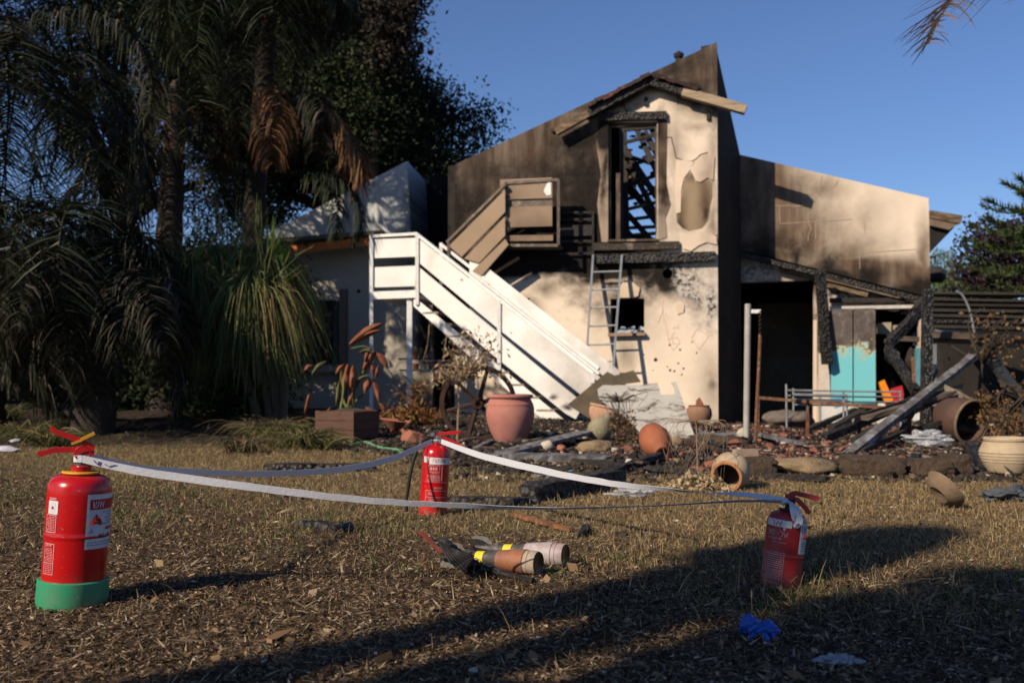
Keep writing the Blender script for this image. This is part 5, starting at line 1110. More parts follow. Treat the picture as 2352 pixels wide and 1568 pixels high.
# stone blocks, mounds, boards in the bed
def rock(name, lab_, px, py, r, m_, cat='stone block', seed=1, group=None, amp=.35, sink=.25, rz=0):
    if cat == 'stone block': return block(name, lab_, px, py, r, m_, seed, group)
    p = g3(px, py); o = thing(name, lab_, cat, p, group); MB().blob(p + Vector((0, 0, r[2] * (1 - sink))), r, 3, amp, 1.5, seed, Matrix.Rotation(rz, 3, 'Z'), flat=.9).build('rock', m_, o, True, auto=180); return o
def block(name, lab_, px, py, r, m_, seed, group):
    p = g3(px, py); o = thing(name, lab_, 'stone block', p, group); bm = bmesh.new(); bmesh.ops.create_cube(bm, size=2); bmesh.ops.subdivide_edges(bm, edges=bm.edges, cuts=7, use_grid_fill=True); vs = []
    for v in bm.verts:
        q = v.co.copy(); l_ = q.length; q2 = q.lerp(q.normalized() * 1.35, .38); k = 1 + .16 * noise.noise(q2 * 1.3 + Vector((seed, 0, 0))) + .13 * noise.noise(q2 * 3.7 + Vector((0, seed, 0))) + .05 * noise.noise(q2 * 9)
        vs.append(p + Vector((q2.x * r[0] * k, q2.y * r[1] * k, r[2] * .8 + q2.z * r[2] * k)))
    fs = [tuple(v.index for v in f.verts) for f in bm.faces]; bm.free(); MB().add(vs, fs).build('rock', m_, o, True, auto=35); return o
rock('stone_block', 'dark charred stone block under a small wood offcut', 1716, 1083, (.17, .12, .065), STONE, seed=3, group='charred stone blocks edging the bed')
rock('stone_block', 'wide dark stone block below the foot of the grey plank', 2000, 1090, (.18, .12, .068), STONE, seed=5, group='charred stone blocks edging the bed')
rock('stone_block', 'dark stone block under the crumpled clear plastic', 2138, 1092, (.12, .10, .06), STONE, seed=8, group='charred stone blocks edging the bed')
rock('stone_block', 'small brown stone block right of the one under the plastic', 2192, 1086, (.08, .09, .07), STONE, seed=9, group='charred stone blocks edging the bed')
rock('earth_mound', 'low tan earth mound between the dark stone blocks', 1845, 1085, (.22, .16, .06), TANSTONE, 'mound', 11)
rock('tan_rock', 'rough tan rock lying under the green vase', 1370, 1042, (.17, .12, .07), TANSTONE, 'rock', 12)
rock('tan_rock', 'tan rock right beside the orange jug', 1552, 1028, (.07, .07, .06), TANSTONE, 'rock', 13)
rock('pale_rock', 'pale round rock below the grey boards', 1258, 1036, (.055, .05, .05), PALESTONE, 'rock', 14, amp=.2)
rock('pale_rock', 'small pinkish rock right of the pale round rock', 1290, 1040, (.04, .04, .035), TERRA, 'rock', 15)
rock('pale_rock', 'small tan stone below the terracotta urn', 1235, 1008, (.04, .04, .035), TANSTONE, 'rock', 16)
rock('rubble_heap', 'grey plaster rubble heap in front of the turquoise cupboard', 1815, 985, (.30, .30, .14), mat('grey_plaster_rubble', (.24, .20, .17), (.15, .12, .10), 12, .95, 0, .9, .03, c3=(.32, .27, .23)), 'rubble', 17, amp=.7)
rock('rubble_heap', 'brown rubble heap left of the white base', 1660, 1015, (.35, .2, .05), STONE, 'rubble', 18, amp=.6)
o = thing('wood_offcut', 'pale sawn wood offcut resting on the dark stone block', 'wood offcut', g3(1715, 1075)); pb_ = pt(1712, 1040, g3(1716, 1083).y)
MB().box(pb_, (.16, .06, .05), Matrix.Rotation(R(14), 3, 'Z')).build('block', mat('pale_offcut', (.36, .27, .19), (.28, .21, .14), 7, .85, 0, .3), o)
def board(name, lab_, a, b, wd, h, m_, za=.03, zb=.03, cat='board', grp=None, jit=.15, seg=12):
    A, B = g3(*a, za), g3(*b, zb); c = (A + B) / 2; o = thing(name, lab_, cat, Vector((c.x, c.y, gz(c.x, c.y))), grp)
    d = (B - A).normalized(); s = d.cross(Vector((0, 0, 1))).normalized(); u = s.cross(d); vs = []
    for k in range(seg + 1):
        c_ = A.lerp(B, k / seg); t_ = 1 if 0 < k < seg else random.uniform(.6, .9); j = [1 + random.uniform(-jit, jit) for _ in range(4)]
        vs += [c_ - s * wd / 2 * j[0] * t_ - u * h / 2 * t_, c_ + s * wd / 2 * j[1] * t_ - u * h / 2 * t_, c_ + s * wd / 2 * j[2] * t_ + u * h / 2 * j[3] * t_, c_ - s * wd / 2 * j[0] * t_ + u * h / 2 * j[2] * t_]
    fs = [(4 * k + q, 4 * k + (q + 1) % 4, 4 * k + 4 + (q + 1) % 4, 4 * k + 4 + q) for k in range(seg) for q in range(4)] + [(0, 1, 2, 3), (4 * seg, 4 * seg + 1, 4 * seg + 2, 4 * seg + 3)]
    MB().add(vs, fs).build('board', m_, o); return o
board('grey_board', 'long smooth grey board sloping up to the broken urn', (1118, 1044), (1345, 1012), .17, .03, GREYBOARD, .03, .10, jit=.03)
board('grey_board', 'cracked pale grey plank lying below the smooth board', (1165, 1062), (1400, 1056), .22, .05, GREYBOARD, .03, .03)
board('charred_plank', 'dark charred plank behind the cracked pale plank', (1000, 1048), (1180, 1058), .16, .04, CHAR)
board('grey_board', 'small pale batten between wheel and urn', (1060, 1024), (1098, 1008), .03, .02, GREYBOARD, .02, .06)
board('grey_board', 'flat pale lath lying just left of the terracotta urn', (1092, 1027), (1130, 1024), .05, .02, GREYBOARD, .02, .03)
board('charred_beam', 'flat charred beam on the lawn left of the middle extinguisher', (608, 1082), (862, 1083), .14, .05, GATOR, .03, .03, 'charred beam')
board('charred_beam', 'thick charred beam pointing at the lawn right of the middle extinguisher', (1212, 1152), (1420, 1112), .13, .09, GATOR, .045, .05, 'charred beam')
board('charred_beam', 'low charred beam running behind the base of the middle extinguisher', (1032, 1153), (1240, 1160), .07, .035, GATOR, .015, .02, 'charred beam')
board('charred_log', 'flaky charred log on the bare soil left of the mortar rounds', (690, 1210), (800, 1224), .07, .04, GATOR, .012, .014, 'charred log', jit=.35)
board('charred_log', 'flat patch of charred bark nearer the left tape', (610, 1130), (700, 1150), .09, .025, CHAR, .008, .010, 'charred log', jit=.4)
board('split_wood', 'split orange-brown wood stick with charred end behind the mortar rounds', (1178, 1190), (1312, 1224), .034, .016, mat('split_orange_wood', (.34, .17, .07), (.18, .08, .035), 7, .8, 0, .5, .004, stretch=(1, 5, 1), c3=(.05, .03, .02)), .02, .014, 'wood stick', jit=.3)
board('charred_chunk', 'jagged charred chunk at the end of the split wood', (1332, 1236), (1352, 1218), .024, .022, GATOR, .015, .018, 'charred chunk', jit=.4, seg=5)
board('charred_chunk', 'small lone black charcoal piece right of the split wood', (1412, 1230), (1442, 1234), .03, .022, CHAR, .01, .01, 'charred chunk', jit=.4, seg=4)
board('metal_strip', 'thin dark metal strip behind the dried flowers', (1560, 1098), (1640, 1090), .04, .01, GREYBOARD, .01, .02)
for i, (a, b, wd, h, m_, za, zb, lab_) in enumerate((
        ((1480, 1078), (1600, 1092), .08, .03, CHAR, .03, .03, 'flat charred plank on the ash below the orange jug'),
        ((1740, 1018), (1850, 1034), .06, .03, GREYBOARD, .04, .05, 'grey scorched slat just below the rusty bed rail'),
        ((1850, 1000), (1985, 968), .06, .05, CHAR, .06, .25, 'charred slat rising behind the rusty bed rail'),
        ((1980, 1040), (2100, 1012), .05, .04, CHAR, .04, .14, 'charred slat above the wide dark stone block'),
        ((1640, 1030), (1720, 1052), .05, .03, CHAR, .03, .03, 'charred slat left of the steel post stone'),
        ((1300, 1062), (1440, 1078), .10, .04, CHAR, .03, .03, 'charred plank end right of the cracked pale plank'),
        ((2000, 1012), (2120, 985), .04, .03, GREYBOARD, .10, .25, 'thin grey slat sloping up under the bent gutter'),
        ((1180, 1078), (1330, 1084), .12, .03, CHAR, .02, .02, 'sooty plank sunk in ash below the pale plank'),
        ((1560, 1020), (1660, 1048), .07, .03, DARKRUST, .03, .04, 'rusted metal strip below the grey sheet'))): board('debris_plank', lab_, a, b, wd, h, m_, za, zb, 'plank', 'scorched planks strewn on the burnt bed')
for i, (a, b, wd, h, m_, za, zb, lab_) in enumerate((
        ((1740, 1098), (1900, 1110), .07, .03, CHAR, .02, .03, 'charred lath in front of the tan earth mound'),
        ((2040, 1100), (2110, 1070), .05, .035, GATOR, .02, .08, 'charred stake leaning on the gap between dark blocks'),
        ((1400, 1092), (1520, 1066), .06, .04, GATOR, .02, .05, 'charred beam end above the clear plastic film'),
        ((1225, 1098), (1330, 1092), .07, .02, GREYBOARD, .01, .01, 'thin ashy board sunk at the lawn edge'),
        ((1080, 1080), (1200, 1074), .09, .025, CHAR, .01, .02, 'broken charred board right of the middle extinguisher'),
        ((1600, 1010), (1655, 1030), .09, .03, CHAR, .03, .06, 'charred slab below the bowl pot'),
        ((1880, 1060), (1930, 1078), .05, .03, CHAR, .03, .03, 'charred offcut beside the foot of the grey plank'),
        ((2230, 1098), (2330, 1108), .06, .03, CHAR, .01, .01, 'charred lath in front of the ribbed pot'))): board('debris_plank', lab_, a, b, wd, h, m_, za, zb, 'plank', 'scorched planks strewn on the burnt bed', jit=.3)
# dish on edge
p = g3(2170, 1168); o = thing('broken_dish', 'pale clay dish half standing on edge on the right lawn', 'dish', p)
MB().lathe([(.0, .02), (.05, .0), (.085, .02), (.10, .04), (.103, .04), (.085, .008), (.05, -.014), (.0, .0)], 28, Matrix.Translation(p + Vector((-.02, 0, .075))) @ Matrix.Rotation(R(12), 4, 'Z') @ Matrix.Rotation(R(52), 4, 'Y')).build('dish', mat('brown_dish_clay', (.20, .14, .09), (.12, .085, .055), 8, .9, 0, .3), o, True)
# crumpled films, glove, tissue
PLAS = NT('clear_crumpled_plastic'); PLAS.set((.45, .46, .48), .12, 0, .6); tp = PLAS.n('BsdfTransparent'); mx = PLAS.n('MixShader'); mx.inputs[0].default_value = .55
PLAS.l(tp.outputs[0], mx.inputs[1]); PLAS.l(PLAS.b.outputs[0], mx.inputs[2]); PLAS.l(mx.outputs[0], PLAS.t.nodes['Material Output'].inputs[0]); PLAS.bump(PLAS.noise(PLAS.coord(), 20, 4), .8, .02); PLAS = PLAS.m
def crumple(name, lab_, cat, px, py, r, m_, seed, lift=.0, amp=.8, sub=4):
    p = g3(px, py, lift); o = thing(name, lab_, cat, p); bm = bmesh.new(); bmesh.ops.create_icosphere(bm, subdivisions=sub, radius=1); vs = []
    for v in bm.verts:
        q = v.co.copy(); k = 1 + amp * (abs(noise.noise(q * 1.7 + Vector((seed, 0, 0)))) - .25) * 1.4 + .35 * amp * (abs(noise.noise(q * 4.5 + Vector((0, seed, 0)))) - .2)
        vs.append(p + Vector((q.x * r[0] * k, q.y * r[1] * k, max(-.0, r[2] * .8 + q.z * r[2] * k))))
    fs = [tuple(v.index for v in f.verts) for f in bm.faces]; bm.free(); MB().add(vs, fs).build('sheet', m_, o, True, auto=50); return o
crumple('plastic_film', 'crumpled clear plastic film on top of the dark stone block', 'plastic film', 2135, 1050, (.16, .10, .06), PLAS, 3.3, .09)
crumple('plastic_film', 'clear plastic film lying between charred beam and dried flowers', 'plastic film', 1450, 1140, (.10, .07, .025), PLAS, 5.1)
crumple('paper_tissue', 'crumpled white tissue in the shade at the bottom right', 'tissue', 1925, 1528, (.042, .025, .014), mat('tissue', (.32, .32, .34), (.26, .26, .28), 9, .9), 7.7)
crumple('grey_cloth', 'crumpled dark grey cloth near the right edge of the lawn', 'cloth', 2320, 1150, (.14, .07, .04), mat('dark_cloth', (.07, .08, .09), (.05, .055, .06), 9, .9), 9.1)
crumple('paper_scrap', 'tiny light blue paper scrap beyond the white ribbon', 'paper scrap', 1312, 1086, (.025, .02, .012), mat('blue_scrap', (.12, .35, .6), (.1, .3, .5), 9), 2.2, 0, .6, 2)
crumple('paper_scrap', 'small white scrap on the shaded ground at far left', 'paper scrap', 12, 1038, (.10, .06, .03), mat('white_scrap', (.5, .5, .55), (.4, .4, .44), 9), 4.2, 0, .6, 2)
crumple('paper_scrap', 'second smaller white scrap behind the far-left one', 'paper scrap', 35, 1018, (.06, .04, .02), mat('white_scrap', (.5, .5, .55)), 6.2, 0, .6, 2)
# blue glove
BLU = mat('blue_nitrile', (.010, .10, .46), (.006, .05, .28), 18, .38, 0, .5, .004, spec=.5)
p = g3(1735, 1462); o = thing('latex_glove', 'crumpled bright blue rubber glove lying on the soil', 'glove', p)
def gp(x, y, h=.0): return g3(x, y, h)
c_ = p + Vector((-.012, .006, .026)); bm = bmesh.new(); bmesh.ops.create_icosphere(bm, subdivisions=4, radius=1); vs = []
for v in bm.verts:
    q = v.co; k = 1 + .7 * (abs(noise.noise(q * 1.5 + Vector((4, 0, 0)))) - .2) + .12 * noise.noise(q * 3.5)
    vs.append(c_ + Vector((q.x * .027 * k, q.y * .024 * k, q.z * .024 * k)))
MB().add(vs, [tuple(v.index for v in f.verts) for f in bm.faces]).build('cuff', BLU, o, True, auto=60)
vs = []
for v in bm.verts:
    q = v.co; k = 1 + .7 * (abs(noise.noise(q * 1.6 + Vector((9, 0, 0)))) - .2) + .12 * noise.noise(q * 3.2 + Vector((3, 1, 1)))
    vs.append(gp(1755, 1462, .018) + Vector((q.x * .036 * k, q.y * .022 * k, q.z * .019 * k)))
MB().add(vs, [tuple(v.index for v in f.verts) for f in bm.faces]).build('palm', BLU, o, True, auto=60); bm.free()
for path in (((1752, 1456, .018), (1770, 1462, .018), (1778, 1474, .004)), ((1748, 1464, .012), (1760, 1474, .010), (1764, 1480, .003)), ((1735, 1462, .012), (1728, 1470, .008), (1716, 1472, .003)), ((1718, 1452, .018), (1708, 1450, .012), (1700, 1456, .004)), ((1766, 1450, .018), (1776, 1456, .012), (1781, 1466, .004))):
    MB().tube(catmull([gp(*q) for q in path], 4), [.0085, .009, .0085, .008, .0078, .0074, .007, .006, .003], 8).build('finger', BLU, o, True)
# ------------------------------------------------------------------ vegetation
def bez(P0, P1, P2, k):
    t = np.linspace(0, 1, k)[None, :, None]
    return (1 - t) ** 2 * P0[:, None] + 2 * t * (1 - t) * P1[:, None] + t * t * P2[:, None]
def strips(P0, P1, P2, W, wd, k=4, tip=.15, prof=None):
    """flat tapering blades along quadratic curves; W = unit width vectors"""
    C_ = bez(P0, P1, P2, k); n = len(P0)
    tp = np.array(prof if prof is not None else [1 - (1 - tip) * (i / (k - 1)) ** 1.6 for i in range(k)])[None, :, None]
    h = (W * np.asarray(wd).reshape(-1, 1) * .5)[:, None] * tp
    V = np.stack([C_ - h, C_ + h], 2).reshape(-1, 3)
    b = (np.arange(n) * 2 * k)[:, None, None] + (np.arange(k - 1) * 2)[None, :, None]
    F = (b + np.array([0, 1, 3, 2])[None, None]).reshape(-1, 4)
    return V, F
def unit(a): return a / np.maximum(1e-9, np.linalg.norm(a, axis=1, keepdims=True))

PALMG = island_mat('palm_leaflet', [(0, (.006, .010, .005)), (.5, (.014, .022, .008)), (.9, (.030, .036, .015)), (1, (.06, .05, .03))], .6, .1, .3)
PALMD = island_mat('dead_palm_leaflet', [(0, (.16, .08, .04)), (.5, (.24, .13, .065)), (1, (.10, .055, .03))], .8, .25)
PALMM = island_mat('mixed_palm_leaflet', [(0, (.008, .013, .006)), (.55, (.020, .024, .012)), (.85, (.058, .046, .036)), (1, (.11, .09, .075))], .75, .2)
BARK = mat('palm_trunk_bark', (.10, .080, .065), (.05, .04, .033), 5, .9, 0, .8, .02, c3=(.15, .11, .08), stretch=(.6, .6, 3))
BARKD = mat('dark_tree_bark', (.055, .042, .033), (.03, .024, .02), 5, .95, 0, .8, .02)
def frond(base, az, elev, Ln, droop, leaf=.55, npair=70, m=PALMG, seed=0, parent=None, hang=.7, wd=.022, start=.15, name='frond'):
    g = np.random.default_rng(seed); base = np.array(base); k = 24
    h = np.array([math.cos(az), math.sin(az), 0.]); pts = [base]; e = elev
    for i in range(k):
        d = h * math.cos(e) + np.array([0, 0, math.sin(e)]); pts.append(pts[-1] + d * Ln / k); e -= droop / k * (1 + 1.0 * i / k)
    pts = np.array(pts)
    t = np.sort(g.uniform(start, 1, npair)) if False else np.linspace(start, .995, npair); idx = t * k; i0 = np.minimum(k - 1, idx.astype(int)); f = (idx - i0)[:, None]
    P = pts[i0] * (1 - f) + pts[i0 + 1] * f; D = unit(pts[i0 + 1] - pts[i0])
    side = unit(np.cross(D, np.array([0, 0, 1.]) + np.zeros_like(D))); V_, F_ = [], []; off = 0
    for s in (-1, 1):
        n = npair; fw = g.uniform(.25, .6, (n, 1)); upk = g.uniform(-.25, .45, (n, 1)); up = np.cross(side, D) 
        dirv = unit(side * s + D * fw + up * upk); ln = leaf * np.sin(np.pi * np.clip(.12 + t * .86, 0, 1)) ** .55 * g.uniform(.8, 1.1, n)
        P1 = P + dirv * (ln * .5)[:, None]; P2 = P1 + unit(dirv * (1 - hang) + np.array([0, 0, -hang])) * (ln * .6)[:, None] + g.normal(0, .02, (n, 3))
        W = unit(np.cross(dirv, np.array([0, 0, 1.]) + .4 * g.normal(size=(n, 3))))
        V, F = strips(P, P1, P2, W, wd * g.uniform(.8, 1.2, n), 4, .12); V_.append(V); F_.append(F + off); off += len(V)
    # the rachis, a three-sided tapering rod
    n = k + 1; rr = np.linspace(.022, .004, n)[:, None]; Dr = np.gradient(pts, axis=0); Dr = unit(Dr); S = unit(np.cross(Dr, np.array([0, 0, 1.]) + np.zeros_like(Dr))); U = np.cross(S, Dr)
    ring = np.stack([pts + S * rr, pts - S * rr, pts - U * rr], 1).reshape(-1, 3)
    Fr = np.array([[3 * i + q, 3 * i + (q + 1) % 3, 3 * i + 3 + (q + 1) % 3, 3 * i + 3 + q] for i in range(k) for q in range(3)]) + off
    V_.append(ring); F_.append(Fr)
    return np_mesh(name, np.concatenate(V_), np.concatenate(F_), m, parent)
def trunk_tube(parent, path, radii, m, name='trunk', n=14, rough=.06, seed=0):
    c_ = catmull([Vector(p) for p in path], 8); rs = np.interp(np.linspace(0, 1, len(c_)), np.linspace(0, 1, len(radii)), radii)
    rs = [r * (1 + rough * math.sin(i * 2.1) + rough * .6 * noise.noise(Vector((i * .7, seed, 0)))) for i, r in enumerate(rs)]
    return MB().tube(c_, [float(r) for r in rs], n).build(name, m, parent, True, auto=60)

def palm(label, x, y, h, r, fr, lean=0.0, seed=0, name='palm_tree', tm=BARK):
    z0 = gz(x, y); o = thing(name, label, 'palm tree', (x, y, z0)); top = Vector((x + lean, y, z0 + h))
    trunk_tube(o, [(x, y, z0 - .1), (x + lean * .2, y, z0 + h * .4), (x + lean * .7, y, z0 + h * .8), top], [r * 1.25, r, r * .9, r * .7], tm, seed=seed)
    MB().tube([top + Vector((0, 0, -.15)), top + Vector((0, 0, .3)), top + Vector((0, 0, .9))], [r * .8, r * .75, r * .2], 12).build('crown_shaft', mat('brown_crownshaft', (.10, .05, .03), (.05, .035, .02), 5, .8), o, True)
    for i, (az, el, Ln, dr, kw) in enumerate(fr): frond(top + Vector((0, 0, .25)), R(az), R(el), Ln, R(dr), seed=seed * 100 + i, parent=o, **kw)
    return o
q0 = random.Random(11)
D_ = dict(m=PALMD, leaf=.6, npair=80, hang=.92); G_ = dict(leaf=.55, npair=75, hang=.42, wd=.024); H_ = dict(leaf=.75, npair=95, hang=.75, wd=.024); M_ = dict(m=PALMM, leaf=.65, npair=90, hang=.85, wd=.022)
# the palm whose trunk stands at x=390 in the picture
fr = [(200, 55, 3.6, 110, G_), (165, 40, 3.4, 110, G_), (225, 35, 3.3, 120, G_), (185, 20, 3.2, 95, G_), (150, 65, 3.8, 120, G_), (250, 45, 3.0, 130, M_), (280, 30, 2.9, 120, M_), (310, 50, 2.0, 150, G_), (335, 35, 1.8, 150, M_), (5, 60, 1.6, 150, G_), (355, 50, 1.5, 140, D_), (30, 50, 1.8, 140, G_), (90, 60, 3.4, 110, G_), (120, 40, 3.2, 110, G_), (60, 70, 3.6, 100, G_), (205, -20, 2.9, 55, M_), (240, -35, 2.6, 40, M_), (320, -25, 2.8, 50, M_), (180, 75, 3.9, 90, G_), (345, 80, 2.0, 130, G_), (215, 70, 3.9, 115, G_)]
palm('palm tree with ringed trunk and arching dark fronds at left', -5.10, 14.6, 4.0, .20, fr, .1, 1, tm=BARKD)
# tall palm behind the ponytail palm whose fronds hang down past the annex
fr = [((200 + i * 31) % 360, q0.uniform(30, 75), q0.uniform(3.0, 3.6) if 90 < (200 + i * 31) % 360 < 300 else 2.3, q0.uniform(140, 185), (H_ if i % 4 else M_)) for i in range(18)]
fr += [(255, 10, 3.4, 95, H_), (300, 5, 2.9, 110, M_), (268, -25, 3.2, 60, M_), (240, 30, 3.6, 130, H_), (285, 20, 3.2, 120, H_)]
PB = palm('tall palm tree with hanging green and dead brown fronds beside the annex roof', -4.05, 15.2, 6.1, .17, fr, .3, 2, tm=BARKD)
tp_ = Vector((-3.55, 14.8, 4.75))
for i, (az, el_, Ln, dr) in enumerate(((300, 35, 1.9, 150), (330, 45, 1.9, 160), (280, 25, 1.8, 130), (350, 35, 2.0, 140), (310, 60, 2.2, 175), (20, 40, 1.7, 150), (340, 20, 1.8, 110))): frond(tp_ + Vector((.1 * i - .2, 0, -.08 * i)), R(az), R(el_), Ln, R(dr), leaf=.6, npair=85, m=(PALMD if i % 3 != 1 else PALMM), hang=.94, seed=900 + i, parent=PB, name='dead_frond')
for i, (az, el_, Ln, dr) in enumerate(((345, 10, 1.9, 95), (330, 0, 1.6, 85))): frond(Vector((-3.25, 14.6, 3.7)), R(az), R(el_), Ln, R(dr), leaf=.5, npair=70, m=PALMG, hang=.8, seed=930 + i, parent=PB, name='frond')
# palm at the far left edge, fronds hanging to the ground
fr = [(q0.uniform(0, 360), q0.uniform(0, 70), q0.uniform(3.2, 4.0), q0.uniform(110, 160), (G_, M_, G_)[i % 3]) for i in range(14)] + [(300, 10, 3.6, 120, M_), (320, 25, 3.6, 140, G_), (340, 0, 3.4, 100, G_), (270, 20, 3.5, 130, M_), (20, 20, 3.4, 130, G_), (350, -10, 3.2, 85, M_)]
palm('left edge palm tree with long fronds drooping towards the lawn', -5.75, 10.9, 3.7, .17, fr, -.1, 3, tm=BARKD)
# curtain palm: low, grey dead skirt reaching the ground around x=200
fr = [(a, q0.uniform(55, 80), q0.uniform(3.2, 3.8) if 70 < a < 290 else 1.7, q0.uniform(190, 230), (M_ if i % 2 else G_)) for i, a in enumerate(range(0, 360, 20))] + [(a, q0.uniform(-30, 40), q0.uniform(1.6, 2.1), q0.uniform(60, 110), dict(M_, leaf=.6)) for a in range(185, 366, 12)]
palm('low palm tree with grey skirt of hanging dead fronds at left', -4.45, 10.6, 1.5, .20, fr, 0, 4, tm=BARKD)
# top right frond of a palm that stands outside the frame
fr = [(195, 38, 2.6, 75, dict(m=island_mat('grey_violet_leaflet', [(0, (.10, .085, .09)), (.6, (.17, .13, .11)), (1, (.24, .15, .09))], .7, .3), leaf=.62, npair=90, hang=.30, wd=.017))] + [(a, q0.uniform(20, 70), 3.2, q0.uniform(90, 130), G_) for a in (0, 40, 75, 335, 20, 60)]
PTX, PTY, PTH = 5.02, 7.4, 3.0
palm('slender palm tree beyond the right edge with one frond tip hanging in view', PTX, PTY, PTH, .12, fr, 0, 5)

# ponytail palm: grey stems and mops of long hanging straps
def mop(o, c, n, ln, seed, m, spread=.55, wd=.016, updo=.25):
    g = np.random.default_rng(seed); c = np.array(c); az = g.uniform(0, 2 * np.pi, n); el = g.uniform(.0, 1.5, n)
    d = np.stack([np.cos(az) * np.cos(el), np.sin(az) * np.cos(el), np.sin(el)], 1); L_ = ln * g.uniform(.65, 1.15, n)[:, None]
    P0 = c + d * .04 + g.normal(0, .03, (n, 3)); P1 = P0 + d * L_ * spread * .62 + np.array([0, 0, .14]); P2 = P1 + d * L_ * .27 * [1, 1, 0] + np.array([0, 0, -1]) * L_ * .82
    up = g.random(n) < updo * .3; P2[up] = (P0 + d * L_ * .5 + np.array([0, 0, .15]))[up]; P1[up] = (P0 * .5 + P2 * .5)[up]
    W = unit(np.cross(P2 - P0, g.normal(size=(n, 3)))); return strips(P0, P1, P2, W, wd * g.uniform(.7, 1.2, n), 5, .2)
PONY = island_mat('strap_leaf', [(0, (.045, .072, .020)), (.5, (.085, .12, .034)), (.82, (.15, .15, .055)), (1, (.26, .18, .08))], .6, .3, .3)
PONYB = island_mat('yellowing_strap_leaf', [(0, (.08, .11, .03)), (.5, (.15, .13, .05)), (1, (.24, .15, .07))], .7, .3)
pc = g3(640, 985); Yp = pc.y
Yp = 11.6; pony = thing('ponytail_palm', 'ponytail palm with mops of long hanging strap leaves beside the annex window', 'palm', Vector((pt(600, 980, Yp).x, Yp, .1)))
for i, (x, y, n, ln, m_) in enumerate(((448, 640, 460, 1.3, PONY), (500, 620, 480, 1.4, PONY), (545, 615, 520, 1.5, PONY), (470, 690, 360, 1.2, PONY), (612, 615, 420, 1.35, PONY), (632, 620, 300, 1.15, PONYB), (580, 670, 420, 1.35, PONY), (520, 680, 360, 1.5, PONY), (662, 650, 80, .7, PONYB), (620, 680, 260, 1.25, PONYB), (590, 740, 400, 1.15, PONY), (612, 740, 260, 1.1, PONYB), (590, 780, 300, 1.2, PONY), (500, 760, 260, 1.1, PONY), (560, 700, 400, 1.5, PONY), (540, 720, 260, 1.2, PONY), (430, 690, 260, 1.3, PONY))):
    p = pt(x - 12, y, Yp + (i % 3) * .35 - .2); V, F = mop(pony, p, n, ln, i + 50, m_); mo = np_mesh('leaf_mop', V, F, m_, pony); mo['kind'] = 'stuff'
for i, (x, y) in enumerate(((632, 565), (650, 575), (455, 590), (505, 600), (620, 560))):
    p = np.array(pt(x, y + 40, Yp)); g = np.random.default_rng(i); n = 16; d = unit(g.normal(0, .16, (n, 3)) + [0, 0, 1]); P0 = p + g.normal(0, .02, (n, 3)); ln = g.uniform(.25, .5, (n, 1)); P1 = P0 + d * ln * .6; P2 = P1 + d * ln * .4 + g.normal(0, .05, (n, 3))
    V, F = strips(P0, P1, P2, unit(np.cross(d, g.normal(size=(n, 3)))), .016 * np.ones(n), 4); np_mesh('leaf_spear', V, F, island_mat('fresh_strap_leaf', [(0, (.05, .12, .02)), (1, (.12, .20, .04))], .6, .35), pony)['kind'] = 'stuff'
for i, (xb, xt, yt) in enumerate(((625, 560, 660), (640, 600, 650), (648, 650, 640), (600, 500, 690))):
    a, b = pt(xb, 975, Yp + .25), pt(xt, yt, Yp + .3); a.z = .05; trunk_tube(pony, [a, a.lerp(b, .5) + Vector((.03, 0, 0)), b], [.06, .045, .035], mat('grey_smooth_bark', (.13, .095, .07), (.08, .06, .045), 6, .9, 0, .4), 'stem', 10, .03, i)

# broad-leaved trees
def cloud(centers, n, seed, clump=.35, per=26, ln=.10, wd=.05, shell=.75, droop=.2):
    """leaf clumps spread through a union of ellipsoids (cx, cy, cz, rx, ry, rz)"""
    g = np.random.default_rng(seed); C_ = np.array([c[:3] for c in centers]); R_ = np.array([c[3:6] for c in centers]); vol = R_.prod(1); pr_ = vol / vol.sum(); m_ = n // per
    k = g.choice(len(C_), m_, p=pr_); d = unit(g.normal(size=(m_, 3))); rr = g.uniform(0, 1, (m_, 1)) ** (1 / 3); rr = shell * .6 * (rr > .5) + rr * (1 - .6 * shell * (rr > .5)); rr = np.clip(rr, 0, 1.05)
    cc_ = C_[k] + d * rr * R_[k]; cl = clump * g.uniform(.5, 1.3, (m_, 1, 1)); P = (cc_[:, None] + g.normal(size=(m_, per, 3)) * cl * [1, 1, .55]).reshape(-1, 3)
    return leaf_quads(P, ln, wd, seed + 1, droop), cc_
DKL = island_mat('dark_leaf', [(0, (.008, .013, .005)), (.6, (.018, .027, .009)), (.92, (.035, .048, .016)), (1, (.06, .065, .03))], .7, .1, .2)
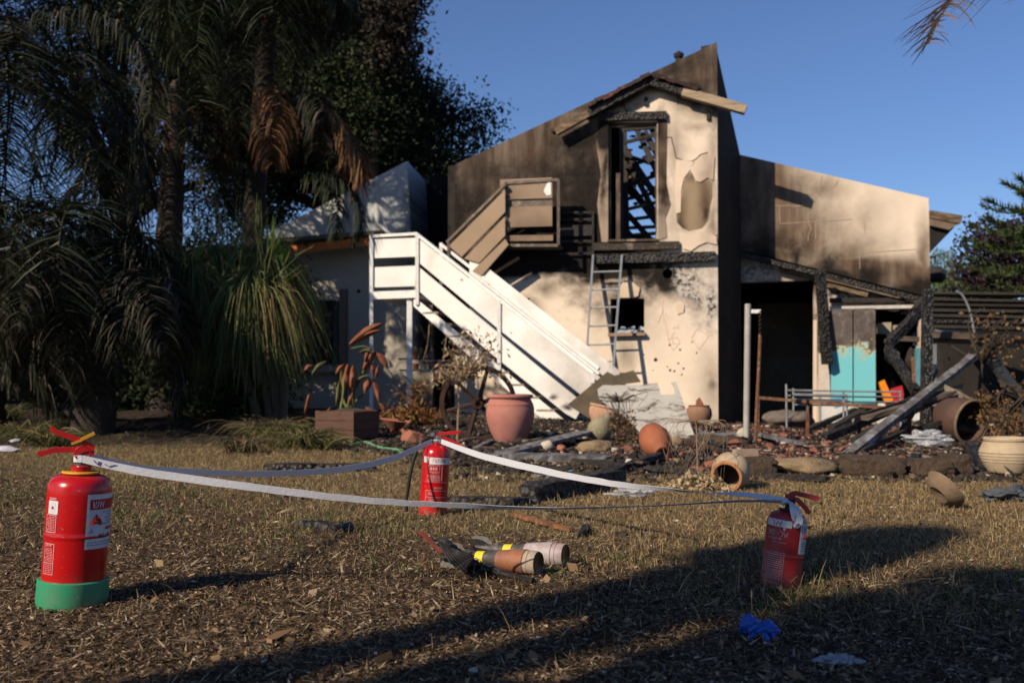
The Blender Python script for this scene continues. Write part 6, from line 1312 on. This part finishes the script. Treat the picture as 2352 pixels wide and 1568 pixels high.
def tree(label, x, y, centers, n, seed, m_, trunk_r=.22, ln=.12, wd=.06, clump=.35, per=26, name='broadleaf_tree', bm_=BARKD, limbs=9, cat='tree', droop=.2, group=None):
    z0 = gz(x, y); o = thing(name, label, cat, (x, y, z0), group); (VF, cc_) = cloud(centers, n, seed, clump, per, ln, wd, .75, droop)
    cr = np_mesh('crown', VF[0], VF[1], m_, o)
    C_ = np.array([c[:3] for c in centers]); hub = Vector(C_.mean(0)); g = random.Random(seed); zf = min(c[2] - c[5] * .6 for c in centers); fork = Vector((x + (hub.x - x) * .35, y + (hub.y - y) * .35, max(z0 + .4, zf)))
    trunk_tube(o, [(x, y, z0 - .1), Vector((x, y, z0)).lerp(fork, .5) + Vector((.1 * trunk_r, 0, 0)), fork], [trunk_r * 1.3, trunk_r, trunk_r * .8], bm_, seed=seed)
    mb = MB()
    for i in range(limbs):
        c = centers[i % len(centers)]; e = Vector(c[:3]) + Vector((g.uniform(-.7, .7) * c[3], g.uniform(-.7, .7) * c[4], g.uniform(-.3, .7) * c[5])); md = fork.lerp(e, .5) + Vector((g.uniform(-.2, .2), g.uniform(-.2, .2), .15))
        mb.tube(catmull([fork, md, e], 4), [trunk_r * .55 * (1 - k / 9.5) for k in range(9)], 7)
    b_ = mb.build('branches', bm_, o, True); b_['kind'] = 'stuff'; return o
def el(px, py, Y, rx, ry, dy=None): c = pt(px, py, Y); s = Y / FPX; return (c.x, c.y, c.z, rx * s, (dy or max(rx, ry)) * s, ry * s)
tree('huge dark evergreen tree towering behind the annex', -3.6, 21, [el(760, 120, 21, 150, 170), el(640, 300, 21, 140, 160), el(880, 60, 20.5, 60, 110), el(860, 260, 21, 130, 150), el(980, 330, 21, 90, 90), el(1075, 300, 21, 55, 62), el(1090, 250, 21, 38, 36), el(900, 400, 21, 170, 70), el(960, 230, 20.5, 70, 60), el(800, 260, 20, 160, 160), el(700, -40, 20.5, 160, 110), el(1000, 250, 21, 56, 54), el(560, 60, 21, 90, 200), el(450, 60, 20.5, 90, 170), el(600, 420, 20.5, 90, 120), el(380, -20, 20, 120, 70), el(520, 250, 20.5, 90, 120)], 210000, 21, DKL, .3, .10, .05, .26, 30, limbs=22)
tree('sparse purple-tinged tree top with twigs left of the open sky', -2.9, 19.4, [el(900, 40, 19, 52, 60), el(925, -10, 19, 50, 40), el(880, 140, 19, 40, 50), el(955, 110, 19, 22, 30), el(930, 22, 19, 24, 16)], 4200, 22, island_mat('purple_dark_leaf', [(0, (.010, .010, .008)), (.7, (.022, .018, .014)), (1, (.06, .035, .022))], .7, .1), .12, .12, .05, .16, 14, limbs=14)
tree('feathery tree with bare crossing limbs behind the left palms', -6.8, 17.5, [el(150, 20, 17, 190, 120), el(60, 160, 17, 70, 60), el(330, 60, 17, 150, 110), el(450, 200, 17, 110, 120), el(250, 230, 17, 110, 50), el(470, 430, 17, 110, 120), el(300, 420, 17, 40, 50)], 32000, 23, DKL, .2, .11, .03, .22, 22, limbs=40, name='feathery_tree')
tree('olive green bushy tree at the far left behind the palms', -10.2, 22, [el(60, 640, 22, 110, 110), el(190, 690, 22, 90, 110), el(20, 780, 22, 120, 90), el(330, 760, 22, 120, 130), el(170, 820, 22, 140, 80), el(60, 880, 22, 160, 40), el(280, 880, 22, 160, 40), el(-80, 840, 22, 120, 80)], 44000, 24, island_mat('olive_leaf', [(0, (.03, .035, .015)), (.6, (.055, .06, .024)), (1, (.12, .11, .05))], .7, .2), .18, .13, .06, .24, 24, name='bushy_tree')
tree('dense dark shrub filling the gap under the palms', -4.6, 15.2, [el(420, 800, 15, 110, 130), el(520, 880, 15, 120, 80), el(330, 900, 15, 100, 70), el(640, 760, 15, 60, 100), el(560, 640, 16, 110, 70), el(450, 640, 16, 80, 90)], 34000, 25, DKL, .10, .09, .045, .2, 24, name='dark_shrub', cat='shrub')
tree('dark shrub at the foot of the ponytail palm', -3.5, 12.6, [el(520, 900, 12.4, 110, 60), el(470, 830, 12.6, 70, 60), el(600, 870, 12.6, 60, 60)], 9000, 26, island_mat('shade_leaf', [(0, (.012, .020, .007)), (1, (.05, .065, .02))], .7, .15), .05, .07, .035, .12, 20, name='low_shrub', cat='shrub')
PURP = island_mat('purple_leaf', [(0, (.014, .010, .012)), (.6, (.026, .016, .019)), (1, (.055, .030, .030))], .65, .15)
tree('purple-leaved plum tree behind the burnt pergola', 8.8, 18.5, [el(2275, 560, 18.5, 62, 56), el(2240, 620, 18.5, 46, 34), el(2330, 600, 18.5, 60, 60), el(2290, 650, 18.5, 70, 40), el(2225, 680, 18.5, 50, 26), el(2340, 540, 18.5, 40, 40)], 8500, 27, PURP, .12, .085, .055, .12, 18, name='plum_tree')
tree('yellow green feathery tree top beyond the right eave', 8.3, 24, [el(2155, 600, 24, 34, 34), el(2175, 650, 24, 34, 40), el(2150, 660, 24, 40, 40)], 2600, 28, island_mat('yellow_green_leaf', [(0, (.06, .09, .03)), (1, (.13, .17, .06))], .7, .3), .1, .2, .03, .25, 20, name='feathery_tree', limbs=5, droop=1.2)
# conifer with layered branches at the far right edge
cx = thing('norfolk_pine', 'layered dark green conifer at the far right edge', 'conifer', (pt(2420, 800, 14.5).x, 14.5, 0)); X0 = pt(2420, 800, 14.5).x
trunk_tube(cx, [(X0, 14.5, -.1), (X0, 14.5, 2.0), (X0, 14.5, 4.3)], [.12, .08, .03], BARKD)
ND = island_mat('conifer_needle', [(0, (.018, .032, .010)), (.7, (.04, .062, .018)), (1, (.08, .10, .03))], .7, .1); g = np.random.default_rng(5); VV, FF, off = [], [], 0
for lv, (y, ln) in enumerate(((425, .62), (470, .95), (520, 1.1), (560, 1.2), (610, 1.35), (660, 1.4), (720, 1.3))):
    zc = pt(2420, y, 14.5).z
    for b in range(9):
        a = b * 2 * math.pi / 9 + lv; n = 150; t = g.uniform(.1, 1, n); d = np.array([math.cos(a), math.sin(a), 0]); P = np.array([X0, 14.5, zc]) + d * (t * ln)[:, None] + np.array([0, 0, 1.]) * (-.10 * np.sin(t * 3) + .10 * t * t)[:, None]
        sd_ = np.array([-math.sin(a), math.cos(a), 0]); dr = unit(sd_ * g.choice([-1, 1], n)[:, None] * .55 + np.array([0, 0, 1.]) * g.uniform(-.1, 1.1, (n, 1)) + d * .35); L_ = g.uniform(.07, .15, (n, 1))
        V, F = strips(P, P + dr * L_ * .5, P + dr * L_, unit(np.cross(dr, g.normal(size=(n, 3)))), .022 * np.ones(n), 3); VV.append(V); FF.append(F + off); off += len(V)
np_mesh('crown', np.concatenate(VV), np.concatenate(FF), ND, cx)
# scorched bushes right and low plants left of the planter
SCO = island_mat('scorched_leaf', [(0, (.06, .03, .015)), (.6, (.14, .075, .035)), (.9, (.20, .13, .06)), (1, (.10, .12, .03))], .8, .2)
tree('scorched brown bush behind the ribbed pot', 4.6, 8.9, [el(2310, 985, 8.6, 50, 26), el(2350, 920, 9, 30, 40), el(2280, 930, 9.2, 40, 30)], 800, 31, SCO, .03, .05, .03, .08, 12, name='scorched_bush', cat='bush', limbs=16)
tree('bare burnt sapling twigs in front of the pergola slats', 4.9, 10.6, [el(2262, 800, 10.6, 40, 60), el(2300, 740, 10.6, 50, 50), el(2330, 800, 10.6, 40, 60)], 260, 32, SCO, .02, .05, .03, .10, 6, name='burnt_sapling', cat='sapling', limbs=22)
tree('dried orange fern clump right of the stair post', -1.12, 11.6, [el(955, 925, 11.6, 16, 16), el(962, 895, 11.6, 8, 14), el(930, 950, 11.6, 40, 9), el(990, 955, 11.6, 30, 7)], 900, 33, island_mat('dried_fern', [(0, (.12, .05, .02)), (.6, (.22, .10, .04)), (1, (.20, .16, .05))], .8, .25), .012, .09, .022, .07, 16, name='dried_fern', cat='fern', limbs=10)
tree('burnt brown twiggy plant right of the green vase', .98, 9.4, [el(1428, 985, 9.4, 22, 34), el(1440, 960, 9.4, 16, 20), el(1440, 1010, 9.4, 20, 20)], 260, 34, SCO, .008, .05, .02, .05, 8, name='burnt_twigs', cat='plant', limbs=22)
tree('tan dried flower stalks spilling from the fallen pot', 1.08, 5.8, [el(1590, 1116, 5.8, 46, 18), el(1540, 1124, 5.8, 34, 10), el(1640, 1120, 5.7, 36, 16), el(1600, 1100, 5.8, 30, 16)], 1700, 35, island_mat('dried_petals', [(0, (.24, .15, .07)), (.5, (.42, .32, .18)), (1, (.55, .46, .30))], .8, .3), .004, .028, .018, .022, 9, name='dried_flowers', cat='dried flowers', limbs=26, bm_=SAPW)
# grassy strap plant clump left of the planter
def clump(name, lab_, spots, m_, cat='grass clump'):
    c = g3(*spots[0][:2]); o = thing(name, lab_, cat, c); VV, FF, off = [], [], 0
    for i, (x, y, n, ln) in enumerate(spots):
        p = np.array(g3(x, y)); g = np.random.default_rng(i + 77); az = g.uniform(0, 6.28, n); d = np.stack([np.cos(az), np.sin(az), np.zeros(n)], 1); L_ = ln * g.uniform(.5, 1.2, (n, 1)); P0 = p + g.normal(0, .06, (n, 3)) * [1, 1, 0]; P1 = P0 + d * L_ * .45 + [0, 0, 1] * L_ * .55; P2 = P0 + d * L_ * 1.0 + [0, 0, 1] * L_ * g.uniform(-.02, .3, (n, 1))
        V, F = strips(P0, P1, P2, unit(np.cross(P2 - P0, g.normal(size=(n, 3)) * .3 + [0, 0, 1])), .013 * np.ones(n), 5, .2); VV.append(V); FF.append(F + off); off += len(V)
    np_mesh('blades', np.concatenate(VV), np.concatenate(FF), m_, o)['kind'] = 'stuff'
CLG = island_mat('clump_leaf', [(0, (.045, .065, .020)), (.5, (.085, .10, .032)), (.8, (.18, .14, .06)), (1, (.26, .19, .10))], .7, .25)
clump('grass_clump', 'spreading clump of long green and tan blades left of the planter', [(690, 1005, 260, .42), (640, 995, 220, .4), (730, 1012, 120, .35), (665, 1022, 150, .32), (610, 1000, 120, .32)], CLG)
clump('grass_clump', 'tan dry leaf clump under the ponytail palm stems', [(600, 975, 200, .45), (650, 972, 200, .45), (700, 975, 120, .4), (560, 985, 120, .4)], island_mat('tan_clump', [(0, (.07, .05, .03)), (.6, (.15, .11, .06)), (1, (.08, .09, .04))], .8, .2))
clump('grass_clump', 'low green strap leaves at the far left edge', [(10, 960, 160, .6), (60, 965, 140, .5), (120, 970, 100, .45)], CLG)
o = thing('green_tube', 'pale green strip of plastic tape on the ground near the planter', 'plastic strip', g3(825, 1026)); 
cc_ = catmull([g3(805, 1024, .02), g3(840, 1022, .03), g3(870, 1027, .02), g3(925, 1030, .02)], 5); MB().tube(cc_, .011, 5).build('strip', mat('pale_green_plastic', (.13, .33, .19), (.1, .26, .15), 5, .5), o)

# trees left of the frame, and unseen leafy shapes added to shade the foreground
tree('tall dense tree left of the frame shading the palms', -16.2, 8.8, [(-16.2, 8.8, 8, 2.4, 2.4, 5), (-16.0, 9.3, 11, 1.9, 1.9, 2.4)], 40000, 41, DKL, .3, .34, .2, .5, 20, limbs=12)
tree('second tall tree left of the frame shading the shrubs', -17.5, 11.6, [(-17.5, 11.6, 7.6, 3.2, 3.0, 5.6)], 34000, 42, DKL, .3, .36, .22, .55, 20, limbs=12)
def sunp(p_, q_, z_, a, b, c): return (.731 * q_ + .682 * p_, .682 * q_ - .731 * p_, z_, a, b, c)
tree('slim leafy shadow caster added unseen behind the camera', -3.26, -.5, [sunp(-1.84, -2.7, z_, a, a, c) for z_, a, c in ((4.15, .16, .30), (3.8, .20, .4), (3.4, .17, .35))] + [sunp(-1.96, -2.7, z_, .07, .07, .4) for z_ in (2.9, 2.3, 1.7, 1.1)] + [sunp(-1.64, -2.7, z_, .06, .06, .4) for z_ in (3.0, 2.4, 1.8, 1.2)] + [sunp(-1.70, -2.7, 3.25, .14, .10, .18), sunp(-2.06, -2.65, 3.75, .08, .08, .2)], 46000, 44, DKL, .05, .05, .03, .035, 20, name='slim_shadow_caster', limbs=14)  # added out of view, shaped to throw a person-like shadow
tree('broad leafy shadow caster added unseen behind the camera to the left', -2.55, -1.3, [sunp(-1.08, -2.9, 3.3, .30, .34, .62), sunp(-1.08, -2.9, 2.3, .28, .36, .8), sunp(-.55, -3.0, 3.1, .5, .5, .8), sunp(-.5, -3.0, 2.0, .6, .6, .9), sunp(.1, -3.1, 2.7, .6, .6, .9), sunp(.6, -3.2, 2.2, .6, .6, .9), sunp(-1.16, -2.85, 3.9, .14, .12, .22), sunp(-1.08, -2.9, 1.4, .28, .4, .6), sunp(0, -3.1, 1.4, .8, .8, .7)], 120000, 45, DKL, .12, .11, .07, .08, 24, name='broad_shadow_caster', limbs=14)  # added out of view, shaped to throw the wide foreground shadow

# ------------------------------------------------------------------ ground cover
def zgrid(x, y):      # terrain height for many points at once
    return np.array([gz(float(a), float(b)) for a, b in zip(x, y)])
def sample(n, y0, y1, seed, power=1.0, mar=1.2):
    g = np.random.default_rng(seed); y = y0 * (y1 / y0) ** (g.random(n) ** power); x = g.uniform(-1, 1, n) * (y * .52 + mar); return g, x, y
def fbm(x, y, s): return np.array([noise.noise(Vector((float(a) * s, float(b) * s, 5.5))) for a, b in zip(x, y)])
def blades(name, label, n, y0, y1, seed, m_, hgt, wd, keep, lean=.8, power=.75, mar=1.2, k=3):
    g, x, y = sample(n, y0, y1, seed, power, mar); kk = keep(x, y, g); x, y = x[kk], y[kk]; n = len(x); z = zgrid(x, y)
    P0 = np.stack([x, y, z - .003], 1); az = g.uniform(0, 6.28, n); d = np.stack([np.cos(az), np.sin(az), np.zeros(n)], 1); L_ = (hgt * g.uniform(.4, 1.3, n))[:, None]; ln_ = g.uniform(.1, 1, (n, 1)) * lean
    P1 = P0 + d * L_ * ln_ * .4 + [0, 0, 1] * L_ * .5 * (1.1 - ln_ * .5); P2 = P0 + d * L_ * ln_ * 1.1 + [0, 0, 1] * L_ * (1.05 - ln_ * .85)
    V, F = strips(P0, P1, P2, unit(np.cross(P2 - P0, g.normal(size=(n, 3)))), wd * (1 + y / 9) * g.uniform(.6, 1.3, n), k, .2)
    o = np_mesh(name, V, F, m_); kind(o, 'stuff', label); o['category'] = name.replace('_', ' '); return o
def straw_zone(x, y): return 1 / (1 + np.exp(-((y + .9 * x + 2.2 * fbm(x, y, .9)) - 3.9) * 1.8))
STRAW = island_mat('dry_straw', [(0, (.10, .064, .030)), (.4, (.23, .158, .076)), (.8, (.37, .27, .14)), (.92, (.45, .35, .20)), (.96, (.09, .11, .035)), (1, (.07, .09, .03))], .85, .25)
GREENB = island_mat('green_grass', [(0, (.045, .075, .018)), (.5, (.085, .12, .032)), (.8, (.14, .15, .055)), (1, (.28, .22, .11))], .75, .3)
edge_ = lambda x: np.array([bed_edge(float(a)) for a in x])
notburnt = lambda x, y: (y + .9 * fbm(x, y, 1.3)) < edge_(x)
blades('dry_grass', 'short dry straw-coloured lawn grass', 160000, 2.0, 9.8, 61, STRAW, .028, .0022, lambda x, y, g: (g.random(len(x)) < np.maximum(.05, straw_zone(x, y))) & notburnt(x, y), power=.62)
blades('dry_grass', 'flattened dry grass thatch lying on the lawn', 90000, 2.0, 9.0, 62, STRAW, .045, .0020, lambda x, y, g: (g.random(len(x)) < .12 + .88 * straw_zone(x, y)) & notburnt(x, y), lean=1.15, power=.62)
GS = [(-2.2, 5.8, .9, .6), (-1.6, 4.8, .5, .7), (-.75, 4.3, .5, .7), (-.40, 3.34, .06, 1), (-.36, 3.28, .05, 1), (.27, 3.27, .14, 1), (.36, 3.45, .15, .8), (.62, 3.6, .2, .4), (.84, 2.86, .24, .9), (1.15, 2.85, .22, .8), (.7, 2.75, .12, .6), (1.55, 3.1, .4, .4), (1.0, 3.2, .3, .3), (-3.4, 7.5, 1.4, .4), (-.1, 4.2, .3, .5), (-3.4, 10.0, 2.0, .4), (-1.1, 3.9, .3, .3), (-2.0, 9.5, .8, .3), (3.9, 5.9, .7, .5)]
def green_keep(x, y, g):
    p = np.zeros(len(x))
    for a, b, r_, s_ in GS: p = np.maximum(p, s_ * np.exp(-((x - a) ** 2 + (y - b) ** 2) / (r_ * r_)))
    return g.random(len(x)) < p * np.clip(.35 + 1.6 * fbm(x, y, 6), 0, 1)
blades('green_grass', 'tufts of green grass growing through the dry lawn', 170000, 2.0, 11.5, 63, GREENB, .042, .0030, green_keep, lean=.9, power=.8)
blades('tall_straw', 'longer dry straws around the shaded extinguisher', 90000, 2.4, 3.6, 64, STRAW, .095, .0024, lambda x, y, g: g.random(len(x)) < .05 * np.exp(-((x - .95) ** 2 + (y - 2.9) ** 2) / .10) + .0006, lean=.9, k=4)
LIT = island_mat('leaf_litter', [(0, (.016, .010, .006)), (.35, (.050, .029, .016)), (.62, (.115, .070, .038)), (.84, (.20, .13, .072)), (.95, (.33, .24, .15)), (1, (.48, .40, .30))], .8, .1)
def chips(name, label, n, y0, y1, seed, m_, ln, asp, keep, power=.8, tilt=.35, lift=.004, flat=False):
    g, x, y = sample(n, y0, y1, seed, power); kk = keep(x, y, g); x, y = x[kk], y[kk]; n = len(x); z = zgrid(x, y) + g.uniform(0, lift, n)
    if y0 < 3: z = z + .006
    c = np.stack([x, y, z], 1); az = g.uniform(0, 6.28, n); a = unit(np.stack([np.cos(az), np.sin(az), g.normal(0, tilt, n)], 1)); b = unit(np.cross(a, unit(g.normal(0, tilt, (n, 3)) + [0, 0, 1]))); L_ = (ln * g.lognormal(0, .45, n))[:, None]; W_ = L_ * (asp * g.uniform(.5, 1.5, n))[:, None]; up = np.cross(b, a); cv = L_ * g.uniform(-.25, .35, (n, 1))
    V = np.stack([c - a * L_, c - b * W_ + up * cv * .5, c + a * L_ + up * cv, c + b * W_ + up * cv * .5], 1).reshape(-1, 3)
    F = np.arange(4 * n).reshape(n, 4); o = np_mesh(name, V, F, m_); kind(o, 'stuff', label); o['category'] = name.replace('_', ' '); return o
chips('leaf_litter', 'brown leaf litter and mulch chips covering the bare soil', 280000, 1.9, 6.5, 71, LIT, .0050, .38, lambda x, y, g: g.random(len(x)) < np.clip(1.1 - straw_zone(x, y), .12, 1), power=.95)
chips('twig_litter', 'short straw stalks and twig bits on the soil', 80000, 1.9, 6.5, 72, island_mat('stalk_bits', [(0, (.06, .04, .022)), (.5, (.16, .11, .065)), (1, (.34, .27, .17))], .85), .013, .07, lambda x, y, g: g.random(len(x)) < np.clip(1.0 - .7 * straw_zone(x, y), .2, 1), power=.95)
chips('fallen_leaves', 'larger curled dry leaves scattered over the soil', 1500, 1.95, 7.0, 73, island_mat('curled_leaf', [(0, (.11, .06, .03)), (.5, (.21, .13, .07)), (.85, (.26, .18, .10)), (1, (.34, .25, .15))], .75, .2), .011, .55, lambda x, y, g: g.random(len(x)) < np.clip(1.1 - straw_zone(x, y), .25, 1), power=.95, tilt=.5, lift=.012)
# rubble: bits of brick and char over the burnt strip
def bits(name, label, n, seed, m_, size, region, lift=.0):
    g = np.random.default_rng(seed); x, y = region(g, n); n = len(x); z = zgrid(x, y) + lift
    base = np.array([[-1, -1, -.5], [1, -1, -.4], [.9, 1, -.5], [-1, .8, -.5], [-.7, -.8, .6], [.8, -.7, .5], [.6, .7, .6], [-.8, .6, .4]]); s = size * g.lognormal(0, .42, (n, 1, 1)); V = base[None] * s * g.uniform(.5, 1.3, (n, 1, 3)) * [1, 1, .7]; V = V * (1 + g.normal(0, .18, V.shape))
    az = g.uniform(0, 6.28, n); tl = g.normal(0, .4, n); ca, sa, ct, st = np.cos(az), np.sin(az), np.cos(tl), np.sin(tl)
    X, Y_, Z = V[..., 0], V[..., 1], V[..., 2]; Y2 = Y_ * ct[:, None] - Z * st[:, None]; Z2 = Y_ * st[:, None] + Z * ct[:, None]; X3 = X * ca[:, None] - Y2 * sa[:, None]; Y3 = X * sa[:, None] + Y2 * ca[:, None]
    V = np.stack([X3 + x[:, None], Y3 + y[:, None], Z2 + z[:, None] + s[:, :, 0] * .3], -1).reshape(-1, 3)
    f = np.array([[0, 3, 2, 1], [4, 5, 6, 7], [0, 1, 5, 4], [1, 2, 6, 5], [2, 3, 7, 6], [3, 0, 4, 7]]); F = (np.arange(n) * 8)[:, None, None] + f[None]
    o = np_mesh(name, V, F.reshape(-1, 4), m_); kind(o, 'stuff', label); o['category'] = name.replace('_', ' '); return o
BRK = island_mat('brick_bits', [(0, (.03, .02, .016)), (.3, (.10, .045, .032)), (.6, (.22, .085, .055)), (.82, (.30, .13, .09)), (.92, (.22, .18, .15)), (1, (.40, .35, .30))], .9)
CHB = island_mat('char_bits', [(0, (.012, .010, .009)), (.55, (.03, .024, .02)), (.85, (.07, .05, .038)), (1, (.20, .15, .11))], .85)
def reg_brick(g, n): y = g.uniform(7.3, 13.2, n); x = g.normal(2.75, 1.0, n) * y / 10; k = (x > .7) & (x < 6); return x[k], y[k]
def reg_char(g, n): y = g.uniform(6.2, 13.8, n) ; x = g.uniform(-2.2, .55 * 13, n) * y / 13; k = (y > edge_(x) - .3 + .5 * g.normal(size=n)); return x[k], y[k]
bits('brick_rubble', 'small red brick and tile rubble in front of the right doorways', 17000, 81, BRK, .010, reg_brick)
bits('charred_debris', 'black and brown charred debris strewn over the burnt garden bed', 34000, 82, CHB, .013, reg_char)
bits('plaster_crumbs', 'pale plaster crumbs among the rubble', 700, 83, island_mat('pale_crumbs', [(0, (.22, .18, .15)), (1, (.5, .45, .38))], .9), .018, lambda g, n: reg_char(g, n))
chips('burnt_twigs_litter', 'thin burnt twigs and splinters strewn over the burnt bed', 16000, 6.0, 13.5, 74, island_mat('burnt_splinters', [(0, (.012, .010, .009)), (.6, (.04, .03, .024)), (.9, (.13, .09, .06)), (1, (.26, .20, .14))], .85), .045, .07, lambda x, y, g: y > edge_(x) - .2 + .4 * g.normal(size=len(x)), power=.8, tilt=.25, lift=.03)
# bigger individual brick pieces and shards
q0 = random.Random(9); bm0 = None
BL = ['on the strip left of the steel post', 'between steel post and bed rail', 'under the rusty bed rail', 'near the foot of the grey plank', 'before the tipped vat', 'beside the orange jug', 'below the stair foot', 'near the wagon wheel']
spots = [(1665, 1045), (1690, 1022), (1640, 1068), (1795, 1048), (1770, 1030), (1840, 1020), (1900, 1022), (1870, 1040), (1930, 1040), (1960, 1062), (2070, 1062), (2085, 1085), (1440, 1040), (1560, 1050), (1600, 1080), (1300, 1002), (1180, 1040), (1060, 1030), (1800, 1010), (2050, 1030)]
ADJ = ['broken', 'chipped', 'sooty', 'split', 'dusty', 'crumbling', 'orange', 'pale-edged', 'upended', 'flat', 'wedge-shaped', 'cracked', 'small', 'thin', 'half-buried', 'blackened', 'rounded', 'lone', 'tilted', 'large']
for i, (x, y) in enumerate(spots):
    p = g3(x, y, .02); loc = min(range(8), key=lambda k: abs(x - (1680, 1740, 1850, 1940, 2090, 1530, 1300, 1090)[k]))
    o = thing('brick_piece', ADJ[i] + ' red brick piece ' + BL[loc], 'brick', p, 'larger brick pieces in the rubble'); s = q0.uniform(.03, .055)
    MB().blob(p, (s * 1.5, s, s * .7), 1, .35, 1.2, i + 5, Matrix.Rotation(q0.uniform(0, 3), 3, 'Z') @ Matrix.Rotation(q0.uniform(-.5, .5), 3, 'X')).build('brick', BRICKC, o)
for i, (a, b, m_, lab_) in enumerate((((1030, 1030), (1075, 1020), WOODOLD, 'tan broken lath left of the terracotta urn'), ((1455, 1048), (1500, 1030), DARKRUST, 'thin dark rod beside the orange jug'), ((1570, 1075), (1640, 1040), CHAR, 'thin burnt stick slanting below the peeling sheet'), ((1510, 1075), (1514, 1045), CHAR, 'short burnt stake below the orange jug'), ((1450, 1060), (1490, 1075), WOODOLD, 'small brown stick near the orange jug'), ((1600, 1060), (1700, 1030), CHAR, 'long charred branch near the bowl pot'))):
    o = thing('burnt_stick', lab_, 'stick', g3(*a), 'burnt sticks in the garden bed'); MB().tube(catmull([g3(*a, .02), g3((a[0] + b[0]) / 2, (a[1] + b[1]) / 2, .06), g3(*b, .04)], 4), .010, 6).build('stick', m_, o)
# single seed stalk by the glove
o = thing('seed_stalk', 'single upright green grass stalk with a tan seed head behind the glove', 'grass stalk', g3(1727, 1425)); p = g3(1727, 1425)
MB().tube([p, p + Vector((0, 0, .06))], .0012, 5).build('stem', STEMG, o); MB().lathe([(0, 0), (.0025, .006), (.0018, .02), (.0, .028)], 6, Matrix.Translation(p + Vector((0, 0, .055)))).build('seed_head', SAPW, o)
# straw bunch on the soil right of the green-based extinguisher
